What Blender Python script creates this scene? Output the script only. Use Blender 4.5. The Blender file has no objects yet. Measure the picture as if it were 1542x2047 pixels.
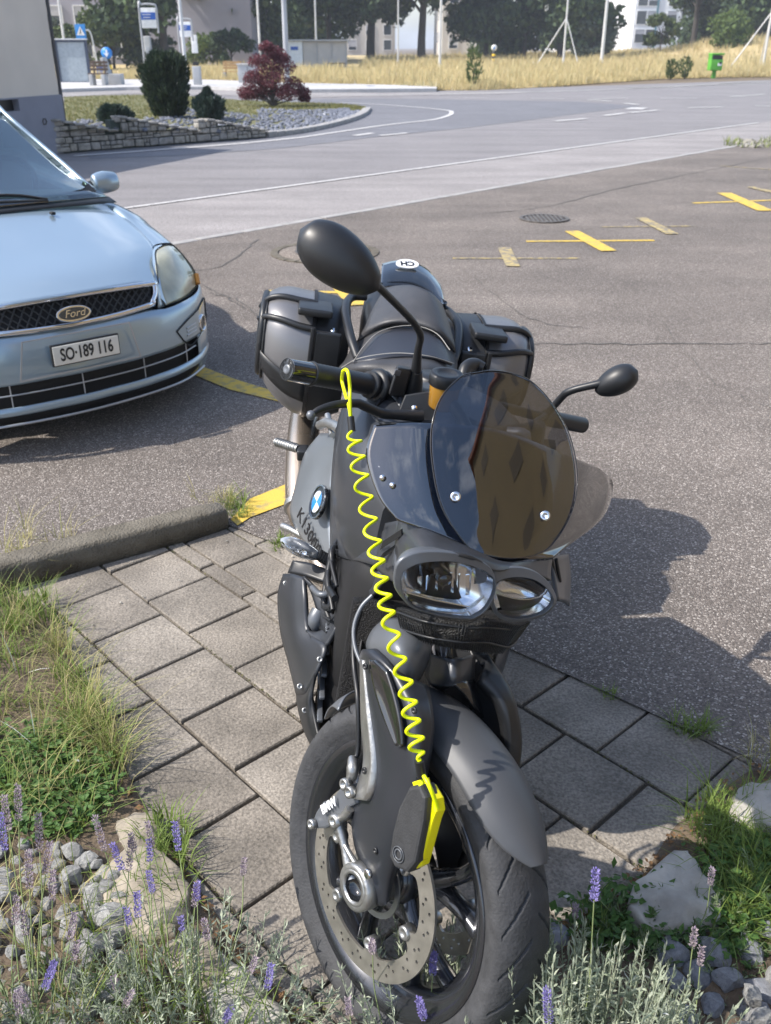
import bpy, bmesh, math, random
import numpy as np
from mathutils import Vector, Matrix, noise
random.seed(7)
SC = bpy.context.scene
# ------------------------------------------------------------ camera
PW, PH, FPX, PITCH, CH = 1542.0, 2047.0, 1830.0, math.radians(26.9), 1.56
cam = bpy.data.cameras.new('camera'); camo = bpy.data.objects.new('camera', cam)
SC.collection.objects.link(camo); SC.camera = camo
camo.location = (0, 0, CH); camo.rotation_euler = (math.radians(90) - PITCH, 0, 0)
cam.sensor_fit = 'VERTICAL'; cam.sensor_height = 24.0; cam.lens = 24.0 * FPX / PH
cam.clip_start = 0.05; cam.clip_end = 3000
cam.dof.use_dof = True; cam.dof.focus_distance = 1.75; cam.dof.aperture_fstop = 5.6
# ------------------------------------------------------------ world + sun
SUNV = Vector((-0.93, -0.15, 1.0)).normalized()
EL = math.asin(SUNV.z); AZ = math.atan2(SUNV.x, SUNV.y)
w = bpy.data.worlds.new('World'); SC.world = w; w.use_nodes = True
nt = w.node_tree; nt.nodes.clear()
sky = nt.nodes.new('ShaderNodeTexSky'); sky.sky_type = 'NISHITA'; sky.sun_disc = False
sky.sun_elevation = EL; sky.sun_rotation = AZ; sky.air_density = 1.0; sky.dust_density = 1.5
tc = nt.nodes.new('ShaderNodeTexCoord'); nz = nt.nodes.new('ShaderNodeTexNoise')
nz.inputs['Scale'].default_value = 3.2; nz.inputs['Detail'].default_value = 9; nz.inputs['Roughness'].default_value = 0.62
cr = nt.nodes.new('ShaderNodeValToRGB'); cr.color_ramp.elements[0].position = 0.53; cr.color_ramp.elements[1].position = 0.80
mx = nt.nodes.new('ShaderNodeMixRGB'); mx.inputs[2].default_value = (7.0, 7.4, 8.2, 1)
mp = nt.nodes.new('ShaderNodeMapping'); mp.inputs['Scale'].default_value = (1, 1, 2.2)
bg = nt.nodes.new('ShaderNodeBackground'); bg.inputs[1].default_value = 0.15
out = nt.nodes.new('ShaderNodeOutputWorld')
L = nt.links.new
L(tc.outputs['Generated'], mp.inputs[0]); L(mp.outputs[0], nz.inputs['Vector']); L(nz.outputs[0], cr.inputs[0])
L(cr.outputs[0], mx.inputs[0]); L(sky.outputs[0], mx.inputs[1]); L(mx.outputs[0], bg.inputs[0]); L(bg.outputs[0], out.inputs[0])
sl = bpy.data.lights.new('sun', 'SUN'); sl.energy = 3.5; sl.angle = math.radians(0.55); sl.color = (1.0, 0.94, 0.86)
so = bpy.data.objects.new('sun', sl); SC.collection.objects.link(so)
so.rotation_euler = (-SUNV).to_track_quat('-Z', 'Y').to_euler()
SC.view_settings.view_transform = 'Standard'; SC.view_settings.look = 'None'
SC.view_settings.exposure = 0.88; SC.view_settings.gamma = 1.0
SC.render.engine = 'CYCLES'
# ------------------------------------------------------------ camera geometry helpers: a photo pixel put at its own real depth
CP_, SP_ = math.cos(PITCH), math.sin(PITCH)
def ray(px, py):
    u = (px - PW / 2) / FPX; v = (py - PH / 2) / FPX
    return Vector((u, CP_ - v * SP_, -SP_ - v * CP_))
def G(px, py, z=0.0):                      # point at height z
    d = ray(px, py); t = (z - CH) / d.z
    return Vector((d.x * t, d.y * t, z))
def W(px, py, y):                          # point at depth y
    d = ray(px, py); t = y / d.y
    return Vector((d.x * t, y, CH + d.z * t))
def Q(px, py, P0, n, off=0.0):             # point on a plane
    d = ray(px, py); O = Vector((0, 0, CH)); P1 = P0 + n * off
    t = (P1 - O).dot(n) / d.dot(n)
    return O + d * t
# bike frame and car frame
BO = Vector((-.085, 2.70, 0)); _ph = math.radians(9); hf = Vector((.06, -.998, 0)); lf = Vector((.998, .06, 0)); ZZ = Vector((0, 0, 1))
lfp = lf * math.cos(_ph) - ZZ * math.sin(_ph); upb = ZZ * math.cos(_ph) + lf * math.sin(_ph)
def B(f, l, u): return BO + hf * f + lfp * l + upb * u
CO = Vector((-1.3, 3.76, 0)); _ps = math.radians(40)
lcv = Vector((math.cos(_ps), math.sin(_ps), 0)); hcv = Vector((math.sin(_ps), -math.cos(_ps), 0))
def C(f, l, z): return CO + hcv * f + lcv * l + ZZ * z
# front wheel frame
WC = Vector((.033, 1.134, .288)); _th, _le = math.radians(36.7), math.radians(16.3)
WH = Vector((math.sin(_th), -math.cos(_th), 0)); _r = Vector((-math.cos(_th), -math.sin(_th), 0))
WR = _r * math.cos(_le) + ZZ * math.sin(_le); WU = ZZ * math.cos(_le) - _r * math.sin(_le)
def FW(h, r, u): return WC + WH * h + WR * r + WU * u
# ------------------------------------------------------------ materials
MATS = {}
def mat(name, col, rough=0.6, metal=0.0, var=0.12, scale=8.0, bump=0.0, bscale=60.0, coat=0.0, spec=0.5, col2=None, emit=None, trans=0.0, detail=6, sheen=0):
    if name in MATS: return MATS[name]
    m = bpy.data.materials.new(name); m.use_nodes = True; t = m.node_tree; b = t.nodes['Principled BSDF']
    tcn = t.nodes.new('ShaderNodeTexCoord'); n = t.nodes.new('ShaderNodeTexNoise')
    n.inputs['Scale'].default_value = scale; n.inputs['Detail'].default_value = detail
    r = t.nodes.new('ShaderNodeValToRGB'); r.color_ramp.elements[0].position = .3; r.color_ramp.elements[1].position = .7
    c2 = col2 if col2 else tuple(min(1, c * (1 + var)) for c in col)
    c1 = tuple(c * (1 - var) for c in col) if not col2 else col
    r.color_ramp.elements[0].color = (*c1, 1); r.color_ramp.elements[1].color = (*c2, 1)
    t.links.new(tcn.outputs['Object'], n.inputs['Vector']); t.links.new(n.outputs[0], r.inputs[0]); t.links.new(r.outputs[0], b.inputs['Base Color'])
    b.inputs['Metallic'].default_value = metal
    b.inputs['Specular IOR Level'].default_value = spec
    b.inputs['Coat Weight'].default_value = coat; b.inputs['Coat Roughness'].default_value = 0.05
    b.inputs['Transmission Weight'].default_value = trans
    mr = t.nodes.new('ShaderNodeMapRange'); mr.inputs['To Min'].default_value = max(0, rough * .8); mr.inputs['To Max'].default_value = min(1, rough * 1.2)
    t.links.new(n.outputs[0], mr.inputs[0]); t.links.new(mr.outputs[0], b.inputs['Roughness'])
    if bump > 0:
        n2 = t.nodes.new('ShaderNodeTexNoise'); n2.inputs['Scale'].default_value = bscale; n2.inputs['Detail'].default_value = 5
        bp = t.nodes.new('ShaderNodeBump'); bp.inputs['Strength'].default_value = bump; bp.inputs['Distance'].default_value = .01
        t.links.new(tcn.outputs['Object'], n2.inputs['Vector']); t.links.new(n2.outputs[0], bp.inputs['Height']); t.links.new(bp.outputs[0], b.inputs['Normal'])
    MATS[name] = m; return m
def asphalt(name, base, speck, sscale=140.0, amount=.5, patch=.25, stain=1.0):
    m = bpy.data.materials.new(name); m.use_nodes = True; t = m.node_tree; b = t.nodes['Principled BSDF']; N = t.nodes.new; K = t.links.new
    tcn = N('ShaderNodeTexCoord')
    v = N('ShaderNodeTexVoronoi'); v.inputs['Scale'].default_value = sscale; K(tcn.outputs['Object'], v.inputs['Vector'])
    sx = N('ShaderNodeSeparateColor'); K(v.outputs['Color'], sx.inputs[0])
    r = N('ShaderNodeValToRGB'); e = r.color_ramp.elements
    e[0].position = 0; e[0].color = (*[c * .55 for c in base], 1); e[1].position = 1; e[1].color = (*speck, 1)
    a = r.color_ramp.elements.new(.45); a.color = (*base, 1); a = r.color_ramp.elements.new(.80); a.color = (*[c * 1.2 for c in base], 1)
    a = r.color_ramp.elements.new(.93); a.color = (*[(c * 1.2 + s) / 2 for c, s in zip(base, speck)], 1)
    K(sx.outputs[0], r.inputs[0])
    n1 = N('ShaderNodeTexNoise'); n1.inputs['Scale'].default_value = .9; n1.inputs['Detail'].default_value = 8; n1.inputs['Roughness'].default_value = .65; K(tcn.outputs['Object'], n1.inputs['Vector'])
    mr = N('ShaderNodeMapRange'); mr.inputs['From Min'].default_value = .3; mr.inputs['From Max'].default_value = .7
    mr.inputs['To Min'].default_value = 1 - patch; mr.inputs['To Max'].default_value = 1 + patch * .6; K(n1.outputs[0], mr.inputs[0])
    mpn = N('ShaderNodeMapping'); mpn.inputs['Scale'].default_value = (.25, 1.6, 1); mpn.inputs['Rotation'].default_value = (0, 0, -.3); K(tcn.outputs['Object'], mpn.inputs[0])
    n3 = N('ShaderNodeTexNoise'); n3.inputs['Scale'].default_value = 1.3; n3.inputs['Detail'].default_value = 5; K(mpn.outputs[0], n3.inputs['Vector'])
    mr3 = N('ShaderNodeMapRange'); mr3.inputs['From Min'].default_value = .35; mr3.inputs['From Max'].default_value = .65; mr3.inputs['To Min'].default_value = 1 - .12 * stain; mr3.inputs['To Max'].default_value = 1 + .08 * stain; K(n3.outputs[0], mr3.inputs[0])
    mu = N('ShaderNodeMath'); mu.operation = 'MULTIPLY'; K(mr.outputs[0], mu.inputs[0]); K(mr3.outputs[0], mu.inputs[1])
    vm = N('ShaderNodeVectorMath'); vm.operation = 'SCALE'; K(r.outputs[0], vm.inputs[0]); K(mu.outputs[0], vm.inputs['Scale'])
    K(vm.outputs[0], b.inputs['Base Color']); b.inputs['Roughness'].default_value = .85
    bp = N('ShaderNodeBump'); bp.inputs['Strength'].default_value = amount; bp.inputs['Distance'].default_value = .004
    K(v.outputs['Distance'], bp.inputs['Height']); bp.invert = True; K(bp.outputs[0], b.inputs['Normal'])
    MATS[name] = m; return m
def island(name, cols, rough=.9, bump=.4, bscale=90, fine=120, fvar=.3, trans=0.0, big=0.0):
    """colour random per mesh island"""
    m = bpy.data.materials.new(name); m.use_nodes = True; t = m.node_tree; b = t.nodes['Principled BSDF']; N = t.nodes.new; K = t.links.new
    g = N('ShaderNodeNewGeometry'); r = N('ShaderNodeValToRGB'); e = r.color_ramp.elements
    for i, c in enumerate(cols):
        p = i / max(1, len(cols) - 1)
        x = e[0] if i == 0 else (e[1] if i == len(cols) - 1 and len(cols) > 1 else e.new(p))
        x.position = p; x.color = (*c, 1)
    K(g.outputs['Random Per Island'], r.inputs[0])
    tcn = N('ShaderNodeTexCoord'); n = N('ShaderNodeTexNoise'); n.inputs['Scale'].default_value = fine; n.inputs['Detail'].default_value = 4; K(tcn.outputs['Object'], n.inputs['Vector'])
    mr = N('ShaderNodeMapRange'); mr.inputs['From Min'].default_value = .3; mr.inputs['From Max'].default_value = .7; mr.inputs['To Min'].default_value = 1 - fvar; mr.inputs['To Max'].default_value = 1 + fvar; K(n.outputs[0], mr.inputs[0])
    src = mr.outputs[0]
    if big > 0:
        n2 = N('ShaderNodeTexNoise'); n2.inputs['Scale'].default_value = 5; n2.inputs['Detail'].default_value = 6; K(tcn.outputs['Object'], n2.inputs['Vector'])
        m2 = N('ShaderNodeMapRange'); m2.inputs['From Min'].default_value = .35; m2.inputs['From Max'].default_value = .65; m2.inputs['To Min'].default_value = 1 - big; m2.inputs['To Max'].default_value = 1 + big; K(n2.outputs[0], m2.inputs[0])
        mu = N('ShaderNodeMath'); mu.operation = 'MULTIPLY'; K(src, mu.inputs[0]); K(m2.outputs[0], mu.inputs[1]); src = mu.outputs[0]
    vm = N('ShaderNodeVectorMath'); vm.operation = 'SCALE'; K(r.outputs[0], vm.inputs[0]); K(src, vm.inputs['Scale']); K(vm.outputs[0], b.inputs['Base Color'])
    b.inputs['Roughness'].default_value = rough
    if bump > 0:
        n3 = N('ShaderNodeTexNoise'); n3.inputs['Scale'].default_value = bscale; n3.inputs['Detail'].default_value = 6; K(tcn.outputs['Object'], n3.inputs['Vector'])
        bp = N('ShaderNodeBump'); bp.inputs['Strength'].default_value = bump; bp.inputs['Distance'].default_value = .006; K(n3.outputs[0], bp.inputs['Height']); K(bp.outputs[0], b.inputs['Normal'])
    if trans > 0:
        tr = N('ShaderNodeBsdfTranslucent'); K(vm.outputs[0], tr.inputs[0]); mxs = N('ShaderNodeMixShader'); mxs.inputs[0].default_value = trans
        o = t.nodes['Material Output']; K(b.outputs[0], mxs.inputs[1]); K(tr.outputs[0], mxs.inputs[2]); K(mxs.outputs[0], o.inputs[0])
    MATS[name] = m; return m
def glass(name, tint, ior=1.6, rough=.02):
    m = bpy.data.materials.new(name); m.use_nodes = True; t = m.node_tree; N = t.nodes.new; K = t.links.new; t.nodes.clear()
    tr = N('ShaderNodeBsdfTransparent'); tr.inputs[0].default_value = (*tint, 1)
    gl = N('ShaderNodeBsdfGlossy'); gl.inputs['Roughness'].default_value = rough
    lw = N('ShaderNodeLayerWeight'); lw.inputs[0].default_value = .5; f0 = ((ior - 1) / (ior + 1)) ** 2
    pw = N('ShaderNodeMath'); pw.operation = 'POWER'; pw.inputs[1].default_value = 4.0; K(lw.outputs['Facing'], pw.inputs[0])
    fr = N('ShaderNodeMapRange'); fr.inputs['To Min'].default_value = f0; fr.inputs['To Max'].default_value = .95; K(pw.outputs[0], fr.inputs[0])
    mxs = N('ShaderNodeMixShader'); o = N('ShaderNodeOutputMaterial')
    K(fr.outputs[0], mxs.inputs[0]); K(tr.outputs[0], mxs.inputs[1]); K(gl.outputs[0], mxs.inputs[2]); K(mxs.outputs[0], o.inputs[0])
    MATS[name] = m; return m
# ------------------------------------------------------------ mesh helpers
def catmull(pts, n):
    P = [Vector(p) for p in pts]
    if len(P) < 3:
        return [P[0].lerp(P[-1], i / n) for i in range(n + 1)]
    P = [P[0] * 2 - P[1]] + P + [P[-1] * 2 - P[-2]]
    o = []
    for i in range(1, len(P) - 2):
        a, b, c, d = P[i - 1:i + 3]
        for k in range(n):
            t = k / n
            o.append(.5 * ((2 * b) + (c - a) * t + (2 * a - 5 * b + 4 * c - d) * t * t + (3 * b - a - 3 * c + d) * t ** 3))
    o.append(P[-2].copy()); return o
class MB:
    def __init__(s): s.v = []; s.f = []; s.sm = []
    def add(s, vs, fs, smooth=True):
        o = len(s.v); s.v += [Vector(v) for v in vs]; s.f += [[i + o for i in f] for f in fs]; s.sm += [smooth] * len(fs); return s
    def box(s, c, X, Y, Z, sx, sy, sz, bev=0.0):
        c = Vector(c); X, Y, Z = Vector(X), Vector(Y), Vector(Z)
        if bev <= 0:
            vs = [c + X * sx / 2 * a + Y * sy / 2 * b + Z * sz / 2 * d for a in (-1, 1) for b in (-1, 1) for d in (-1, 1)]
            return s.add(vs, [[0, 1, 3, 2], [4, 6, 7, 5], [0, 4, 5, 1], [2, 3, 7, 6], [0, 2, 6, 4], [1, 5, 7, 3]], False)
        bm = bmesh.new(); bmesh.ops.create_cube(bm, size=1)
        for v in bm.verts: v.co = Vector((v.co.x * sx, v.co.y * sy, v.co.z * sz))
        bmesh.ops.bevel(bm, geom=bm.edges[:], offset=bev, segments=3, affect='EDGES', profile=.6)
        bm.verts.index_update()
        s.add([c + X * v.co.x + Y * v.co.y + Z * v.co.z for v in bm.verts], [[v.index for v in f.verts] for f in bm.faces], True); bm.free(); return s
    def abox(s, x0, x1, y0, y1, z0, z1, bev=0.0):
        return s.box(((x0 + x1) / 2, (y0 + y1) / 2, (z0 + z1) / 2), (1, 0, 0), (0, 1, 0), (0, 0, 1), abs(x1 - x0), abs(y1 - y0), abs(z1 - z0), bev)
    def tube(s, pts, r, n=10, sub=1, caps=True, flat=1.0, flatdir=None):
        P = catmull(pts, sub) if sub > 1 else [Vector(p) for p in pts]
        m = len(P); R = r if isinstance(r, (list, tuple)) else [r, r]
        t0 = None; rings = []
        for i, p in enumerate(P):
            t = (P[min(i + 1, m - 1)] - P[max(i - 1, 0)]).normalized()
            if t0 is None:
                a = Vector(flatdir) if flatdir is not None else (Vector((0, 0, 1)) if abs(t.z) < .9 else Vector((1, 0, 0)))
                nrm = (a - t * a.dot(t)).normalized()
            else:
                nrm = (nrm - t * nrm.dot(t)).normalized()
            t0 = t; bn = t.cross(nrm)
            q = i / (m - 1) * (len(R) - 1); k = min(int(q), len(R) - 2); rr = R[k] + (R[k + 1] - R[k]) * (q - k)
            rings.append([p + nrm * math.cos(2 * math.pi * j / n) * rr * flat + bn * math.sin(2 * math.pi * j / n) * rr for j in range(n)])
        vs = [v for g in rings for v in g]; fs = []
        for i in range(m - 1):
            for j in range(n): fs.append([i * n + j, i * n + (j + 1) % n, (i + 1) * n + (j + 1) % n, (i + 1) * n + j])
        s.add(vs, fs, True)
        if caps:
            s.add(rings[0], [list(range(n))[::-1]], False); s.add(rings[-1], [list(range(n))], False)
        return s
    def cyl(s, a, b, r, r2=None, n=24):
        return s.tube([a, b], [r, r if r2 is None else r2], n=n)
    def lathe(s, prof, Oc, A, n=48, closed=False, X=None):
        """prof: (along axis, radius)"""
        A = Vector(A).normalized(); X = Vector(X) if X is not None else (Vector((0, 0, 1)) if abs(A.z) < .9 else Vector((1, 0, 0)))
        X = (X - A * X.dot(A)).normalized(); Yv = A.cross(X); Oc = Vector(Oc); m = len(prof)
        vs = [Oc + A * a + (X * math.cos(2 * math.pi * j / n) + Yv * math.sin(2 * math.pi * j / n)) * r for (a, r) in prof for j in range(n)]
        fs = []
        for i in range(m if closed else m - 1):
            k = (i + 1) % m
            for j in range(n): fs.append([i * n + j, i * n + (j + 1) % n, k * n + (j + 1) % n, k * n + j])
        return s.add(vs, fs, True)
    def sheet(s, rows, nu=5, nv=5, thick=0.0, away=None, smooth=True):
        """rows of control points -> smooth sheet with thickness (behind it, along -normal)"""
        g = [catmull(r, nu) for r in rows]; g = list(zip(*[catmull(list(c), nv) for c in zip(*g)]))
        R, Cn = len(g), len(g[0])
        def idx(i, j): return i * Cn + j
        vs = [p for r in g for p in r]; fs = [[idx(i, j), idx(i, j + 1), idx(i + 1, j + 1), idx(i + 1, j)] for i in range(R - 1) for j in range(Cn - 1)]
        if thick == 0: return s.add(vs, fs, smooth)
        N = []
        for i in range(R):
            for j in range(Cn):
                du = g[i][min(j + 1, Cn - 1)] - g[i][max(j - 1, 0)]; dv = g[min(i + 1, R - 1)][j] - g[max(i - 1, 0)][j]
                n = du.cross(dv); N.append(n.normalized() if n.length > 1e-12 else Vector((0, 0, 1)))
        a = Vector(away) if away is not None else (sum(vs, Vector()) / len(vs) - Vector((0, 0, CH)))
        sg = 1 if sum(n.dot(a) for n in N) > 0 else -1
        back = [p + n * sg * thick for p, n in zip(vs, N)]; K = len(vs)
        fb = [[K + i for i in f[::-1]] for f in fs]; side = []
        for j in range(Cn - 1): side += [[idx(0, j + 1), idx(0, j), K + idx(0, j), K + idx(0, j + 1)], [idx(R - 1, j), idx(R - 1, j + 1), K + idx(R - 1, j + 1), K + idx(R - 1, j)]]
        for i in range(R - 1): side += [[idx(i, 0), idx(i + 1, 0), K + idx(i + 1, 0), K + idx(i, 0)], [idx(i + 1, Cn - 1), idx(i, Cn - 1), K + idx(i, Cn - 1), K + idx(i + 1, Cn - 1)]]
        s.add(vs + back, fs + fb + side, smooth); return s
    def loft(s, rings, caps=True, sub=1, start=True):
        if sub > 1: rings = list(zip(*[catmull(list(c), sub) for c in zip(*rings)]))
        n = len(rings[0]); vs = [Vector(v) for r in rings for v in r]; fs = []
        for i in range(len(rings) - 1):
            for j in range(n): fs.append([i * n + j, i * n + (j + 1) % n, (i + 1) * n + (j + 1) % n, (i + 1) * n + j])
        s.add(vs, fs, True)
        if caps and start: s.add(rings[0], [list(range(n))[::-1]], False)
        if caps: s.add(rings[-1], [list(range(n))], False)
        return s
    def plate(s, outline, holes, thick, O, X, Y, bev=0.0):
        cu = bpy.data.curves.new('tmp', 'CURVE'); cu.dimensions = '2D'; cu.fill_mode = 'BOTH'; cu.extrude = thick / 2; cu.bevel_depth = bev; cu.bevel_resolution = 1
        for pl in [outline] + holes:
            sp = cu.splines.new('POLY'); sp.points.add(len(pl) - 1); sp.use_cyclic_u = True
            for p, q in zip(sp.points, pl): p.co = (q[0], q[1], 0, 1)
        ob = bpy.data.objects.new('tmp', cu); me = ob.to_mesh(); O, X, Y = Vector(O), Vector(X).normalized(), Vector(Y).normalized(); N = X.cross(Y)
        s.add([O + X * v.co.x + Y * v.co.y + N * v.co.z for v in me.vertices], [list(p.vertices) for p in me.polygons], False)
        ob.to_mesh_clear(); bpy.data.objects.remove(ob); bpy.data.curves.remove(cu); return s
    def polyplate(s, pts, n, thick, bev=0.0):
        """prism through planar world points, thickness towards -n"""
        pts = [Vector(p) for p in pts]; c = sum(pts, Vector()) / len(pts); n = Vector(n).normalized()
        X = (pts[1] - pts[0]); X = (X - n * X.dot(n)).normalized(); Y = n.cross(X)
        return s.plate([((p - c).dot(X), (p - c).dot(Y)) for p in pts], [], max(thick - 2 * bev, .0005), c - n * thick / 2, X, Y, bev)
    def text(s, txt, size, O, X, Y, ext=.0015, shear=0.0, align='CENTER', sx=1.0, bold=0.0):
        cu = bpy.data.curves.new('tmp', 'FONT'); cu.body = txt; cu.size = size; cu.extrude = ext; cu.shear = shear; cu.align_x = align; cu.align_y = 'CENTER'; cu.offset = bold
        ob = bpy.data.objects.new('tmp', cu); me = ob.to_mesh(); O, X, Y = Vector(O), Vector(X).normalized(), Vector(Y).normalized(); N = X.cross(Y)
        s.add([O + X * v.co.x * sx + Y * v.co.y + N * v.co.z for v in me.vertices], [list(p.vertices) for p in me.polygons], False)
        ob.to_mesh_clear(); bpy.data.objects.remove(ob); bpy.data.curves.remove(cu); return s
    def build(s, name, m, parent=None, smooth=None, fix=False):
        me = bpy.data.meshes.new(name); me.from_pydata([tuple(v) for v in s.v], [], s.f)
        me.polygons.foreach_set('use_smooth', s.sm if smooth is None else [smooth] * len(s.f))
        me.materials.append(MATS[m] if isinstance(m, str) else m); me.update()
        o = bpy.data.objects.new(name, me); SC.collection.objects.link(o)
        if fix:
            bm = bmesh.new(); bm.from_mesh(me); bmesh.ops.remove_doubles(bm, verts=bm.verts, dist=1e-5); bmesh.ops.recalc_face_normals(bm, faces=bm.faces); bm.to_mesh(me); bm.free()
        if parent is not None:
            o.parent = parent
            if parent.type == 'EMPTY': o.matrix_parent_inverse = parent_world(parent).inverted()
            else: o.matrix_parent_inverse = Matrix.Identity(4)
        return o
def parent_world(p): return Matrix.Translation(p.location) @ p.rotation_euler.to_matrix().to_4x4()
def tag(o, label, cat, group=None, kind=None):
    if kind: o['kind'] = kind
    if label: o['label'] = label
    if cat: o['category'] = cat
    if group: o['group'] = group
    return o
def empty(name, loc, label, cat, group=None):
    o = bpy.data.objects.new(name, None); SC.collection.objects.link(o); o.location = loc; o.empty_display_size = .1
    return tag(o, label, cat, group)
def struct(name, mb, m): return tag(mb.build(name, m), None, None, None, 'structure')
def circle(r, n=32, cx=0, cy=0, sy=1.0): return [(cx + r * math.cos(2 * math.pi * i / n), cy + r * sy * math.sin(2 * math.pi * i / n)) for i in range(n)]
def flatpoly(pts, z):
    return MB().add([Vector((p[0], p[1], z)) for p in pts], [list(range(len(pts)))], False)
def copytree(o, M, label=None):
    """copy a thing and its children, moved by matrix M (world)"""
    def rec(src, par):
        c = src.copy(); SC.collection.objects.link(c); c.parent = par
        for ch in [x for x in KIDS.get(src.name, [])]: rec(ch, c)
        return c
    KIDS = {}
    for x in bpy.data.objects:
        if x.parent: KIDS.setdefault(x.parent.name, []).append(x)
    c = rec(o, None); c.matrix_world = M @ (Matrix.Translation(o.location) @ o.rotation_euler.to_matrix().to_4x4()); 
    if label: c['label'] = label
    return c
# ============================================================ GROUND AND ROADS
asphalt('parking_asphalt', (.155, .132, .115), (.50, .455, .41), 210, .8, .26)
asphalt('road_asphalt', (.215, .202, .204), (.30, .29, .29), 160, .3, .10, 1.0)
asphalt('dark_asphalt', (.16, .16, .175), (.24, .24, .255), 160, .3, .10, .7)
asphalt('pavement_asphalt', (.27, .25, .243), (.38, .365, .36), 160, .3, .14, 1.1)
mat('dry_soil', (.16, .12, .075), .95, var=.3, scale=4, bump=.6)
mat('bed_soil', (.085, .062, .042), .95, col2=(.16, .12, .08), scale=14, bump=1, bscale=70)
mat('concrete_light', (.46, .45, .44), .85, var=.12, scale=5, bump=.2)
mat('kerb_stone', (.32, .31, .30), .85, var=.2, scale=9, bump=.4, bscale=40)
mat('kerb_concrete', (.09, .078, .058), .95, col2=(.19, .17, .135), scale=11, bump=1.0, bscale=120)
mat('lawn_soil', (.10, .11, .04), .95, col2=(.18, .16, .07), scale=3, bump=.4)
def worn(name, paint, under, lo=.3, hi=.6):
    m = mat(name, under, .8, col2=paint, scale=22, bump=.3, bscale=150, detail=12)
    r = [n for n in m.node_tree.nodes if n.type == 'VALTORGB'][0]; r.color_ramp.elements[0].position = lo; r.color_ramp.elements[1].position = hi; return m
worn('yellow_paint', (.62, .43, .07), (.32, .26, .12), .33, .50); worn('yellow_faded', (.50, .39, .15), (.17, .155, .14), .38, .66); worn('white_paint', (.55, .54, .53), (.3, .29, .29), .3, .48)
struct('ground', flatpoly([(-1500, -300), (1500, -300), (1500, 2200), (-1500, 2200)], -.02), 'dry_soil')
struct('road', flatpoly([(-80, 6), (90, 6), (90, 58.6), (26, 58.6), (2.1, 40.6), (-80, 44)], .0), 'road_asphalt')
k0, k1 = G(360, 487), G(1460, 295); kd = (k1 - k0).normalized()
w0, w1 = G(250, 418), G(1400, 262); wd = (w1 - w0).normalized()
def ext(a, d, t): return a + d * t
struct('footpath', flatpoly([ext(k0, kd, -20), ext(k1, kd, 30), ext(w1, wd, 30), ext(w0, wd, -20)], .004), 'pavement_asphalt')
# parking lot: reaches the slab edge, leaves the slabbed bay open
e0, e1, e2, e3 = G(455, 1045), G(545, 1088), G(1149, 1359), G(1503, 1523)
kb0, kb1 = G(-260, 1245), G(452, 1050)
struct('parking_lot', flatpoly([ext(k0, kd, -20), kb0 + Vector((-6, -9, 0)), kb0, kb1, e1, e2, e3, e3 + Vector((.05, -.25, 0)), Vector((14, 1.0, 0)), ext(k1, kd, 14)], .008), 'parking_asphalt')
struct('dark_asphalt', flatpoly([G(*p) for p in [(180, 318), (350, 312), (560, 297), (771, 272), (940, 255), (1090, 236), (1280, 212), (1150, 203), (960, 200), (771, 197), (600, 198), (300, 205), (150, 240)]], .004), 'dark_asphalt')
struct('bus_bay', flatpoly([G(*p) for p in [(100, 196), (260, 187), (410, 190), (600, 196), (771, 192), (1000, 188), (1080, 184), (873, 184), (771, 187), (560, 180), (300, 168), (100, 172)]], .009), 'pavement_asphalt')
m = MB(); pf = [G(*p) for p in [(100, 186), (250, 181), (420, 180), (600, 186), (873, 184)]]; pb = [G(*p) for p in [(100, 163), (250, 164), (420, 165), (600, 172), (873, 178)]]
for i in range(4):
    a, b, c, d = pf[i], pf[i + 1], pb[i + 1], pb[i]; z = Vector((0, 0, .13))
    m.add([a, b, c, d, a + z, b + z, c + z, d + z], [[4, 5, 6, 7], [0, 1, 5, 4], [3, 7, 6, 2]] + ([[0, 4, 7, 3]] if i == 0 else []) + ([[1, 2, 6, 5]] if i == 3 else []), False)
struct('bus_platform_kerb', m, 'concrete_light')
# kerb stones along the footpath edges
m = MB(); n = 60; tot = (ext(k1, kd, 8) - ext(k0, kd, -12)).length; a0 = ext(k0, kd, -12); per = Vector((-kd.y, kd.x, 0))
for i in range(n):
    s0, s1 = tot * i / n + .012, tot * (i + 1) / n - .012
    m.box(a0 + kd * ((s0 + s1) / 2) + Vector((0, 0, .004)) + per * random.uniform(-.008, .008), kd, per, ZZ, s1 - s0, .10, .018 + random.uniform(-.004, .004), .004)
struct('edge_stones', m, 'kerb_stone')
def strip(pts, wd_, z, nm, mt, jit=0.0):
    P = [Vector((p[0], p[1], 0)) for p in pts]; m = MB()
    vs = []
    for i, p in enumerate(P):
        t = (P[min(i + 1, len(P) - 1)] - P[max(i - 1, 0)]).normalized(); q = Vector((-t.y, t.x, 0)); ww = wd_ * (1 + random.uniform(-jit, jit))
        vs += [p + q * ww / 2 + Vector((0, 0, z)), p - q * ww / 2 + Vector((0, 0, z))]
    m.add(vs, [[2 * i, 2 * i + 1, 2 * i + 3, 2 * i + 2] for i in range(len(P) - 1)], False); return struct(nm, m, mt)
strip([ext(w0, wd, -14), ext(w1, wd, 3)], .08, .0125, 'road_marking', 'white_paint')
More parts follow.
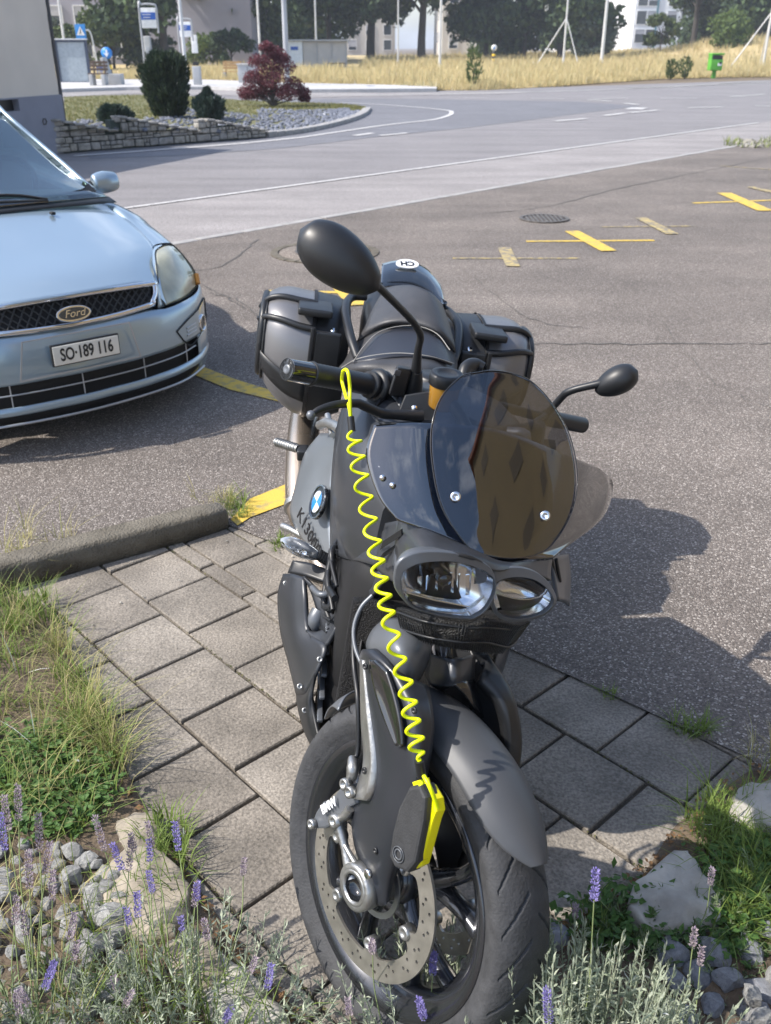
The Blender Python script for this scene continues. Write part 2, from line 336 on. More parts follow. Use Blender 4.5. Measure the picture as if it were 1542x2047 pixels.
for a, b, wv in [((1110, 243), (1172, 238), .18), ((1208, 232), (1250, 227), .18), ((1258, 226), (1316, 221), .2), ((1265, 219), (1280, 216), .5), ((1248, 207), (1276, 210), .2), ((1175, 200), (1222, 203), .2), ((1186, 198), (1256, 197), .15),
                 ((1063, 197), (1128, 198), .15), ((1320, 197), (1394, 197), .15), ((1375, 216), (1445, 215), .2), ((1460, 194), (1530, 189), .18), ((1510, 212), (1560, 213), .2), ((928, 196), (975, 196), .12), ((710, 272), (745, 267), .16), ((760, 272), (815, 267), .14)]:
    strip([G(*a), G(*b)], wv, .0125, 'road_marking', 'white_paint')
strip(catmull([G(*p) for p in [(600, 276), (771, 251), (860, 241), (893, 233), (903, 226), (885, 220), (771, 210), (680, 206)]], 5), .12, .0125, 'road_marking', 'white_paint')
strip(catmull([G(*p) for p in [(150, 313), (300, 302), (480, 288), (600, 276)]], 5), .14, .0125, 'road_marking', 'white_paint')
strip(catmull([G(*p) for p in [(620, 188), (771, 190), (1000, 186), (1250, 178), (1542, 165)]], 5), .2, .0125, 'road_marking', 'white_paint')
strip(catmull([G(*p) for p in [(1250, 176), (1400, 171), (1500, 165), (1700, 162)]], 5), .3, .03, 'far_kerb', 'kerb_stone')
def quad(pts, nm, mt, z=.0125): return struct(nm, flatpoly([G(*p) for p in pts], z), mt)
def cross(a, b, c, d, wl, ws, mt):
    strip([G(*a), G(*b)], wl, .0125, 'parking_marking', mt, .0); strip([G(*c), G(*d)], ws, .0165, 'parking_marking', mt, .0)
cross((1052, 485), (1308, 483), (1143, 465), (1217, 505), .06, .14, 'yellow_paint')
cross((1385, 408), (1580, 401), (1447, 388), (1530, 424), .07, .17, 'yellow_paint')
cross((535, 585), (800, 590), (668, 560), (716, 614), .06, .14, 'yellow_paint')
cross((905, 519), (1160, 519), (1008, 498), (1026, 536), .04, .11, 'yellow_faded')
cross((1200, 456), (1390, 454), (1280, 438), (1344, 471), .04, .12, 'yellow_faded')
cross((1440, 333), (1600, 345), (1500, 376), (1580, 395), .04, .11, 'yellow_faded')
quad([(366, 744), (380, 727), (470, 762), (575, 795), (562, 808), (460, 783)], 'parking_marking', 'yellow_paint')
quad([(462, 1044), (500, 1003), (600, 962), (606, 1000), (500, 1040), (476, 1056)], 'parking_marking', 'yellow_paint')
mat('crack_or_shadow', (.10, .093, .086), .95, var=.2)
def crack_or_shadow(pts, wv=.012):
    P = catmull([G(*p) for p in pts], 12); P = [p + Vector((random.gauss(0, .008), random.gauss(0, .012), 0)) for p in P]
    strip(P, wv, .0115, 'asphalt_crack_or_cable_shadow', 'crack_or_shadow', .7)
crack_or_shadow([(1560, 312), (1400, 345), (1240, 378), (1090, 415), (950, 430)], .018); crack_or_shadow([(1560, 692), (1300, 690), (1040, 690)], .016)  # second strip is an overhead cable's cast shadow painted on the asphalt
crack_or_shadow([(950, 560), (1060, 640), (1180, 660)], .007)
crack_or_shadow([(400, 570), (440, 590), (490, 620)], .01); crack_or_shadow([(250, 520), (420, 540), (520, 480)], .014)
crack_or_shadow([(420, 590), (470, 600), (520, 640), (560, 700)], .01); crack_or_shadow([(1300, 620), (1420, 760), (1542, 820)], .005)
# manholes
mat('cast_iron', (.17, .155, .14), .6, .6, var=.3, scale=30, bump=.5); mat('grate_dark', (.055, .05, .047), .9)
def manhole(px, py, r, nm, lab, stone):
    c = G(px, py); c.z = .012; e = empty(nm, c, lab, 'manhole')
    if stone:
        m = MB(); k = 26
        for i in range(k):
            a = 2 * math.pi * i / k; x = Vector((math.cos(a), math.sin(a), 0)); y = Vector((-math.sin(a), math.cos(a), 0))
            m.box(c + x * r * .93, x, y, ZZ, r * .14, 2 * math.pi * r / k * .86, .012, .003)
        m.build('stone_ring', 'kerb_concrete', e); m = MB(); m.lathe([(0, r * .84), (.004, r * .84), (.004, 0)], c, ZZ, 40); m.build('infill', 'parking_asphalt', e)
    m = MB(); rr = r * (.55 if stone else 1); m.plate(circle(rr, 48), [circle(rr * .86, 48)], .01, c + ZZ * .006, (1, 0, 0), (0, 1, 0)); m.build('frame', 'cast_iron', e)
    m = MB(); 
    for i in range(9):
        x = (-.8 + 1.6 * i / 8) * rr * .86; hh = math.sqrt(max(0, (rr * .86) ** 2 - x * x)); m.box(c + Vector((x, 0, .006)), (1, 0, 0), (0, 1, 0), ZZ, rr * .09, 2 * hh, .008)
    m.build('cover', 'cast_iron', e); m = MB(); m.lathe([(0, rr * .86), (.002, rr * .86), (.002, 0)], c, ZZ, 40); m.build('drain_opening', 'grate_dark', e)
manhole(1088, 440, .25, 'drain_cover', 'round cast iron drain grate in the parking asphalt below the footpath edge', False)
manhole(650, 507, .46, 'drain_cover', 'round cover ringed with small paving stones, behind the large mirror of the motorcycle', True)
# ------------------------------------------------------------ paving slabs
island('slab', [(.185, .163, .136), (.218, .194, .164), (.198, .176, .15), (.24, .215, .183)], .93, .7, 130, 150, .36, big=.24)
mat('joint', (.085, .07, .052), .95, var=.3, scale=30, bump=.8)
P00 = G(112, 1221); U = Vector((.1705, -.183, 0)) * .963; V = Vector((.178, .163, 0)) * .963
struct('paving_bed', flatpoly([P00 + U * -6 + V * -6, P00 + U * 16 + V * -6, P00 + U * 16 + V * 6.5, P00 + U * -6 + V * 6.5], -.012), 'joint')
m = MB(); un, vn = U.normalized(), V.normalized(); lu, lv = U.length, V.length
offs = {-4: .5, -3: .1, -2: .6, -1: .45, 0: 0, 1: .6, 2: .8, 3: .3, 4: .8, 5: .2}
def slab(i0, i1, j0, j1):
    g = .0035; c = P00 + U * ((i0 + i1) / 2) + V * ((j0 + j1) / 2); t = random.uniform(-.0025, .0005)
    sk = un.cross(vn)
    x = (un + Vector((0, 0, random.gauss(0, .003)))).normalized(); y = (vn + Vector((0, 0, random.gauss(0, .003)))).normalized(); gj = random.uniform(.8, 1.8)
    p = [c + x * sx * ((i1 - i0) * lu / 2 - g * gj) + y * sy * ((j1 - j0) * lv / 2 - g * gj) + ZZ * (t - .0) for sx, sy in ((-1, -1), (1, -1), (1, 1), (-1, 1))]
    q = [a + (c - a).normalized() * .004 + ZZ * .003 for a in p]; lo = [a - ZZ * .02 for a in p]
    m.add(lo + p + q, [[8, 9, 10, 11]] + [[k, (k + 1) % 4, 4 + (k + 1) % 4, 4 + k] for k in range(4)] + [[4 + k, 4 + (k + 1) % 4, 8 + (k + 1) % 4, 8 + k] for k in range(4)], False)
for j in (-4, -3, -2, -1, 0, 1, 3, 4):
    for i in range(-5, 15): slab(i + offs[j], i + 1 + offs[j], j, j + 1)
for i in range(-5, 3):
    slab(i + .35, i + 1.35, 2, 2.27)
    slab(i + .55, i + 1.55, 2.27, 3)
slab(3.35, 3.9, 2, 2.27); slab(3.55, 3.9, 2.27, 3)
for i in range(3, 15): slab(i + .9, i + 1.9, 2, 3)
struct('paving_slabs', m, 'slab')
# kerb block
a, b = G(-260, 1262), G(458, 1060); kx = (b - a).normalized(); ky = Vector((-kx.y, kx.x, 0)); m = MB(); n = 14
rings = []
for i in range(n + 1):
    t = i / n; p = a + (b - a) * t; hgt = .088 + .012 * (1 - t); jz = [random.gauss(0, .0012) for _ in range(8)]
    s_ = 1 if i < n else .82
    prof = [(0, 0), (0, hgt * .8), (.006, hgt * .95), (.016, hgt), (.085, hgt), (.096, hgt * .94), (.10, hgt * .7), (.10, 0)]
    rings.append([p + ky * (.05 + (u_ - .05) * s_) + ZZ * (v_ * (1 if i < n else .9) + jz[k]) for k, (u_, v_) in enumerate(prof)])
rings.append([p + kx * .012 for p in [a + (b - a) + ky * (.05 + (u_ - .05) * .5) + ZZ * v_ * .7 for (u_, v_) in prof]])
m.loft(rings); struct('kerb', m, 'kerb_concrete')
# garden bed soil (in front of and beside the slabs)
bl = [(-120, 1150), (40, 1190), (120, 1240), (150, 1330), (215, 1420), (262, 1560), (345, 1700), (470, 1880), (612, 2047), (700, 2160)]
br = [(860, 2160), (980, 2010), (1080, 1900), (1150, 1855), (1250, 1800), (1300, 1730), (1350, 1655), (1400, 1618), (1460, 1570), (1520, 1535), (1640, 1500)]
def mound(front, dx, name):
    rows = []
    F = catmull([G(*p) for p in front], 5)
    for k, (o, z) in enumerate([(0, .006), (.05, .02), (.2, .035), (.6, .05), (2.5, .05)]):
        rows.append([p + Vector((dx * o, -abs(o) * .75, 0)) + ZZ * (z + (random.gauss(0, .006) if 0 < k < 4 else 0)) for p in F])
    m = MB(); m.sheet(rows, 2, 3); return struct(name, m, 'bed_soil')
mound(bl, -1, 'garden_bed'); mound(br, 1, 'garden_bed')
struct('garden_bed', flatpoly([(-6, -4), (6, -4), (6, .95), (.75, .90), (.2, .80), (-.15, .80), (-.6, 1.0), (-6, 1.5)], .012), 'bed_soil')
# ============================================================ PLANTED ISLAND
FP = [(135, 308), (260, 298), (400, 286), (530, 275), (620, 262), (690, 245), (724, 231), (735, 219)]
TOP = [(135, 256), (260, 257), (400, 258), (530, 263), (620, 254), (690, 238), (724, 226), (735, 217)]
BK = [(128, 192), (240, 188), (360, 189), (480, 198), (580, 202), (660, 205), (705, 209), (735, 216)]
FG = catmull([G(*p) for p in FP], 6); FT = catmull([Vector((*G(*p).to_2d(), W(t[0], t[1], G(*p).y).z)) for p, t in zip(FP, TOP)], 6); BG = catmull([G(*p, .06) for p in BK], 6)
def isl(s, t):
    k = s * (len(FT) - 1); i = min(int(k), len(FT) - 2); q = k - i
    a = FT[i].lerp(FT[i + 1], q); b = BG[i].lerp(BG[i + 1], q); p = a.lerp(b, t); p.z = a.z * (1 - t) ** 1.3 + b.z * t - .03; return p
m = MB(); R_ = [[isl(i / 42, t / 10) for i in range(43)] for t in range(11)]
m.sheet(R_, 1, 1); struct('lawn', m, 'lawn_soil')
# curved kerb of the island
m = MB()
for i in range(18, len(FG) - 1):
    a, b = FG[i], FG[i + 1]; d = (b - a); m.box((a + b) / 2 + ZZ * (FT[i].z / 2), d.normalized(), Vector((-d.y, d.x, 0)).normalized(), ZZ, d.length * .97, .22, max(.1, FT[i].z), .012)
struct('island_kerb', m, 'kerb_stone')
# stone retaining wall with courses of rough blocks
island('wall_stone', [(.33, .31, .27), (.48, .45, .39), (.17, .175, .19), (.42, .40, .35), (.27, .26, .25)], .9, .9, 25, 14, .35)
mat('mortar', (.045, .065, .06), .95)
a, b = FG[0] + Vector((-.25, 0, 0)), FG[18]; d = b - a; Lw = d.length; dx = d.normalized(); dn = Vector((dx.y, -dx.x, 0))
def wtop(s):   # stepped profile
    f = s / Lw; base = .50 - .33 * f
    return base + (.02 - .16 * (f / .27) if f < .27 else (.10 - .2 * ((f - .27) / .38) if f < .66 else .12 - .18 * ((f - .66) / .34)))
e = empty('retaining_wall', a, 'low retaining wall of rough pale and grey stone blocks under the gravel bed', 'stone wall')
m = MB(); mm = MB(); z = 0.02; row = 0
while z < .62:
    hh = random.choice((.10, .13, .17)); s = random.uniform(-.2, 0)
    while s < Lw:
        l = random.choice((.10, .14, .18, .24, .32)); c_ = s + l / 2; tp = wtop(max(0, c_))
        if z + hh * .45 < tp and c_ < Lw:
            h2 = min(hh, tp - z) if z + hh > tp else hh
            if h2 > .09 and random.random() < .4:
                k_ = random.uniform(.35, .65)
                m.box(a + dx * c_ + dn * random.uniform(.0, .03) + ZZ * (z + h2 * k_ / 2), dx, dn, ZZ, l - .02, .16, h2 * k_ - .012, .010)
                m.box(a + dx * (c_ - l * .25) + dn * random.uniform(.0, .03) + ZZ * (z + h2 * (1 + k_) / 2), dx, dn, ZZ, l * .5 - .02, .16, h2 * (1 - k_) - .012, .010)
                m.box(a + dx * (c_ + l * .25) + dn * random.uniform(.0, .03) + ZZ * (z + h2 * (1 + k_) / 2), dx, dn, ZZ, l * .5 - .02, .16, h2 * (1 - k_) - .012, .010)
            else: m.box(a + dx * c_ + dn * random.uniform(.0, .03) + ZZ * (z + h2 / 2 + random.uniform(-.006, .006)), (dx + ZZ * random.gauss(0, .03)).normalized(), dn, ZZ, l - .025, .16, h2 - .018, .014)
        s += l
    z += hh; row += 1
m.build('stone_blocks', 'wall_stone', e)
for i in range(12):
    s0, s1 = Lw * i / 12, Lw * (i + 1) / 12; tp = wtop((s0 + s1) / 2) - .03
    mm.box(a + dx * ((s0 + s1) / 2) - dn * .05 + ZZ * tp / 2, dx, dn, ZZ, s1 - s0, .16, tp)
mm.build('mortar_core', 'mortar', e)
m = MB()
for i in range(22):
    s0 = Lw * i / 22; m.box(a + dx * (s0 + Lw / 44) + ZZ * (wtop(s0 + Lw / 44) + .015), (dx + ZZ * -.05).normalized(), dn, ZZ, Lw / 22 - .02, .26, .035, .01)
m.build('cap_stones', 'wall_stone', e)
# gravel (stuff)
island('gravel', [(.10, .11, .14), (.17, .185, .225), (.30, .31, .35), (.075, .085, .105), (.21, .225, .27)], .85, .5, 40, 20, .2)
def rock(m, c, s, rnd=None, flat=.65, sub=1, amp=.22):
    bm = bmesh.new(); bmesh.ops.create_icosphere(bm, subdivisions=sub, radius=1)
    rx = Matrix.Rotation(random.uniform(0, 6.3), 3, 'Z') @ Matrix.Rotation(random.gauss(0, .3), 3, 'X'); sc = (random.uniform(.75, 1.3), random.uniform(.65, 1.1), flat * random.uniform(.7, 1.2))
    sd = Vector((random.uniform(0, 99), random.uniform(0, 99), 0))
    for v in bm.verts:
        p = v.co.normalized(); k = 1 + amp * 2 * (noise.noise(p * 1.3 + sd)) + amp * .6 * noise.noise(p * 3.5 + sd)
        v.co = Vector((p.x * k * sc[0], p.y * k * sc[1], p.z * k * sc[2]))
        for ax in (Vector((.3, .9, .3)), Vector((-.8, .1, .5)), Vector((.5, -.6, .6)), Vector((.1, .1, 1)), Vector((.9, .3, .2)), Vector((-.4, -.9, .2))):
            ax = (ax + Vector((sd.x % 1 - .5, sd.y % 1 - .5, 0)) * .6).normalized(); q = v.co.dot(ax)
            if q > .54 * min(sc[0], 1) * (flat if ax.z > .8 else 1): v.co -= ax * (q - .54 * min(sc[0], 1) * (flat if ax.z > .8 else 1)) * .85
    bm.verts.index_update(); m.add([Vector(c) + rx @ v.co * s for v in bm.verts], [[v.index for v in f.verts] for f in bm.faces], False); bm.free()
m = MB()
for i in range(5200):
    s = random.random(); t = random.random() ** 1.1; lim = .42 + .25 * math.sin(s * 7) * .3 + (.25 if .45 < s < .8 else 0) - (.28 if s < .22 else 0)
    if t > lim or s > .86: continue
    p = isl(s, t); rock(m, p + ZZ * .02, random.uniform(.035, .075), sub=0 if False else 1)
tag(m.build('gravel', 'gravel'), 'blue grey gravel covering the planted bed behind the stone wall', 'gravel', None, 'stuff')
# ------------------------------------------------------------ grass helper
def blade(m, p, d, h, w, curl):
    side = Vector((-d.y, d.x, 0)).normalized() if d.length > 1e-6 else Vector((1, 0, 0)); v = []
    for k, t in enumerate((0, .4, .75, 1)):
        q = p + ZZ * h * t * (1 - .35 * curl * t) + d * h * curl * t * t; ww = w * (1, .85, .5, .05)[k] / 2; v += [q - side * ww, q + side * ww]
    m.add(v, [[0, 1, 3, 2], [2, 3, 5, 4], [4, 5, 7, 6]], True)
def tuft(m, p, n, h, w, spread=.03, curl=.8):
    for _ in range(n):
        a = random.uniform(0, 6.283); d = Vector((math.cos(a), math.sin(a), 0)); r = spread * math.sqrt(random.random())
        blade(m, Vector(p) + d * r, d, h * random.uniform(.45, 1.1), w * random.uniform(.6, 1.3), curl * random.uniform(.2, 1.3))
island('lawn_grass', [(.11, .145, .04), (.20, .19, .06), (.08, .12, .03), (.26, .22, .09)], .8, 0, trans=.25)
m = MB()
for i in range(9000):
    s = random.random(); t = .12 + .86 * random.random(); lim = .42 + .25 * math.sin(s * 7) * .3 + (.25 if .45 < s < .8 else 0) - (.28 if s < .22 else 0)
    if t < lim - .03 or s > .97: continue
    tuft(m, isl(s, t), 3, .07, .014, .05, .7)
tag(m.build('grass', 'lawn_grass'), 'short patchy lawn on the planted island', 'grass', None, 'stuff')
# dry field
island('dry_grass', [(.62, .50, .28), (.74, .62, .38), (.52, .41, .22), (.80, .70, .48), (.46, .42, .22)], .85, 0, trans=.3)
mat('field_soil', (.42, .32, .16), .95, col2=(.52, .42, .22), scale=.6, bump=.3)
def fz(x, y):
    z = .0 + max(0, (y - 60)) * .006 + 1.7 * math.exp(-(((x - 37) / 7) ** 2 + ((y - 105) / 12) ** 2)) + .3 * max(0, min(1, (x - 15) / 20)) * max(0, min(1, (y - 62) / 30)) * 1.5
    return z + .06 * noise.noise(Vector((x * .3, y * .3, 0)))
FFK = [(G(*p_).x, G(*p_).y) for p_ in ((590, 166), (771, 176), (873, 181), (960, 181), (1100, 174), (1220, 165), (1330, 158), (1440, 155), (1542, 154))]
def ff(x):    # front edge depth at x
    K = FFK
    if x <= K[0][0]: return K[0][1] + (K[0][0] - x) * .3
    for a_, b_ in zip(K, K[1:]):
        if x <= b_[0]: return a_[1] + (b_[1] - a_[1]) * (x - a_[0]) / (b_[0] - a_[0])
    return K[-1][1]
m = MB(); xs = [-70 + 2.5 * i for i in range(70)]; rows = []
for k in range(14):
    t = (k / 13) ** 1.5; rows.append([Vector((x, ff(x) + (150 - ff(x)) * t, (fz(x, ff(x) + (150 - ff(x)) * t) if k else -.0) + .014)) for x in xs])
m.sheet(rows, 1, 1); struct('field', m, 'field_soil')
m = MB()
for i in range(30000):
    x = random.uniform(-16, 52); y = ff(x) + .15 + (random.random() ** 2.2) * 85
    if abs(x) / y > .5 or (x < -2 and y > 75): continue
    big = noise.noise(Vector((x * .4, y * .4, 3)))
    if big < -.35 and random.random() < .6: continue
    sc = 1 + .02 * max(0, y - 50)
    tuft(m, (x, y, fz(x, y)), 4, (.62 + .5 * big) * random.uniform(.7, 1.2) * (.4 + .6 * min(1, (y - ff(x)) / 1.6)), .026 * sc, .16, .35)
tag(m.build('dry_grass', 'dry_grass'), 'tall straw coloured dry grass filling the field behind the road', 'dry grass', None, 'stuff')
island('grass_wild', [(.20, .22, .07), (.32, .28, .10), (.12, .16, .05)], .8, 0)
# ============================================================ BACKGROUND: buildings
mat('render_cream', (.66, .60, .52), .9, var=.05, scale=2, bump=.15, bscale=80); mat('plinth_grey', (.24, .25, .30), .85, var=.08, scale=3, bump=.2, bscale=90)
mat('dark_opening', (.015, .017, .02), .4); mat('pipe_dark', (.05, .05, .055), .5)
mat('wall_mauve', (.30, .29, .33), .9, var=.08, scale=.4); mat('wall_beige', (.50, .47, .43), .9, var=.06, scale=.4); mat('wall_white', (.80, .80, .80), .9, var=.04, scale=.4)
mat('wall_ochre', (.24, .185, .10), .9, var=.06, scale=.5); mat('roof_tile', (.28, .12, .08), .85, var=.2, scale=3); mat('shutter', (.42, .42, .44), .7, var=.1, scale=2)
mat('shutter_brown', (.13, .105, .07), .7); mat('window_glass', (.03, .04, .05), .08, spec=.8); mat('frame_white', (.75, .75, .75), .6); mat('balcony_grey', (.55, .56, .58), .8)
mat('trim_teal', (.08, .2, .24), .6)
corner = G(135, 305); zp = W(127, 189, corner.y).z; q = G(0, 197, zp); wl = Vector((q.x - corner.x, q.y - corner.y, 0)).normalized(); wn = Vector((wl.y, -wl.x, 0))
if wn.y > 0: wn = -wn
e = empty('house', corner, 'cream rendered house corner with grey plinth behind the parked car', 'house')
Wd, Dp, Ht = 14, 1.6, 2.8
m = MB(); m.box(corner + wl * Wd / 2 - wn * Dp / 2 + ZZ * (zp + (Ht - zp) / 2), wl, wn, ZZ, Wd, Dp, Ht - zp); m.build('wall', 'render_cream', e)
w1_ = corner - wl * .03 + wn * .03
m = MB(); hole = [(G(0, 0),)]
# plinth front panel with the opening for the cellar window
def onwall(px, py, off=.03):
    n = wn; P0 = corner + wn * off; return Q(px, py, P0, n)
oa, ob_ = onwall(-60, 230), onwall(37, 198)
sa, sb = (oa - corner).dot(wl), (ob_ - corner).dot(wl)
m.plate([(-.03, -.02), (Wd, -.02), (Wd, zp), (-.03, zp)], [[(sb, oa.z), (sa, oa.z), (sa, ob_.z), (sb, ob_.z)]], .12, corner - wn * .03, wl, ZZ)
m.box(corner + wl * (Wd / 2) - wn * (Dp / 2 + .12) + ZZ * zp / 2, wl, wn, ZZ, Wd + .06, Dp - .1, zp - .004); m.build('plinth', 'plinth_grey', e)
m = MB(); m.box(corner + wl * (sa + sb) / 2 - wn * .115 + ZZ * (oa.z + ob_.z) / 2, wl, wn, ZZ, abs(sa - sb) + .1, .02, abs(oa.z - ob_.z) + .1); m.build('window', 'dark_opening', e)
vc = onwall(90, 243, .04); m = MB(); m.plate(circle(.055, 6), [circle(.04, 6)], .01, vc, wl, ZZ); m.build('vent', 'pipe_dark', e)
m = MB(); m.cyl(corner - wl * .05 + wn * .0 + ZZ * .01, corner - wl * .05 + ZZ * Ht, .03, n=10); m.build('downpipe', 'pipe_dark', e)
m = MB(); m.box(corner + wl * Wd / 2 - wn * Dp / 2 + ZZ * (Ht + .052), wl, wn, ZZ, Wd, Dp, .1); m.build('roof', 'roof_tile', e)
def block(name, x0, x1, y0, y1, h, mt, label, wins, cat='building', roof='balcony_grey', wsize=(1.2, 1.4), side=None, shut=True):
    e = empty(name, ((x0 + x1) / 2, y0, 0), label, cat)
    m = MB(); m.abox(x0, x1, y0, y1, -.5, h); m.build('wall', mt, e)
    m = MB(); m.abox(x0 - .3, x1 + .3, y0 - .3, y1 + .3, h + .002, h + .35); m.build('roof', roof, e)
    for (x, z) in wins:
        m = MB(); ww, hh = wsize
        m.plate([(-ww / 2 - .08, -hh / 2 - .08), (ww / 2 + .08, -hh / 2 - .08), (ww / 2 + .08, hh / 2 + .08), (-ww / 2 - .08, hh / 2 + .08)], [[(-ww / 2, -hh / 2), (ww / 2, -hh / 2), (ww / 2, hh / 2), (-ww / 2, hh / 2)]], .14, Vector((x, y0 - .05, z)), (1, 0, 0), ZZ)
        f = m.build('window', 'frame_white', e)
        m = MB(); m.box((x, y0 - .015, z), (1, 0, 0), (0, 1, 0), ZZ, ww - .01, .02, hh - .01); m.build('pane', 'window_glass', f)
        if shut and random.random() < .7:
            k = random.uniform(.3, .8); m = MB(); m.box((x, y0 - .06, z + hh / 2 - hh * k / 2), (1, 0, 0), (0, 1, 0), ZZ, ww - .02, .03, hh * k - .02); m.build('blind', 'shutter', f)
    if side is not None:
        for (y, z) in side:
            m = MB(); m.box((x0 - .02, y, z), (0, 1, 0), (1, 0, 0), ZZ, 1.2, .06, 1.4); m.build('window', 'window_glass', e)
    return e
def zx(px, y): return W(px, 95, y).x
def zz_(py, y): return W(771, py, y).z
y = 92; block('apartment_building', zx(95, y), zx(505, y), y, y + 14, 16, 'wall_mauve', 'mauve grey apartment block in shade behind the bus stop signs', [(zx(px, y), z) for px in (120, 172, 230) for z in (zz_(30, y), zz_(30, y) + 3, zz_(30, y) + 6, zz_(95, y))])
y = 150; block('apartment_building', zx(884, y), zx(1010, y), y, y + 26, 17, 'wall_beige', 'beige apartment block standing between the dark trees behind the dry field', [(zx(px, y), zz_(py, y)) for px in (906, 960) for py in (42, 86, -5)], side=[(y + 4 + 5 * i, 3 + 3 * j) for i in range(4) for j in range(4)])
y = 165; block('apartment_building', zx(690, y), zx(790, y), y, y + 12, 14, 'wall_beige', 'pale low block half hidden behind the tree trunks, left of the beige block', [(zx(px, y), zz_(py, y)) for px in (705, 740, 775) for py in (60, 90, 20)])
y = 190; block('apartment_building', zx(1262, y), zx(1420, y), y, y + 40, 24, 'wall_white', 'white apartment block behind the field with window rows on its shaded front', [(zx(px, y), zz_(py, y)) for px in (1276, 1297, 1336, 1362, 1392) for py in (72, 35, -2, -40)], wsize=(1.7, 2.1), side=[])
e = bpy.data.objects[[o.name for o in bpy.data.objects if o.name.startswith('apartment_building')][-1]]
m = MB(); m.abox(zx(1306, y) - .15, zx(1306, y) + .15, y - .2, y - .001, 0, 24); m.build('downpipe', 'trim_teal', e)
m = MB(); m.abox(zx(1370, y) - .15, zx(1370, y) + .15, y - .2, y - .001, 0, 24); m.build('downpipe', 'trim_teal', e)
y = 215; block('apartment_building', zx(1120, y), zx(1175, y), y, y + 14, 18, 'wall_white', 'small white building part seen between the dark tree and the round bush', [(zx(1203, y) - 5, zz_(30, y)), (zx(1150, y), zz_(60, y))], side=[])
y = 130; e = empty('bungalow', (zx(465, y), y, 0), 'low house with reddish tiled roof far behind the second bus stop sign', 'house')
m = MB(); m.abox(zx(425, y), zx(512, y), y, y + 8, 0, 2.6); m.build('wall', 'wall_beige', e); m = MB(); a, b = zx(420, y), zx(517, y)
m.add([(a, y - .5, 2.6), (b, y - .5, 2.6), (b, y + 8.5, 2.6), (a, y + 8.5, 2.6), (a + 2, y + 4, 4.6), (b - 2, y + 4, 4.6)], [[0, 1, 5, 4], [1, 2, 5], [2, 3, 4, 5], [3, 0, 4], [0, 3, 2, 1]], False); m.build('roof', 'roof_tile', e)
# the ochre block on the near side of the street: only seen mirrored in the wind screen
ot = Vector((.59, .807, 0)); on = Vector((-.807, .59, 0)); oc = Vector((9.6, -10.0, 0)) + ot * 11.5; OH = 17.0
e = empty('apartment_building', oc, 'ochre apartment block beside the car park, seen only mirrored in the windscreen', 'building')
m = MB(); m.box(oc - on * 6 + ZZ * OH / 2, ot, on, ZZ, 23, 12, OH); m.build('wall', 'wall_ochre', e)
m = MB(); m.box(oc - on * 6 + ZZ * (OH + .2), ot, on, ZZ, 24, 13, .39); m.build('roof', 'roof_tile', e)
for i in range(4):
    for j in range(4):
        m = MB(); c = oc + ot * (-8.4 + i * 5.4) + ZZ * (2.6 + j * 4.0); m.box(c + on * .02, ot, on, ZZ, 2.2, .06, 1.3); w_ = m.build('window', 'shutter_brown', e)
# ============================================================ trees
island('leaf_dark', [(.026, .050, .028), (.055, .095, .040), (.036, .065, .034), (.085, .135, .05)], .75, 0, fvar=.2, trans=.2)
island('leaf_mid', [(.04, .07, .025), (.09, .13, .04), (.06, .10, .03), (.13, .17, .05)], .75, 0, trans=.25)
island('leaf_light', [(.12, .17, .04), (.2, .24, .07), (.08, .13, .03)], .75, 0, trans=.3)
island('leaf_grey', [(.09, .12, .08), (.15, .18, .12), (.07, .09, .06)], .75, 0, trans=.25)
mat('bark', (.055, .048, .042), .95, var=.3, scale=6, bump=1, bscale=12)
def leaf(m, c, s, up=.3):
    n = Vector((random.gauss(0, 1), random.gauss(0, 1), random.gauss(0, 1) + up)).normalized(); x = n.orthogonal().normalized(); x = (Matrix.Rotation(random.uniform(0, 6.28), 3, n) @ x); y = n.cross(x)
    l = s * random.uniform(.6, 1.3); w_ = l * random.uniform(.45, .8)
    m.add([c - x * l, c + y * w_ + n * l * .15, c + x * l, c - y * w_ + n * l * .15], [[0, 1, 2, 3]], False)
def tree(name, x, y, h, cw, ch, nleaf, lsize, lm, label, cat='tree', trunk=.3, base=None, lobes=14, group='trees behind the dry field', droop=0, z0=0):
    e = empty(name, (x, y, z0), label, cat, group)
    cb = h - ch if base is None else base; m = MB(); top = Vector((x + random.gauss(0, .3), y, z0 + h * .8)); m.tube([(x, y, z0 - .3), (x + random.gauss(0, .1) * trunk, y, z0 + cb * .6), (x + random.gauss(0, .3) * trunk, y, z0 + cb + ch * .3), top], [trunk, trunk * .8, trunk * .6, trunk * .15], n=8, sub=4)
    L_ = []
    for i in range(lobes):
        a = random.uniform(0, 6.28); t = random.random(); rr = cw / 2 * (.35 + .65 * math.sin(math.pi * min(1, .15 + .75 * t))) * random.uniform(.35, .8)
        c = Vector((x + math.cos(a) * rr, y + math.sin(a) * rr, z0 + cb + ch * (.12 + .78 * t))); r = cw * random.uniform(.13, .24); L_.append((c, r))
        s = Vector((x, y, z0 + cb * .9 + (c.z - z0 - cb) * .45)); m.tube([s, s.lerp(c, .5) + ZZ * r * .3, c], [trunk * .32, trunk * .18, trunk * .05], n=6, sub=3)
    m.build('trunk', 'bark', e); m = MB(); wts = [r ** 2 for _, r in L_]
    for (c, r) in random.choices(L_, wts, k=nleaf):
        d = Vector((random.gauss(0, 1), random.gauss(0, 1), random.gauss(0, 1))).normalized(); q = r * (random.random() ** .4) * (1 + .35 * noise.noise(d * 2 + c)); p = c + Vector((d.x * q, d.y * q, d.z * q * .8 - droop * q))
        leaf(m, p, lsize)
    m.build('crown', lm, e); return e
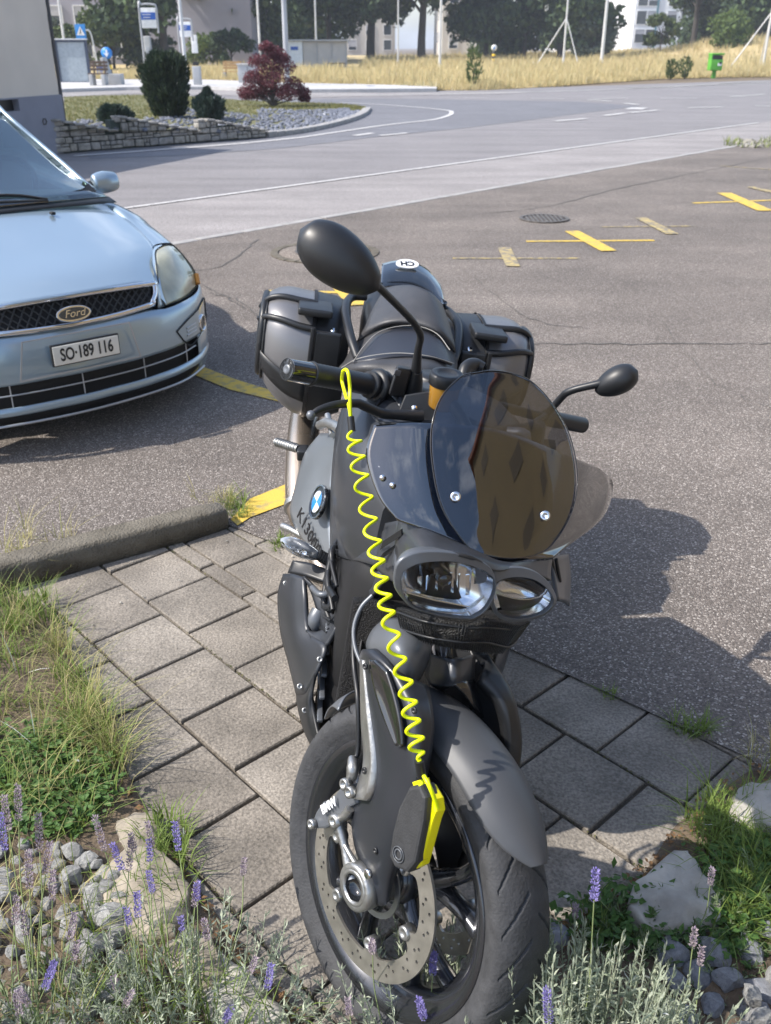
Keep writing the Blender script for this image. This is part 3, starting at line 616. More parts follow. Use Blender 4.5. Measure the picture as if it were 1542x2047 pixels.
T = [(('broad_tree'), 330, 78, 13, 15, 11.5, 13000, .34, 'leaf_dark', 'big dark tree whose low crown spreads above the bus stop signs', .4, 1.9),
     (('broad_tree'), 440, 96, 12, 12, 10.4, 8000, .32, 'leaf_dark', 'dark tree rising behind the second bus stop sign', .3, 2.6),
     (('broad_tree'), 548, 100, 6, 6.5, 4.6, 2600, .26, 'leaf_mid', 'small light green tree between the lamp post and the shelter', .14, .9),
     (('broad_tree'), 508, 118, 11, 8, 9.5, 3500, .32, 'leaf_mid', 'mid green tree standing behind the small light green one', .2, 1.8),
     (('broad_tree'), 660, 112, 13, 13, 11, 10000, .34, 'leaf_dark', 'dense dark tree directly behind the bus shelter', .35, 2.6),
     (('broad_tree'), 742, 112, 15, 12, 12.8, 10000, .34, 'leaf_dark', 'tall dark tree with a thick straight trunk to the right of the shelter', .55, 2.6),
     (('broad_tree'), 843, 108, 15, 13, 11.6, 8000, .34, 'leaf_dark', 'tree with a bare trunk and forking limbs in front of the beige block', .5, 3.6),
     (('broad_tree'), 972, 112, 13, 10.5, 12, 9500, .32, 'leaf_dark', 'narrow dark tree hiding the right half of the beige block', .3, 1.3),
     (('broad_tree'), 1048, 110, 12, 9.5, 11.4, 8500, .32, 'leaf_dark', 'dark bushy tree left of the tripod mast', .3, .8),
     (('broad_tree'), 1122, 108, 14, 13, 13, 14000, .34, 'leaf_dark', 'widest dark tree, its crown reaching down to the field behind the tripod mast', .5, 1.2),
     (('round_bush'), 1186, 104, 3.6, 5.0, 3.5, 2600, .2, 'leaf_grey', 'grey green round bush in front of the white building edge', .12, .1),
     (('round_bush'), 1320, 106, 3.8, 3.8, 3.4, 2200, .18, 'leaf_mid', 'small round green tree standing before the white block', .12, .4),
     (('broad_tree'), 1385, 118, 13, 10, 10, 5500, .34, 'leaf_dark', 'tree with leaning trunk and open crown above the mound of the field', .4, 3.8),
     (('broad_tree'), 1452, 122, 15, 11, 13, 7500, .36, 'leaf_dark', 'large dark tree behind the green litter bin', .45, 2.2),
     (('broad_tree'), 1510, 112, 15, 10, 13.5, 6500, .34, 'leaf_dark', 'tall dark tree at the right end of the tree row', .5, 1.2),
     (('round_bush'), 1446, 100, 2.9, 5.5, 2.8, 2400, .2, 'leaf_light', 'bright green low bush on the mound beneath the large dark tree', .1, .1),
     (('round_bush'), 155, 74, 3.4, 3.6, 3.3, 2200, .17, 'leaf_mid', 'leafy bush behind the blue pedestrian crossing sign', .12, .1),
     (('round_bush'), 225, 78, 4.2, 5.6, 4.0, 3600, .2, 'leaf_mid', 'wide green bush in front of the mauve block, right of the crossing sign', .14, .1),
     (('round_bush'), 124, 84, 4.6, 2.6, 4.3, 2000, .18, 'leaf_grey', 'slender greyish bush beside the corner of the cream house', .1, .1),
     (('round_bush'), 410, 88, 2.4, 4.5, 2.3, 1800, .18, 'leaf_light', 'low light green shrub behind the ticket pillar', .1, .1),
     (('round_bush'), 462, 84, 3.2, 3.6, 3.1, 2500, .17, 'leaf_dark', 'round dark shrub behind the small wooden bench', .1, .1),
     (('round_bush'), 300, 80, 2.6, 5.2, 2.5, 2300, .18, 'leaf_dark', 'low dark shrub behind the tall bus stop sign', .1, .1)]
for (nm, px, y, h, cw, ch, nl, ls, lm, lab, tr, bs) in T:
    tree(nm, W(px, 100, y).x, y, h, cw, ch, nl, ls, lm, lab, 'tree' if nm == 'broad_tree' else 'bush', tr, bs, 16 if nm == 'broad_tree' else 9, 'trees behind the road' if nm == 'broad_tree' else 'bushes behind the road', z0=fz(W(px, 100, y).x, y) if px > 590 else 0)
for px, y, wd_, h_, lab in ((600, 128, 12, 4.6, 'dark hedge bush filling the gap behind the left end of the bus shelter'), (1010, 128, 11, 5.0, 'dark hedge bush right of the beige block'), (1085, 126, 10, 5.2, 'dark hedge bush directly behind the tripod mast'), (1420, 128, 12, 4.6, 'dark hedge bush behind the trunks near the litter bin'), (1520, 126, 11, 5.0, 'dark hedge bush at the far right behind the field')):
    x_ = W(px, 100, y).x; tree('hedge_bush', x_, y, h_, wd_, h_ - .2, 5200, .3, 'leaf_dark', lab, 'bush', .14, .1, 14, 'bushes behind the road', z0=fz(x_, y))
# yew, small shrubs and maple on the island
island('yew', [(.012, .028, .018), (.028, .052, .025), (.045, .075, .032)], .75, 0, trans=.12); island('juniper', [(.03, .055, .045), (.055, .085, .065), (.04, .07, .05)], .75, 0, trans=.12)
island('maple_leaf', [(.09, .02, .03), (.16, .035, .05), (.06, .016, .025), (.21, .06, .08)], .7, 0, trans=.3)
def ovoid(name, base, prof, n, ls, lm, label, cat, needle=.3, group=None, up=1.0):
    """prof: list of (height, radius)"""
    e = empty(name, base, label, cat, group); b = Vector(base); H = prof[-1][0]; m = MB()
    m.tube([b - ZZ * .05, b + ZZ * H * .5], [.05, .03], n=7); m.build('trunk', 'bark', e); m = MB()
    for i in range(n):
        z = random.random() * H; k = 0
        while k < len(prof) - 2 and prof[k + 1][0] < z: k += 1
        q = (z - prof[k][0]) / (prof[k + 1][0] - prof[k][0]); r = prof[k][1] * (1 - q) + prof[k + 1][1] * q
        a = random.uniform(0, 6.28); d = Vector((math.cos(a), math.sin(a), 0)); rr = r * (random.random() ** .35) * (1 + .30 * noise.noise(Vector((d.x * 2, d.y * 2, z * 3)) + b) * 2)
        p = b + d * rr + ZZ * z; g = (ZZ * up * random.uniform(.6, 1.4) + d * random.uniform(.2, .9) + Vector((random.gauss(0, .2), random.gauss(0, .2), 0))).normalized(); s = g.cross(Vector((random.gauss(0, 1), random.gauss(0, 1), .2))).normalized(); l = ls * random.uniform(.7, 1.6)
        m.add([p - s * l * needle, p + s * l * needle, p + g * l + s * l * needle * .4, p + g * l * 1.25, p + g * l - s * l * needle * .4], [[0, 1, 2, 3, 4]], False)
    if up >= 1 and H > .5 and cat == 'bush':
        for i in range(70):
            a = random.uniform(0, 6.28); q = random.random() ** .5; zt = H * random.uniform(.55, .98); rr = prof[3][1] * q * (1.05 - .3 * (zt / H)); b0 = b + Vector((math.cos(a) * rr, math.sin(a) * rr, zt)); hh = random.uniform(.06, .20) * H / 1.3
            for k in range(26):
                t = random.random(); p = b0 + ZZ * hh * t; g = (ZZ * random.uniform(.6, 1.4) + Vector((random.gauss(0, .4), random.gauss(0, .4), 0))).normalized(); s = g.orthogonal().normalized(); l = ls * random.uniform(.5, .9) * (1.2 - t * .6)
                m.add([p - s * l * .2, p + s * l * .2, p + g * l], [[0, 1, 2]], False)
    m.build('crown', lm, e); return e
def islpx(px, py):
    best = None
    for i in range(60):
        for j in range(30):
            p = isl(i / 59, j / 29); d = p - Vector((0, 0, CH)); zc = d.y * CP_ - d.z * SP_; X_ = PW / 2 + FPX * d.x / zc; Y_ = PH / 2 - FPX * (d.y * SP_ + d.z * CP_) / zc; q = (X_ - px) ** 2 + (Y_ - py) ** 2
            if best is None or q < best[0]: best = (q, p)
    return best[1]
b = islpx(344, 232); ppm = FPX / (b.y * CP_ + 1.4 * SP_); hy = 118 / ppm; ry = 43 / ppm
ovoid('yew_bush', b, [(0, ry * .5), (hy * .15, ry * .78), (hy * .45, ry * .96), (hy * .75, ry * 1.0), (hy * .90, ry * .82), (hy * .97, ry * .5)], 9000, .055, 'yew', 'tall dark upright yew bush on the gravel bed', 'bush')
b = islpx(417, 240); ppm = FPX / (b.y * CP_ + 1.4 * SP_)
ovoid('dwarf_conifer', b, [(0, 22 / ppm), (20 / ppm, 29 / ppm), (36 / ppm, 24 / ppm), (46 / ppm, 9 / ppm), (57 / ppm, 2 / ppm)], 4500, .045, 'juniper', 'small blue green conifer with a pointed top, right of the tall yew', 'bush')
b = islpx(235, 247); ppm = FPX / (b.y * CP_ + 1.4 * SP_)
ovoid('low_juniper', b, [(0, 28 / ppm), (14 / ppm, 33 / ppm), (25 / ppm, 25 / ppm), (32 / ppm, 12 / ppm)], 3500, .05, 'juniper', 'low flat green shrub above the left end of the stone wall', 'bush', up=.5)
b = islpx(545, 213); ppm = FPX / (b.y * CP_ + 1.4 * SP_)
e = empty('red_maple', b, 'dark red leaved Japanese maple on the gravel bed', 'tree'); m = MB(); m2 = MB(); pads = []
for (ox, oz, rx) in [(-48, 30, 22), (-20, 42, 26), (10, 50, 26), (40, 42, 22), (58, 28, 18), (-36, 55, 20), (-8, 68, 26), (24, 74, 24), (-22, 84, 20), (8, 96, 22), (22, 88, 16), (-6, 108, 15), (-52, 22, 16), (62, 16, 12), (30, 26, 20), (-24, 24, 20), (0, 30, 22)]:
    c = b + Vector((ox / ppm, random.uniform(-.35, .35), oz / ppm)); pads.append((c, rx / ppm)); m.tube([b, b + Vector((ox / ppm * .25, 0, oz / ppm * .45)), c], [.03, .02, .006], n=6, sub=4)
m.build('trunk', 'bark', e)
for i in range(13000):
    c, r = random.choice(pads); d = Vector((random.gauss(0, 1), random.gauss(0, 1), random.gauss(0, 1))).normalized() * r * 1.12 * random.random() ** .45
    leaf(m2, c + Vector((d.x, d.y, d.z * .6 - .25 * abs(d.x) * .6)), .03, 0)
m2.build('crown', 'maple_leaf', e)
# ============================================================ street furniture
mat('pole_white', (.62, .63, .64), .5, .2, var=.08, scale=1); mat('pole_grey', (.40, .41, .43), .55, .3, var=.1, scale=1); mat('sign_blue', (.02, .10, .42), .5); mat('sign_white', (.82, .82, .82), .5); mat('sign_cyan', (.02, .22, .62), .5)
mat('black_paint', (.02, .02, .02), .5); mat('yellow_board', (.8, .55, .03), .6); mat('wood', (.42, .27, .13), .8, var=.2, scale=6); mat('wood_dark', (.11, .075, .055), .8, var=.2, scale=6)
mat('concrete_grey', (.42, .42, .42), .9, var=.12, scale=4, bump=.3); mat('bin_green', (.10, .38, .04), .5, var=.08, scale=5); mat('cabinet_navy', (.035, .05, .09), .5); mat('frost_glass', (.34, .39, .43), .25, spec=.6); mat('panel_beige', (.52, .48, .44), .7, var=.06, scale=2)
def at(px, y): return W(px, 100, y).x
def pole(name, pxb, pxt, y, r, h, label, cat='lamp post', mt='pole_white', group='white poles along the field', z0=0, arm=None):
    x = at(pxb, y); e = empty(name, (x, y, z0), label, cat, group)
    m = MB(); m.tube([(x, y, z0), (x, y, z0 + h)], [r * 1.25, r * .8], n=12); m.build('shaft', mt, e)
    m = MB(); m.lathe([(0, r * 2.2), (.05, r * 2.2), (.07, r * 1.3), (.3, r * 1.28)], (x, y, z0), ZZ, 12); m.build('base', mt, e)
    m = MB(); m.tube([(x, y, z0 + h), (x, y - .2, z0 + h + .25), (x, y - .9, z0 + h + .35)], [r * .7, r * .5], n=8, sub=3); m.box((x, y - 1.1, z0 + h + .34), (1, 0, 0), (0, 1, 0), ZZ, .25, .6, .12, .03); m.build('lamp_head', 'pole_grey', e); return e
pole('lamp_post', 368, 0, 42, .06, 8, 'white lamp post beside the second bus stop sign')
pole('lamp_post', 572, 0, 44, .10, 9, 'thick grey lamp post rising behind the red maple', mt='pole_grey')
pole('lamp_post', 520, 0, 70, .07, 9, 'thin white lamp post left of the thick grey lamp post')
pole('lamp_post', 633, 0, 88, .07, 9, 'thin pole rising behind the bus shelter roof')
pole('lamp_post', 796, 0, 84, .06, 9, 'thinnest white lamp post, just right of the thick straight tree trunk', z0=fz(0, 84))
pole('lamp_post', 880, 0, 80, .09, 9, 'white lamp post in front of the beige block corner', z0=fz(4, 80))
pole('lamp_post', 1205, 0, 92, .13, 9, 'tall white lamp post in front of the white block', z0=fz(18, 92))
pole('lamp_post', 131, 0, 66, .07, 9, 'thin white lamp post beside the cream house corner')
def mast(px, y, label):
    x = at(px, y); z0 = fz(x, y); e = empty('tripod_mast', (x, y, z0), label, 'mast', 'tripod masts in the dry field'); m = MB(); m.cyl((x, y, z0), (x, y, z0 + 8.5), .09, .06, 10); m.build('shaft', 'pole_white', e)
    for dx_, dy_ in ((-2.2, .6), (1.2, -.8), (.4, 1.8)): m = MB(); m.cyl((x + dx_, y + dy_, z0), (x, y, z0 + 3.6), .05, .04, 8); m.build('leg', 'pole_white', e)
mast(1128, 86, 'white mast with three splayed legs in front of the widest dark tree'); mast(1531, 74, 'white mast with splayed legs at the right end of the field')
# bus stop signs
def bus_sign(px, y, ztop, wdt, ph, label, z0=0):
    x = at(px, y); e = empty('bus_stop_sign', (x, y, z0), label, 'bus stop sign', 'bus stop signs'); m = MB()
    m.tube([(x - wdt / 2, y, z0), (x - wdt / 2, y, ztop - .12), (x - wdt / 2 + .1, y, ztop), (x + wdt / 2 - .1, y, ztop), (x + wdt / 2, y, ztop - .12), (x + wdt / 2, y, ztop - ph - .25)], .032, n=10, sub=4); m.build('frame', 'pole_grey', e)
    m = MB(); m.box((x, y, ztop - .1 - ph / 2), (1, 0, 0), (0, 1, 0), ZZ, wdt - .08, .04, ph, .008); p = m.build('panel', 'sign_white', e)
    m = MB(); m.box((x, y - .024, ztop - .1 - ph * .40), (1, 0, 0), (0, 1, 0), ZZ, wdt - .1, .006, ph * .36); m.build('blue_field', 'sign_blue', p)
    m = MB()
    for k in range(2): m.box((x - .06, y - .03, ztop - .1 - ph * (.33 + .14 * k)), (1, 0, 0), (0, 1, 0), ZZ, wdt * (.5 - .1 * k), .004, .025)
    for k in range(3): m.box((x - .08, y - .024, ztop - .1 - ph * (.68 + .08 * k)), (1, 0, 0), (0, 1, 0), ZZ, wdt * (.4 + .1 * k) * .8, .004, .014)
    m.build('lettering', 'pole_white', p); return e
bus_sign(304, 36, W(304, 9, 36).z, .60, .62, 'taller bus stop sign with blue and white panel, above the tall yew bush')
bus_sign(374, 43, W(374, 38, 43).z, .58, .56, 'lower bus stop sign with blue and white panel, right of the white lamp post')
y = 36; x = at(298, y); e = empty('concrete_post', (x, y, 0), 'grey concrete post carrying the taller bus stop sign', 'post'); m = MB(); m.box((x, y - .1, W(298, 72, y).z / 2), (1, 0, 0), (0, 1, 0), ZZ, .24, .14, W(298, 72, y).z, .03); m.build('post', 'concrete_grey', e); m = MB(); m.box((x, y - .18, W(298, 110, y).z), (1, 0, 0), (0, 1, 0), ZZ, .16, .03, .5, .01); m.build('timetable', 'pole_grey', e)
y = 43.5; x = at(390, y); e = empty('ticket_machine', (x, y, .13), 'slim white timetable pillar with dark slot below the lower bus stop sign', 'ticket machine'); zt = W(390, 83, y).z
m = MB(); m.box((x, y, (zt + .9) / 2 + .35), (1, 0, 0), (0, 1, 0), ZZ, .24, .16, zt - 1.1, .02); m.build('housing', 'sign_white', e); m = MB(); m.box((x, y, .45), (1, 0, 0), (0, 1, 0), ZZ, .34, .26, .8, .03); m.build('bin', 'pole_grey', e); m = MB(); m.box((x, y - .09, .95), (1, 0, 0), (0, 1, 0), ZZ, .26, .05, .14, .01); m.build('slot', 'black_paint', e)
# information cabinet
y = 47; x0, x1 = at(116, y), at(171, y); zt, zb = W(140, 84, y).z, W(140, 163, y).z; e = empty('display_cabinet', ((x0 + x1) / 2, y, 0), 'large glazed poster cabinet with dark frame next to the cream house', 'display cabinet')
m = MB(); m.plate([(x0 - .08, zb - .08), (x1 + .1, zb - .08), (x1 + .1, zt + .08), (x0 - .08, zt + .08)], [[(x0, zb), (x1, zb), (x1, zt), (x0, zt)]], .2, (0, y, 0), (1, 0, 0), ZZ); m.build('frame', 'cabinet_navy', e)
m = MB(); m.abox(x0 - .3, x1 + .12, y - .15, y + .15, zt + .085, zt + .14, .01); m.build('cap_strip', 'pole_white', e)
m = MB(); m.abox(x0, x1, y - .04, y - .02, zb, zt); m.build('glass', 'frost_glass', e)
for xx in (x0 - .04, x1 + .06): m = MB(); m.abox(xx - .05, xx + .05, y - .06, y + .06, 0, zb - .08); m.build('post', 'pole_grey', e)
# benches
def bench(px0, px1, y, label, z0=.13, back=True, wm='wood'):
    x0, x1 = at(px0, y), at(px1, y); e = empty('bench', ((x0 + x1) / 2, y, z0), label, 'bench', 'benches at the bus stop')
    for x in (x0 + .12, x1 - .12): m = MB(); m.box((x, y, z0 + .21), (1, 0, 0), (0, 1, 0), ZZ, .16, .5, .42, .02); m.build('concrete_foot', 'concrete_grey', e)
    m = MB()
    for k in range(4): m.abox(x0, x1, y - .24 + k * .13, y - .14 + k * .13, z0 + .425, z0 + .465, .006)
    m.build('seat', wm, e)
    if back:
        m = MB()
        for k in range(3): m.abox(x0, x1, y + .27 + .02 * k, y + .30 + .02 * k, z0 + .56 + .13 * k, z0 + .66 + .13 * k, .006)
        for x in (x0 + .15, x1 - .15): m.abox(x - .03, x + .03, y + .305, y + .35, z0 + .42, z0 + .95)
        m.build('backrest', wm, e)
bench(172, 208, 43, 'dark brown bench with concrete feet in front of the glazed cabinet', .13, True, 'wood_dark'); bench(442, 480, 53, 'pale wooden bench on a concrete foot, left of the grey cabinet', .0)
y = 44; x = at(222, y); e = empty('litter_bin', (x, y, .13), 'grey concrete block seat with sloping back at the right of the dark brown bench', 'stone seat')
m = MB(); m.abox(x - .34, x + .36, y - .3, y + .3, .13, .55, .03); m.build('seat', 'concrete_grey', e); m = MB(); m.box((x - .28, y, .8), (1, 0, .25), (0, 1, 0), (-.25, 0, 1), .14, .6, .75, .03); m.build('back', 'concrete_grey', e); e.name = 'stone_bench'
# grey cabinet
y = 46; x0, x1 = at(473, y), at(512, y); zt = W(490, 127, y).z; e = empty('utility_cabinet', ((x0 + x1) / 2, y, 0), 'grey street utility cabinet with lid beside the red maple', 'utility cabinet')
m = MB(); m.abox(x0, x1, y, y + .5, 0, zt - .08, .015); m.build('housing', 'pole_grey', e); m = MB(); m.abox(x0 - .04, x1 + .04, y - .04, y + .54, zt - .075, zt, .015); m.build('lid', 'concrete_grey', e); m = MB(); m.abox((x0 + x1) / 2 - .01, (x0 + x1) / 2 + .01, y - .012, y + .003, .1, zt - .12); m.build('door_seam', 'black_paint', e)
# bus shelter
y = 82; x0, xm, x1 = at(573, y), at(605, y), at(692, y); zt = W(630, 79, y).z; e = empty('bus_shelter', ((x0 + x1) / 2, y, 0), 'flat roofed bus shelter with beige panels and white end wall', 'bus shelter')
m = MB(); m.abox(x0 - .2, x1 + .15, y - .2, y + 2.4, zt - .12, zt, .02); m.build('roof', 'concrete_light', e); m = MB(); m.abox(x0, xm, y, y + .15, .0, zt - .125); m.build('end_wall', 'sign_white', e)
m = MB(); m.abox(x0 + .35, xm - .35, y - .03, y - .003, zt - .75, zt - .5); m.build('notice', 'sign_blue', e)
for k in range(3):
    a = xm + (x1 - xm) * k / 3; b2 = xm + (x1 - xm) * (k + 1) / 3; m = MB(); m.abox(a + .06, b2 - .04, y + .05, y + .09, .15, zt - .16); m.build('glass_panel', 'panel_beige', e); m = MB(); m.abox(b2 - .04, b2 + .04, y, y + .12, 0, zt - .125); m.build('post', 'concrete_light', e)
m = MB(); m.abox(x0, x1, y + 2.1, y + 2.25, 0, zt - .125); m.build('rear_wall', 'panel_beige', e); m = MB(); m.abox(at(655, y), at(690, y), y - .35, y - .05, .4, .48); m.build('bench_seat', 'wood_dark', e)
# pedestrian crossing sign
y = 62; x = at(167, y); e = empty('crossing_sign', (at(193, y), y, 0), 'blue square pedestrian crossing sign on a bent white pole', 'road sign'); z1 = W(167, 64, y).z; s = .62
m = MB(); m.tube([(at(193, y), y, 0), (at(188, y), y, z1 * .8), (at(184, y), y, z1 + .05), (at(178, y), y, z1 + .1), (x, y, z1 + .1)], .045, n=8, sub=5); m.build('pole', 'pole_white', e)
m = MB(); m.box((x, y - .08, z1), (1, 0, 0), (0, 1, 0), ZZ, s, .03, s * 1.35, .01); p = m.build('plate', 'sign_cyan', e)
m = MB(); m.plate([(-.24, -.2), (.24, -.2), (0, .26)], [], .006, (x, y - .1, z1 + .03), (1, 0, 0), ZZ); m.build('white_triangle', 'sign_white', p)
m = MB(); c_ = Vector((x, y - .106, z1 + .02)); m.plate(circle(.035, 12, 0, .12), [], .004, c_, (1, 0, 0), ZZ); m.plate([(-.02, .08), (.03, .08), (.03, -.02), (.09, -.15), (.06, -.16), (.0, -.05), (-.08, -.16), (-.11, -.14), (-.03, 0)], [], .004, c_, (1, 0, 0), ZZ); m.build('walking_figure', 'black_paint', p)
# traffic island bollards
for px, y, lab in ((213, 50, 'yellow and black banded bollard with round blue sign, behind the concrete seat'), (988, 96, 'yellow and black banded bollard with round sign at the back of the dry field')):
    x = at(px, y); z0 = fz(x, y) if px > 600 else 0; e = empty('banded_bollard', (x, y, z0), lab, 'bollard', 'banded bollards')
    for k in range(5): m = MB(); m.lathe([(k * .2 + .002, .0), (k * .2 + .002, .17), (k * .2 + .198, .17), (k * .2 + .198, 0)], (x, y, z0), ZZ, 14); m.build('band', 'yellow_board' if k % 2 else 'black_paint', e)
    m = MB(); m.lathe([(0, 0), (0, .27), (.03, .27), (.03, 0)], (x, y, z0 + 1.32), (0, -1, 0), 20); sg = m.build('round_sign', 'sign_cyan' if px < 600 else 'sign_white', e)
    m = MB(); m.plate([(-.04, .14), (.04, .14), (.04, -.02), (.12, .02), (-.02, -.18), (-.15, .02), (-.04, -.02)], [], .006, (x, y - .035, z0 + 1.32), (1, 0, 0), ZZ); m.build('arrow', 'sign_white' if px < 600 else 'sign_cyan', sg)
# second hand bin (blue) beside it
y = 58; x = at(196, y); e = empty('blue_container', (x, y, 0), 'small dark blue container beside the banded bollard', 'container'); m = MB(); m.abox(x - .22, x + .22, y, y + .4, 0, .6, .04); m.build('body', 'sign_blue', e); m = MB(); m.abox(x - .25, x + .25, y - .03, y + .43, .61, .67, .02); m.build('lid', 'black_paint', e)
# green bin
g = G(1432, 156); y = g.y - .6; sc = FPX / (y * CP_ + CH * SP_); x0, x1 = at(1422, y), at(1446, y); zt, zb = W(1434, 106, y).z, W(1434, 141, y).z
e = empty('litter_bin', (g.x, y, 0), 'bright green litter bin on a post in front of the dry field', 'litter bin')
xc = (x0 + x1) / 2; m = MB(); m.abox(x0, x1, y - .3, y + .3, zb, zt - .32, .04); m.build('body', 'bin_green', e); m = MB(); m.abox(x0 - .02, x1 + .02, y - .34, y + .34, zt - .1, zt, .03); m.abox(x0, x0 + .05, y - .3, y + .3, zt - .33, zt - .1); m.abox(x0, x1, y + .25, y + .3, zt - .33, zt - .1); m.build('hood', 'bin_green', e)
m = MB(); m.abox(x0 + .04, x1 - .04, y - .28, y + .2, zt - .34, zt - .12); m.build('opening', 'black_paint', e); m = MB(); m.abox(xc - .1, xc + .12, y - .05, y + .05, 0, zb); m.build('post', 'bin_green', e); m = MB(); m.abox(xc + .05, x1 - .06, y - .318, y - .302, zb + .25, zt - .5); m.build('notice', 'sign_white', e)
m = MB(); m.plate(circle(.07, 14), [], .006, (xc + .2, y - .322, (zb + zt) / 2 - .05), (1, 0, 0), ZZ); m.build('emblem', 'black_paint', e)
# weeds in field front and rubble heap at right
for px, py, hh, lab in ((946, 178, 1.5, 'tall leafy weed at the front edge of the dry field'), (1340, 160, .9, 'brownish weed at the front of the field left of the litter bin'), (1368, 158, 1.0, 'thin upright weed in the field nearest the litter bin')):
    g = G(px, py); ovoid('weed', g + ZZ * .05, [(0, .1), (hh * .3, .3), (hh * .6, .38), (hh * .9, .2), (hh, .1)], 260, .11, 'leaf_mid', lab, 'weed', group='weeds in the field')
mw_ = MB()
for i in range(60):
    p = G(random.uniform(1450, 1600), 298 - random.random() * 16); tuft(mw_, p, 6, .16, .012, .06, .8)
tag(mw_.build('rubble_weeds', 'grass_wild'), 'low weeds growing through the pale rubble by the footpath', 'weeds', None, 'stuff')
m = MB()
for i in range(110):
    px, py = random.uniform(1470, 1600), 296 - random.random() * 14; p = G(px, py); rock(m, p + ZZ * .02, random.uniform(.03, .11))
island('rubble', [(.32, .30, .26), (.46, .44, .39), (.22, .21, .18)], .9, .5, 30, 12, .2)
tag(m.build('rubble', 'rubble'), 'pale rubble and stones heaped at the far end of the footpath edge', 'rubble', None, 'stuff')
# ============================================================ CAR (car frame: f forward from the bumper, l to the car's left, z up)
mat('car_paint', (.33, .425, .50), .32, .55, var=.02, scale=2, coat=1.0); mat('car_plastic', (.02, .022, .025), .5); mat('chrome', (.75, .76, .78), .12, 1.0, var=.02); mat('tyre_rubber', (.040, .041, .044), .72, var=.25, scale=40, bump=.2, bscale=200)
mat('lens_haze', (.24, .24, .16), .2, col2=(.54, .52, .37), scale=5, coat=1); mat('car_dark', (.008, .009, .011), .7); mat('plate_white', (.74, .71, .64), .45); mat('silver_paint', (.45, .47, .5), .35, .6); mat('cabin', (.16, .175, .18), .8, var=.2); mat('amber', (.6, .25, .03), .3)
glass('screen_glass', (.62, .72, .70), 2.9); mat('badge_blue', (.03, .04, .05), .2, coat=1)
def mir(m, rows, *a, **k):
    m.sheet([[C(*p) for p in r] for r in rows], *a, **k); m.sheet([[C(p[0], -p[1], p[2]) for p in r][::-1] for r in rows], *a, **k)
car = empty('parked_car', CO, 'light blue hatchback with hazy headlamp parked left of the motorcycle', 'car')
m = MB()
hood = [[(-.05, 0, .640), (-.065, .2, .637), (-.11, .36, .625), (-.165, .475, .602)],
        [(-.22, 0, .695), (-.24, .2, .692), (-.28, .4, .68), (-.32, .54, .650)],
        [(-.5, 0, .748), (-.5, .25, .744), (-.52, .48, .727), (-.54, .665, .695)],
        [(-.78, 0, .805), (-.78, .28, .80), (-.82, .52, .785), (-.85, .71, .757)],
        [(-.99, 0, .85), (-1.02, .3, .848), (-1.10, .55, .838), (-1.19, .71, .832)]]
rows = [[(r[3][0], -r[3][1], r[3][2]), (r[2][0], -r[2][1], r[2][2]), (r[1][0], -r[1][1], r[1][2]), r[0], r[1], r[2], r[3]] for r in hood]
m.sheet([[C(*p) for p in r] for r in rows], 6, 6, .004, away=-ZZ); m.build('bonnet', 'car_paint', car)
m = MB()
fen = [[(-.52, .64, .675), (-.535, .668, .697), (-.55, .74, .696), (-.57, .79, .675), (-.56, .83, .60), (-.52, .86, .50), (-.50, .875, .40), (-.50, .87, .20)],
       [(-.85, .685, .735), (-.85, .713, .757), (-.86, .77, .752), (-.87, .84, .71), (-.87, .885, .62), (-.86, .90, .52), (-.86, .905, .45), (-.86, .895, .20)],
       [(-1.19, .685, .81), (-1.19, .713, .832), (-1.2, .76, .82), (-1.2, .85, .76), (-1.2, .89, .65), (-1.2, .90, .5), (-1.2, .905, .4), (-1.2, .89, .20)],
       [(-2.5, .69, .89), (-2.5, .72, .90), (-2.5, .76, .88), (-2.5, .86, .80), (-2.5, .905, .66), (-2.5, .91, .5), (-2.5, .91, .4), (-2.5, .89, .20)],
       [(-3.9, .63, .93), (-3.9, .66, .94), (-3.9, .72, .92), (-3.9, .82, .82), (-3.9, .87, .66), (-3.9, .88, .5), (-3.9, .87, .4), (-3.9, .84, .25)]]
mir(m, fen, 5, 5, 0); m.build('side_panel', 'car_paint', car)
# rear and roof
m = MB()
roofl = [[(-1.82, 0, 1.292), (-1.84, .3, 1.282), (-1.90, .515, 1.238)], [(-2.3, 0, 1.375), (-2.3, .33, 1.365), (-2.3, .55, 1.33)], [(-3.1, 0, 1.365), (-3.1, .33, 1.355), (-3.1, .54, 1.32)], [(-3.75, 0, 1.27), (-3.75, .3, 1.26), (-3.7, .5, 1.23)]]
rows = [[(r[2][0], -r[2][1], r[2][2]), (r[1][0], -r[1][1], r[1][2]), r[0], r[1], r[2]] for r in roofl]; m.sheet([[C(*p) for p in r] for r in rows], 5, 5, .02, away=-ZZ); m.build('roof', 'car_paint', car)
m = MB(); rows = [[(-3.75, -.5, 1.27), (-3.78, 0, 1.3), (-3.75, .5, 1.27)], [(-3.95, -.62, .95), (-4.05, 0, .95), (-3.95, .62, .95)], [(-3.98, -.82, .6), (-4.12, 0, .6), (-3.98, .82, .6)], [(-3.95, -.82, .25), (-4.1, 0, .25), (-3.95, .82, .25)]]
m.sheet([[C(*p) for p in r] for r in rows], 5, 5, .02, away=hcv); m.build('tailgate', 'car_paint', car)
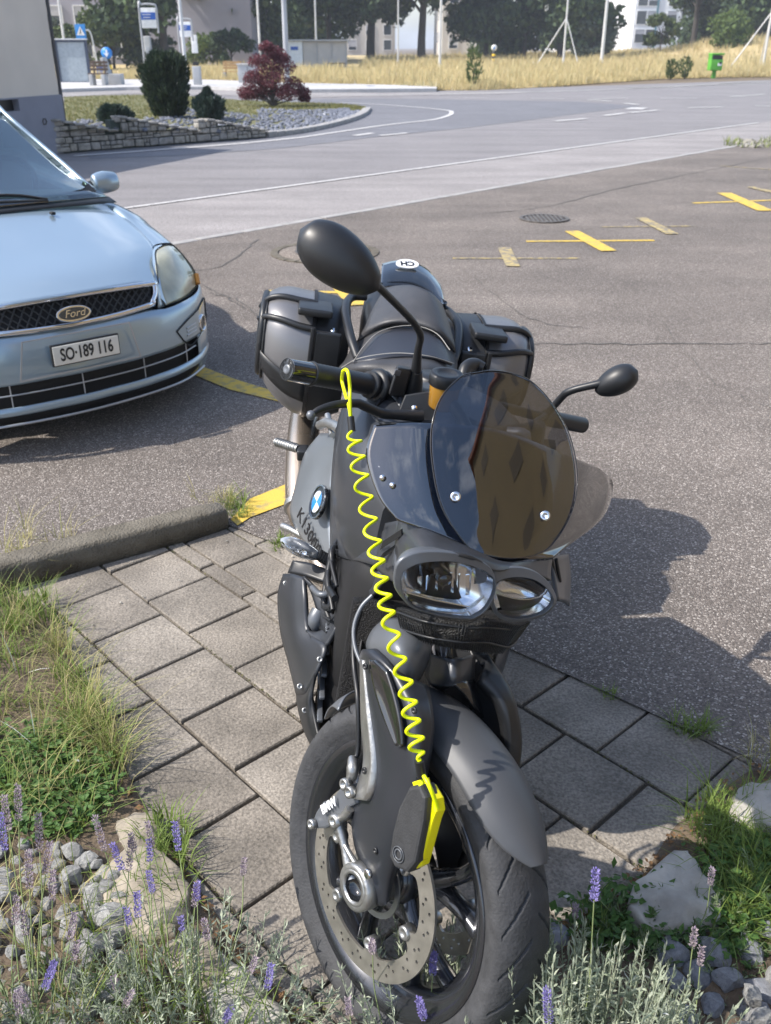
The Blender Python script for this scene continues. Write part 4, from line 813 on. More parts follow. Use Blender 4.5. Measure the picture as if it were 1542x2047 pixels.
# pillars (both sides) and roof rails
m = MB()
for s in (1, -1):
    m.tube([C(-1.13, .735 * s, .815), C(-1.3, .70 * s, .886), C(-1.5, .66 * s, .985), C(-1.7, .60 * s, 1.10), C(-1.9, .52 * s, 1.235), C(-2.3, .55 * s, 1.335), C(-3.1, .54 * s, 1.325), C(-3.7, .51 * s, 1.235), C(-3.92, .66 * s, .96)], [.020, .015, .013, .013, .018, .028], n=8, sub=5)
m.build('pillar', 'car_paint', car)
m = MB(); m.sheet([[C(-1.06, -.735, .835), C(-.99, -.35, .85), C(-.97, 0, .852), C(-.99, .35, .85), C(-1.06, .735, .835)], [C(-1.12, -.72, .858), C(-1.03, -.35, .872), C(-1.01, 0, .874), C(-1.03, .35, .872), C(-1.12, .72, .858)]], 4, 2, .004); m.build('scuttle', 'car_plastic', car)
ws = [[(-1.11, -.71, .86), (-1.02, -.35, .875), (-1.0, 0, .878), (-1.02, .35, .875), (-1.11, .71, .86)], [(-1.50, -.645, .985), (-1.43, -.32, 1.035), (-1.41, 0, 1.045), (-1.43, .32, 1.035), (-1.50, .645, .985)], [(-1.89, -.515, 1.23), (-1.83, -.28, 1.275), (-1.81, 0, 1.285), (-1.83, .28, 1.275), (-1.89, .515, 1.23)]]
m = MB(); m.sheet([[C(*p) for p in r] for r in ws], 5, 6, .004); m.build('windscreen', 'screen_glass', car)
m = MB()      # black ceramic border just inside the glass
gA = lambda l, t: C(*(Vector(ws[0][2]).lerp(Vector(ws[2][2]), t) + Vector((-.11 * (l / .71) ** 2 * (1 - .3 * t), l * (1 - .25 * t), -.02 * (l / .71) ** 2))) ) - hcv * .012 - ZZ * .008
m.sheet([[gA(l, 0) for l in (-.7, -.35, 0, .35, .7)], [gA(l, .05) for l in (-.7, -.35, 0, .35, .7)], [gA(-.7, .16), gA(-.55, .09), gA(0, .075), gA(.55, .09), gA(.7, .16)]], 4, 3); m.build('screen_border', 'car_dark', car)
for s in (1, -1):
    m = MB(); m.sheet([[C(-1.3, .73 * s, .86), C(-2.4, .76 * s, .90), C(-3.7, .69 * s, .96)], [C(-1.55, .67 * s, 1.0), C(-2.4, .66 * s, 1.17), C(-3.75, .6 * s, 1.12)], [C(-1.93, .53 * s, 1.22), C(-2.4, .56 * s, 1.32), C(-3.68, .52 * s, 1.22)]], 5, 5, .004); m.build('side_window', 'screen_glass', car)
m = MB(); m.sheet([[C(-1.12, -.7, .80), C(-1.05, 0, .82), C(-1.12, .7, .80)], [C(-1.5, -.7, .86), C(-1.5, 0, .9), C(-1.5, .7, .86)], [C(-1.65, -.68, .7), C(-1.65, 0, .7), C(-1.65, .68, .7)]], 5, 5); 
m.box(C(-1.9, .36, .75), hcv, lcv, ZZ, .16, .46, .60, .05); m.box(C(-1.9, -.36, .75), hcv, lcv, ZZ, .16, .46, .60, .05); m.box(C(-1.92, .36, 1.1), hcv, lcv, ZZ, .1, .24, .16, .03); m.box(C(-1.92, -.36, 1.1), hcv, lcv, ZZ, .1, .24, .16, .03)
m.box(C(-2.6, 0, .35), hcv, lcv, ZZ, 2.3, 1.6, .2); m.box(C(-3.2, 0, .7), hcv, lcv, ZZ, .2, 1.3, .6, .05); m.build('interior', 'cabin', car)
m = MB(); m.lathe([(0, .175), (.02, .19), (.04, .175), (.02, .16)], C(-1.62, .36, .87), (hcv * -.9 + ZZ * .4), 32, closed=True, X=lcv); m.build('steering_wheel', 'car_dark', car)
m = MB(); m.box(C(-1.58, 0, 1.20), hcv, lcv, ZZ, .03, .22, .06, .015); m.build('rear_view_mirror', 'car_dark', car)
# bumper skin
def fb(l):
    T = [(0, 0), (.25, -.018), (.42, -.055), (.55, -.11), (.68, -.205), (.78, -.32), (.85, -.44), (.875, -.55)]
    for (a, b), (c, d) in zip(T, T[1:]):
        if l <= c: return b + (d - b) * (l - a) / (c - a)
    return T[-1][1]
LS = [0, .12, .25, .36, .47, .58, .68, .76, .82, .86, .875]
def brow(z, o, ls=LS, dz=0): return [(fb(l) + (o(l) if callable(o) else o), l, (z(l) if callable(z) else z)) for l in ls]
def full(r): return [(p[0], -p[1], p[2]) for p in r[:0:-1]] + r
def fsheet(m, rows, nu=2, nv=4, th=.004): m.sheet([[C(*p) for p in full(r)] for r in rows], nu, nv, th, away=-hcv); return m
topz = lambda l: .520 + .012 * (l > .3) if l < .45 else (.56 - .0 * l if l < .47 else .505 - .03 * max(0, l - .6))
m = MB(); fsheet(m, [brow(lambda l: .517 if l < .44 else .500 + .0 * l, -.02), brow(.485, .004), brow(.43, .018), brow(.375, .022), brow(.325, .02)], 2, 4); m.build('bumper', 'car_paint', car)
m = MB(); fsheet(m, [brow(.232, .02), brow(.214, .030), brow(.196, .026)], 2, 3); 
cor = [.66, .72, .78, .83, .86, .875]
for s in (1, -1):
    rr = [brow(z, o, cor) for z, o in ((.327, .02), (.28, .022), (.235, .02), (.19, .016), (.15, 0), (.13, -.02))]
    m.sheet([[C(p[0], p[1] * s, p[2]) for p in r] for r in rr], 2, 2, .004, away=-hcv)
m.build('lower_bumper', 'car_paint', car)
m = MB(); fsheet(m, [brow(.34, -.03, [0, .2, .4, .6, .70, .76]), brow(.22, -.05, [0, .2, .4, .6, .70, .76]), brow(.12, -.06, [0, .2, .4, .6, .70, .76])], 2, 2); m.build('air_intake', 'car_dark', car)
m = MB()
for z, r in ((.28, .0035),): m.tube([C(fb(l) + .012, l, z) for l in (-.64, -.4, -.2, 0, .2, .4, .64)] if False else [C(fb(abs(l)) + .012, l, z) for l in (-.64, -.5, -.3, -.1, .1, .3, .5, .64)], r, n=8, sub=4)
for l in (-.3, .0, .3, .56): m.cyl(C(fb(abs(l)) + .008, l, .32), C(fb(abs(l)) + .008, l, .216), .0028, n=6)
m.build('intake_bar', 'silver_paint', car)
m = MB(); m.tube([C(fb(abs(l)) + .02, l, .155) for l in (-.70, -.55, -.4, -.2, 0, .2, .4, .55, .70)], .006, n=8, sub=3); m.build('lip', 'silver_paint', car)
# nose panel between grille and headlamp
for s in (1, -1):
    m = MB(); m.sheet([[C(-.165, .475 * s, .600), C(-.195, .495 * s, .600)], [C(-.125, .455 * s, .55), C(-.165, .490 * s, .55)], [C(-.105, .44 * s, .503), C(-.135, .49 * s, .500)]], 2, 3, .004, away=-hcv); m.build('nose_panel', 'car_paint', car)
for s in (1, -1):
    m = MB(); m.sheet([[C(a[0], a[1] * s, a[2]), C(b_[0], b_[1] * s, b_[2])] for a, b_ in (((-.15, .455, .570), (-.138, .500, .505)), ((-.20, .475, .608), (-.185, .506, .565)), ((-.33, .53, .645), (-.305, .562, .652)), ((-.45, .595, .674), (-.425, .628, .688)), ((-.54, .65, .690), (-.52, .70, .697)))], 3, 4, 0); m.build('front_wing_edge', 'car_paint', car)
# grille
GL = [-.44, -.32, -.2, -.08, 0, .08, .2, .32, .44]
def gp(l, t):   # t 0 bottom ..1 top
    a = abs(l); zt = .628 - .018 * (a / .44) ** 2; zb = .528 + .012 * (a / .44) ** 2
    wv = 1 - (1 - t) * .08; return C(fb(a) - .048 * t - .012, l * wv, zb + (zt - zb) * t)
m = MB(); m.sheet([[gp(l, t) - hcv * .03 for l in GL] for t in (0, .5, 1)], 2, 2); m.build('grille_back', 'car_dark', car)
m = MB()
for k in range(-22, 23):
    for sg in (1, -1):
        pts = [(k * .04 + sg * .045 * (t * 2 - 1), t) for t in (0, .33, .66, 1)]
        pts = [p for p in pts if abs(p[0]) < .43]
        if len(pts) > 1: m.tube([gp(p[0], p[1]) - hcv * .008 for p in pts], .0035, n=5)
m.build('grille_mesh', 'car_plastic', car)
m = MB(); ring = [gp(l, 1.04) for l in GL] + [gp(.445, .9), gp(.45, .45), gp(.43, .06)] + [gp(l, -.02) for l in GL[::-1]] + [gp(-.43, .06), gp(-.45, .45), gp(-.445, .9)]
P_ = catmull(ring + [ring[0]], 3); 
def framering(m, P_, r1, r2, nrm):
    rings = []; K = len(P_)
    for i, p in enumerate(P_[:-1]):
        t = (P_[(i + 1) % (K - 1)] - P_[i - 1 if i else K - 2]).normalized(); b_ = t.cross(nrm).normalized(); rings.append([p + nrm * r1 * math.cos(a) + b_ * r2 * math.sin(a) for a in [2 * math.pi * q / 8 for q in range(8)]])
    rings.append(rings[0]); m.loft(rings, caps=False)
framering(m, P_, .010, .013, hcv); m.build('grille_frame', 'chrome', car)
# badge
bc = C(.012, 0, .578); bx = lcv; bn_ = (hcv + ZZ * .3).normalized(); by = bn_.cross(bx) * 1; 
if by.z < 0: by = -by
m = MB(); m.plate(circle(.072, 40, sy=.42), [], .012, bc, bx, by, .002); bd = m.build('badge', 'chrome', car)
m = MB(); m.plate(circle(.064, 40, sy=.38), [], .004, bc + bn_ * .009, bx, by); m.build('badge_field', 'badge_blue', bd)
m = MB(); m.text('Ford', .044, bc + bn_ * .0125, bx, by, .001, .35, sx=1.05); m.build('lettering', 'chrome', bd)
# number plate
pn = (hcv * 1 + ZZ * .12 + lcv * -.02).normalized(); pc = C(.042, .02, .425); px_ = lcv; py_ = ZZ
m = MB(); m.box(pc - hcv * .006, px_, hcv, ZZ, .30, .012, .092, .004); pl_ = m.build('number_plate', 'car_plastic', car)
m = MB(); m.box(pc + hcv * .004, px_, hcv, ZZ, .288, .006, .08, .003); m.build('plate_field', 'plate_white', pl_)
m = MB(); m.text('SO·189 116', .073, pc + hcv * .0085, px_, py_, .0008, sx=.66, bold=.0014); m.build('lettering', 'black_paint', pl_)
m = MB(); m.plate([(-.27, -.088), (.27, -.088), (.235, .075), (-.235, .075)], [[(-.262, -.082), (.262, -.082), (.23, .070), (-.23, .070)]], .002, C(.026, 0, .43), lcv, ZZ); m.build('plate_recess', 'silver_paint', car)
# headlamps
for s in (1, -1):
    hl = [[(-.145, .488, .503), (-.25, .65, .495), (-.40, .80, .505)], [(-.19, .492, .562), (-.29, .66, .57), (-.44, .815, .565)], [(-.31, .548, .655), (-.40, .68, .665), (-.50, .795, .635)], [(-.43, .612, .694), (-.50, .70, .698), (-.545, .765, .684)]]
    hp = [[C(p[0] + .012, p[1] * s, p[2]) for p in r] for r in hl]
    m = MB(); m.sheet(hp, 6, 6, .012, away=-hcv); h_ = m.build('headlight', 'lens_haze', car)
    m = MB(); ed = [p for p in hp[0]] + [r[2] for r in hp[1:]] + [hp[3][1], hp[3][0], hp[2][0], hp[1][0], hp[0][0]]; m.tube(ed, .0025, n=6, sub=3); m.build('seal', 'car_dark', h_)
    m = MB(); m.tube([C(-.40 + .022, .800 * s, .515), C(-.43 + .022, .812 * s, .555)], .012, n=8); m.build('indicator', 'amber', h_)
    # fog lamp panel
    fo = [(fb(l) + .028, l, z) for l, z in ((.50, .395), (.58, .425), (.68, .445), (.80, .455), (.81, .40), (.78, .345), (.64, .308), (.57, .308))]
    m = MB(); m.tube([C(p[0] - .004, p[1] * s, p[2]) for p in fo + [fo[0]]], .0035, n=6, sub=2); m.build('fog_lamp_panel', 'car_dark', car)
    m = MB()
    for z in (.355, .372, .389): m.tube([C(fb(l) + .022, l * s, z) for l in (.57, .61, .65)], .0045, n=6, sub=3)
    m.build('fog_lamp_slat', 'silver_paint', car)
    c_ = C(fb(.71) + .024, .71 * s, .368); ax = (hcv + lcv * s * .85).normalized(); m = MB(); m.lathe([(0, .042), (.010, .040), (.012, .034), (.004, .032)], c_, ax, 28); fg = m.build('fog_lamp', 'chrome', car); m = MB(); m.lathe([(.006, 0), (.006, .034)], c_, ax, 24); m.build('lens', 'window_glass', fg)
    # mirror
    mc = C(-1.40, .83 * s, .885); m = MB(); prof = [(-.078, .0), (-.076, .045), (-.05, .058), (0, .064), (.05, .058), (.078, .046), (.084, 0)]
    rings = []
    for a, r in prof: rings.append([mc + lcv * s * a + hcv * (math.cos(q) * max(r, .002) * (.95 if math.cos(q) > 0 else .5) - .02 * a / .1) + ZZ * (math.sin(q) * max(r, .002) * (1.05 if math.sin(q) > 0 else .8)) for q in [2 * math.pi * k / 16 for k in range(16)]])
    m.loft(rings, sub=3); mo = m.build('wing_mirror', 'car_paint', car); m = MB(); m.tube([C(-1.40, .73 * s, .87), C(-1.40, .80 * s, .885)], [.035, .03], n=10); m.build('mirror_foot', 'car_plastic', mo)
    # wheels
    for f_ in (-.83, -3.35):
        wc_ = C(f_, .80 * s, .30); m = MB(); m.lathe([(-.09, .20), (-.10, .25), (-.09, .29), (-.05, .305), (.05, .305), (.09, .29), (.10, .25), (.09, .20)], wc_, lcv * s, 40); wh = m.build('wheel', 'tyre_rubber', car)
        m = MB(); m.lathe([(-.05, .20), (.08, .205), (.06, .185), (.04, .17), (.055, .05), (.06, 0)], wc_, lcv * s, 40); m.build('rim', 'silver_paint', wh)
m = MB(); m.box(C(-2.2, 0, .2), hcv, lcv, ZZ, 3.6, 1.5, .12); m.build('underbody', 'car_dark', car)
for l_, f0 in ((.36, -1.03), (-.3, -1.0)):
    m = MB(); b_ = C(f0, l_, .875); m.tube([b_, C(f0 - .0, l_ - .25, .892), C(f0 - .04, l_ - .55, .895)], [.010, .008, .006], n=6, sub=4); m.tube([b_ + ZZ * .01, C(f0 - .05, l_ - .18, .915), C(f0 - .10, l_ - .62, .93)], [.006, .008, .004], n=6, sub=4); m.build('wiper', 'car_dark', car)
for s in (1, -1): m = MB(); m.box(C(-.905, .326 * s, .836), hcv, lcv, ZZ, .035, .022, .014, .005); m.build('washer_nozzle', 'car_dark', car)
# ============================================================ MOTORCYCLE
mat('bike_grey', (.052, .056, .064), .38, .35, var=.05, scale=6, coat=.15); mat('bike_silver', (.22, .24, .26), .32, .45, var=.04, scale=5, coat=.3)
mat('guard_grey', (.070, .073, .079), .5, .2, var=.06, scale=5); mat('fork_black', (.026, .029, .036), .36, .2, var=.08, scale=8, coat=.1); mat('wing_dark', (.036, .039, .045), .38, .25, var=.08, scale=8); mat('matte_black', (.016, .017, .019), .42, var=.15, scale=20); mat('deep_black', (.006, .006, .007), .6); mat('gloss_black', (.012, .013, .015), .10, coat=1, var=.1)
mat('fork_grey', (.13, .14, .155), .38, .3, var=.05, scale=10); mat('cast_alu', (.38, .38, .37), .38, .85, var=.12, scale=30, bump=.15, bscale=120); mat('disc_steel', (.36, .34, .30), .38, .75, var=.15, scale=40)
mat('seat_leather', (.045, .045, .048), .48, var=.12, scale=30, bump=.12, bscale=300); mat('seat_inset', (.024, .026, .034), .42, var=.1, bump=.1, bscale=350); mat('stitch', (.28, .27, .25), .7)
mat('case_grey', (.20, .198, .205), .38, .5, var=.04, scale=6); mat('muffler_steel', (.52, .44, .36), .28, .9, var=.06, scale=5); mat('reservoir_amber', (.34, .17, .02), .25, coat=.6, var=.15)
mat('rim_black', (.055, .058, .066), .26, .7, coat=.6); mat('lamp_reflector', (.88, .90, .93), .16, 1.0, var=.03); mat('mesh_black', (.012, .012, .012), .45, bump=1.0, bscale=260, var=.4, scale=200)
mat('neon', (.75, .86, .0), .38, var=.04, scale=20); mat('lock_yellow', (.82, .74, .0), .38, var=.06, scale=20); mat('lock_rubber', (.030, .031, .033), .62, var=.15, scale=60, bump=.15, bscale=300); mat('letter_white', (.7, .7, .7), .5); mat('letter_black', (.012, .012, .014), .4); mat('roundel_blue', (.02, .22, .55), .3, coat=1); mat('roundel_white', (.75, .76, .78), .3, coat=1)
mat('radiator', (.02, .02, .022), .5, .3, bump=1.0, bscale=400); mat('clear_plastic', (.62, .64, .66), .12, .5, coat=1); mat('fluoro', (.75, .9, .02), .4)
glass('tinted_screen', (.36, .375, .42), 2.2, .012); glass('dark_screen', (.11, .112, .125), 2.8, .02); glass('lamp_glass', (.90, .92, .94), 1.38)
bike = empty('motorcycle', Vector((-.03, 1.9, 0)), 'dark grey motorcycle with tinted windscreen and side cases on its stand', 'motorcycle')
def S(rows, nu=5, nv=5, th=.004, m=None, away=None):
    m = m or MB(); m.sheet([[W(*p) for p in r] for r in rows], nu, nv, th, away); return m
def mirb(p):
    d = Vector(p) - BO; l = d.dot(lfp); return Vector(p) - lfp * 2 * l
def S2(rows, nu=5, nv=5, th=.004, m=None):   # this panel and its mirror twin on the other flank
    m = m or MB(); g = [[W(*p) for p in r] for r in rows]; m.sheet(g, nu, nv, th); m2 = MB(); m2.sheet([[mirb(p) for p in r] for r in g], nu, nv, th); return m, m2
# ---------------- wheels
def wheel(name, Cc, H, R, Un, rad, hw, rimr, front):
    def P(h, r, u): return Cc + H * h + R * r + Un * u
    m = MB(); k = 10   # rim barrel
    prof = [(-hw * .76, rimr), (-hw * .80, rimr + .012), (-hw * .70, rimr + .014), (-hw * .66, rimr), (-hw * .5, rimr - .012), (-hw * .2, rimr - .022), (hw * .2, rimr - .022), (hw * .5, rimr - .012), (hw * .66, rimr), (hw * .70, rimr + .014), (hw * .80, rimr + .012), (hw * .76, rimr), (hw * .66, rimr - .010), (hw * .3, rimr - .034), (-hw * .3, rimr - .034), (-hw * .66, rimr - .010)]
    m.lathe(prof, Cc, R, 96, closed=True, X=H)
    for i in range(5):
        a0 = 2 * math.pi * i / 5 + .42
        for s in (-1, 1):
            a1 = a0 + s * .30; a2 = a0 + s * .12
            q = lambda a, r_, o: P(math.cos(a) * r_, o, math.sin(a) * r_)
            m.tube([q(a2 - s * .1, .035, 0), q(a2, .09, s * .006), q(a0 + s * .2, .15, 0), q(a1, rimr - .02, 0)], [.020, .0165, .0135, .0155], n=10, sub=5, flat=1.25, flatdir=R)
    m.lathe([(-.045, 0), (-.045, .034), (-.03, .05), (.03, .05), (.045, .034), (.045, 0)], Cc, R, 32)
    wh = m.build(name, 'rim_black', bike)
    # tyre with cut tread
    na, nl = (1100, 120) if front else (120, 16)
    vs = []; fs = []
    for i in range(na):
        a = 2 * math.pi * i / na
        for j in range(nl):
            t = j / (nl - 1) * 2 - 1; ph = t * 2.05     # angle around the section
            lat = hw * math.sin(ph) * (1.0 if abs(ph) < 1.57 else .99 + .0)
            sec = rad - (rad - rimr - .008) * (.46 - .46 * math.cos(ph)) if abs(ph) < 1.57 else rad - (rad - rimr - .008) * (.46 + (abs(ph) - 1.57) * 1.12)
            if abs(ph) > 1.57: lat = math.copysign(hw * (1 - .32 * ((abs(ph) - 1.57) / .48) ** 1.6), ph)
            dr = 0
            if front and abs(ph) < 1.28:
                g = (a * 27 / (2 * math.pi) + (abs(ph) * .85) + (.5 if ph > 0 else 0)) % 1.0
                if g < .085 and .14 < abs(ph) < 1.18: dr = .0045
            if 1.60 < abs(ph) < 1.66: dr = .0008
            if 1.86 < abs(ph) < 1.9: dr = -.0010
            r_ = sec - dr; vs.append(P(math.cos(a) * r_, lat, math.sin(a) * r_))
    for i in range(na):
        for j in range(nl - 1): fs.append([i * nl + j, i * nl + j + 1, ((i + 1) % na) * nl + j + 1, ((i + 1) % na) * nl + j])
    MB().add(vs, fs).build('tyre', 'tyre_rubber', wh)
    return wh, P
fw, FP_ = wheel('front_wheel', WC, WH, WR, WU, .298, .057, .222, True)
rw, RP_ = wheel('rear_wheel', B(0, 0, .315), hf, -lfp, upb, .315, .09, .222, False)
def disc(P, off, wh, ro=.160, full_=True):
    n = 120; ears = 6
    inner = [((.1245 - .030 * max(0, math.cos(ears * a + 1.0)) ** 6) * math.cos(a), (.1245 - .030 * max(0, math.cos(ears * a + 1.0)) ** 6) * math.sin(a)) for a in [2 * math.pi * i / 180 for i in range(180)]]
    holes = []
    for i in range(30):
        a = 2 * math.pi * i / 30
        for r_, da in ((.1335, 0), (.1405, .07), (.1475, 0.13)):
            if (i + int(r_ * 2000)) % 3: holes.append(circle(.0031, 8, r_ * math.cos(a + da), r_ * math.sin(a + da)))
    O = P(0, off, 0); X = P(1, off, 0) - O; Y = P(0, off, 1) - O
    m = MB(); m.plate(circle(ro, 96), [inner] + holes, .005, O, X, Y); d = m.build('brake_disc', 'disc_steel', wh)
    for i in range(ears):
        m = MB(); a = (2 * math.pi * i - 1.0) / ears; c = P(math.cos(a) * .104, off, math.sin(a) * .104); A = (P(0, 1, 0) - P(0, 0, 0)) * (1 if off > 0 else -1)
        m.lathe([(-.012, .0), (-.012, .012), (.006, .012), (.008, .010), (.008, .006), (.006, .005), (.006, 0)], c, A, 16); m.build('disc_bolt', 'cast_alu', wh)
disc(FP_, .074, fw); disc(FP_, -.074, fw)
m = MB(); m.lathe([(.03, .0), (.03, .04), (.075, .034), (.085, .032), (.112, .032), (.114, .029), (.114, .0235), (.100, .0225)], WC, WR, 32); ax_ = m.build('axle', 'cast_alu', fw); m = MB(); m.lathe([(.112, .0235), (.098, .021), (.094, .012), (.094, 0)], WC, WR, 6); m.build('axle_socket', 'gloss_black', ax_)
m = MB()   # sensor ring
m.plate(circle(.062, 60), [circle(.052, 60)] , .003, FP_(0, .064, 0), WH, WU); m.build('sensor_ring', 'cast_alu', fw)
# ---------------- front mudguard
def mud(a_deg, t, R0=.318):   # t -1..1 across; a from heading, up
    a = math.radians(a_deg); tip = max(0, (67 - a_deg) / 28.0)
    hw = .074 * (1 - .80 * min(1, tip) ** 3) * (1 if a_deg < 118 else 1 - .5 * (a_deg - 118) / 40); ph = t * hw / .07
    r_ = R0 + .012 * math.cos(ph * .9) - .035 * (t * t) * (hw / .074); return FW(math.cos(a) * r_, -math.sin(ph) * .074, math.sin(a) * r_)
m = MB(); m.sheet([[mud(a, t) for t in (-1, -.66, -.33, 0, .33, .66, 1)] for a in (39.5, 41, 43.5, 47, 53, 61, 71, 84, 97, 112)], 4, 5, .0035, away=-(WH + WU)); m.build('front_mudguard', 'guard_grey', bike)
m = MB(); m.sheet([[mud(a, t * (1 - (a - 135) / 24), .310) for t in (-1, -.5, 0, .5, 1)] for a in (135, 142, 150, 157)], 4, 4, .003, away=WH); m.build('rear_mudguard_flap', 'fork_grey', bike)
# ---------------- fork leg covers (in planes beside the wheel)
def fk(px, py, off): return Q(px, py, WC, WR, off)
rows = [[(719, 1310, .078), (726, 1298, .096), (745, 1306, .108), (790, 1338, .105), (858, 1372, .06)],
        [(722, 1390, .085), (736, 1372, .104), (770, 1392, .112), (822, 1408, .110), (866, 1420, .075)],
        [(724, 1480, .088), (752, 1470, .108), (792, 1492, .120), (832, 1480, .116), (868, 1470, .082)],
        [(727, 1560, .092), (762, 1560, .112), (802, 1570, .122), (836, 1560, .116), (856, 1550, .088)],
        [(704, 1625, .094), (742, 1640, .110), (786, 1650, .120), (822, 1640, .114), (838, 1632, .088)],
        [(708, 1690, .092), (738, 1710, .106), (768, 1715, .112), (795, 1710, .106), (812, 1705, .086)],
        [(728, 1745, .088), (744, 1758, .098), (762, 1762, .102), (778, 1760, .098), (790, 1755, .084)],
        [(744, 1800, .084), (752, 1808, .090), (762, 1812, .092), (772, 1808, .090), (780, 1800, .082)]]
m = MB(); m.sheet([[fk(*p) for p in r] for r in rows], 5, 5, .022, away=-WR); m.build('fork_cover', 'fork_black', bike)
def mw(p):  # mirror through the wheel plane
    d = (Vector(p) - WC).dot(WR); return Vector(p) - WR * 2 * d
m = MB(); m.sheet([[mw(fk(*p)) for p in r] for r in rows], 4, 4, .022, away=WR); m.build('fork_cover', 'matte_black', bike)
# scooped facet: a proud panel with a sharp rim
m = MB(); m.sheet([[fk(737, 1318, .112), fk(750, 1322, .118), fk(772, 1338, .119)], [fk(748, 1380, .118), fk(768, 1385, .117), fk(790, 1400, .126)], [fk(768, 1440, .124), fk(786, 1445, .122), fk(800, 1452, .131)], [fk(790, 1490, .129), fk(796, 1492, .128), fk(802, 1494, .131)]], 5, 6, .006, away=-WR); m.build('fork_cover_scoop', 'gloss_black', bike)
# aluminium carrier edge and lower bracket
m = MB(); m.sheet([[fk(719, 1318, .09), fk(725, 1320, .10)], [fk(721, 1440, .096), fk(735, 1425, .108)], [fk(726, 1520, .10), fk(744, 1520, .114)], [fk(712, 1575, .104), fk(738, 1575, .118)], [fk(702, 1596, .106), fk(726, 1600, .118)]], 4, 5, .02, away=-WR)
for p in ((707, 1582), (697, 1566)): m.lathe([(0, 0), (0, .010), (.012, .010), (.012, .0055), (.006, .005), (.006, 0)], fk(*p, .106), WR, 16)
m.build('wheel_carrier', 'cast_alu', bike)
m = MB(); a, b = fk(676, 1640, .100), fk(706, 1755, .096)
m.tube([a, a.lerp(b, .5), b], [.0085, .0075, .014], n=10, sub=3); m.lathe([(-.01, .0), (-.01, .012), (.012, .012), (.012, .005), (0, .004), (0, 0)], a, WR, 18); m.tube([fk(676, 1640, .1), fk(692, 1628, .1), fk(700, 1616, .1)], [.008, .008], n=8, sub=3); m.tube([fk(690, 1690, .1), fk(722, 1745, .1)], [.005, .006], n=8)
m.lathe([(.082, .022), (.084, .040), (.110, .040), (.113, .036), (.113, .024), (.095, .022)], WC, WR, 36, closed=True); m.build('axle_clamp', 'cast_alu', bike)
m = MB(); m.lathe([(0, 0), (0, .008), (.006, .008), (.007, .006), (.007, .0)], fk(739, 1746, .112), WR, 16); m.build('cover_screw', 'chrome', bike)
# caliper
m = MB(); cp = [(628, 1642), (632, 1652), (648, 1652), (676, 1640), (692, 1612), (712, 1602), (712, 1586), (700, 1574), (682, 1578), (672, 1592), (660, 1606), (646, 1608), (634, 1626)]
m.polyplate([fk(*p, .100) for p in cp], WR, .05, .004); cal = m.build('brake_caliper', 'fork_grey', bike)
m = MB(); ca, cb_ = fk(640, 1626, .1065), fk(678, 1600, .1065); x_ = (cb_ - ca).normalized(); y_ = WR.cross(x_).normalized()
m.text('BMW', .021, (ca + cb_) / 2 + WR * .0005 + y_ * .002, x_, y_, .0006, bold=.0007); m.build('lettering', 'letter_white', cal)
for p in ((629, 1646), (697, 1564)): m = MB(); m.lathe([(0, 0), (0, .009), (.01, .009), (.01, .004), (.004, .004), (.004, 0)], fk(*p, .101), WR, 14); m.build('caliper_bolt', 'cast_alu', cal)
m = MB(); m.tube([fk(703, 1556, .098), fk(706, 1535, .098), fk(704, 1515, .09)], [.009, .011, .007], n=10, sub=3); m.build('banjo_bolt', 'cast_alu', cal)
m = MB(); m.tube([fk(704, 1518, .09), fk(716, 1500, .08), W(716, 1400, 1.24), W(708, 1330, 1.30), W(708, 1270, 1.34), W(722, 1220, 1.36)], .0045, n=8, sub=5); m.build('brake_hose', 'matte_black', bike)
m = MB(); m.tube([W(735, 1350, 1.26), W(712, 1300, 1.30), W(708, 1255, 1.33), W(722, 1215, 1.35), W(745, 1190, 1.36)], .004, n=8, sub=5); m.build('cable', 'fork_grey', bike)
# far caliper
m = MB(); m.polyplate([mw(fk(*p, .100)) for p in cp], -WR, .05, .004); m.build('brake_caliper', 'deep_black', bike)
# ---------------- upper duolever arm and fork bridge
S([[(765, 1238, 1.34), (800, 1236, 1.30), (845, 1262, 1.27), (866, 1285, 1.30)], [(742, 1262, 1.30), (790, 1262, 1.23), (840, 1285, 1.21), (862, 1305, 1.25)], [(732, 1296, 1.28), (785, 1300, 1.19), (830, 1325, 1.18), (855, 1330, 1.23)], [(760, 1330, 1.25), (790, 1345, 1.19), (820, 1360, 1.18), (838, 1362, 1.22)]], th=.01).build('upper_fork_arm', 'fork_grey', bike)
S([[(855, 1305, 1.30), (905, 1318, 1.22), (952, 1308, 1.28)], [(850, 1345, 1.27), (905, 1352, 1.20), (950, 1345, 1.25)], [(858, 1368, 1.24), (905, 1372, 1.20), (948, 1362, 1.24)]], th=.03).build('fork_bridge', 'bike_grey', bike)
S([[(905, 1366, 1.20), (930, 1362, 1.21), (948, 1358, 1.24)], [(925, 1385, 1.20), (945, 1385, 1.21), (958, 1392, 1.24)], [(952, 1420, 1.21), (962, 1425, 1.22), (972, 1440, 1.25)]], th=.01).build('fork_brace', 'gloss_black', bike)
S([[(944, 1308, 1.30), (958, 1305, 1.32), (972, 1310, 1.35)], [(958, 1375, 1.30), (975, 1370, 1.33), (990, 1378, 1.36)], [(965, 1430, 1.28), (985, 1438, 1.31), (1004, 1440, 1.36)]], th=.006).build('lower_fairing', 'matte_black', bike)
m = MB(); m.tube([W(880, 1290, 1.36), W(880, 1330, 1.33)], .045, n=20); m.build('steering_head', 'gloss_black', bike)
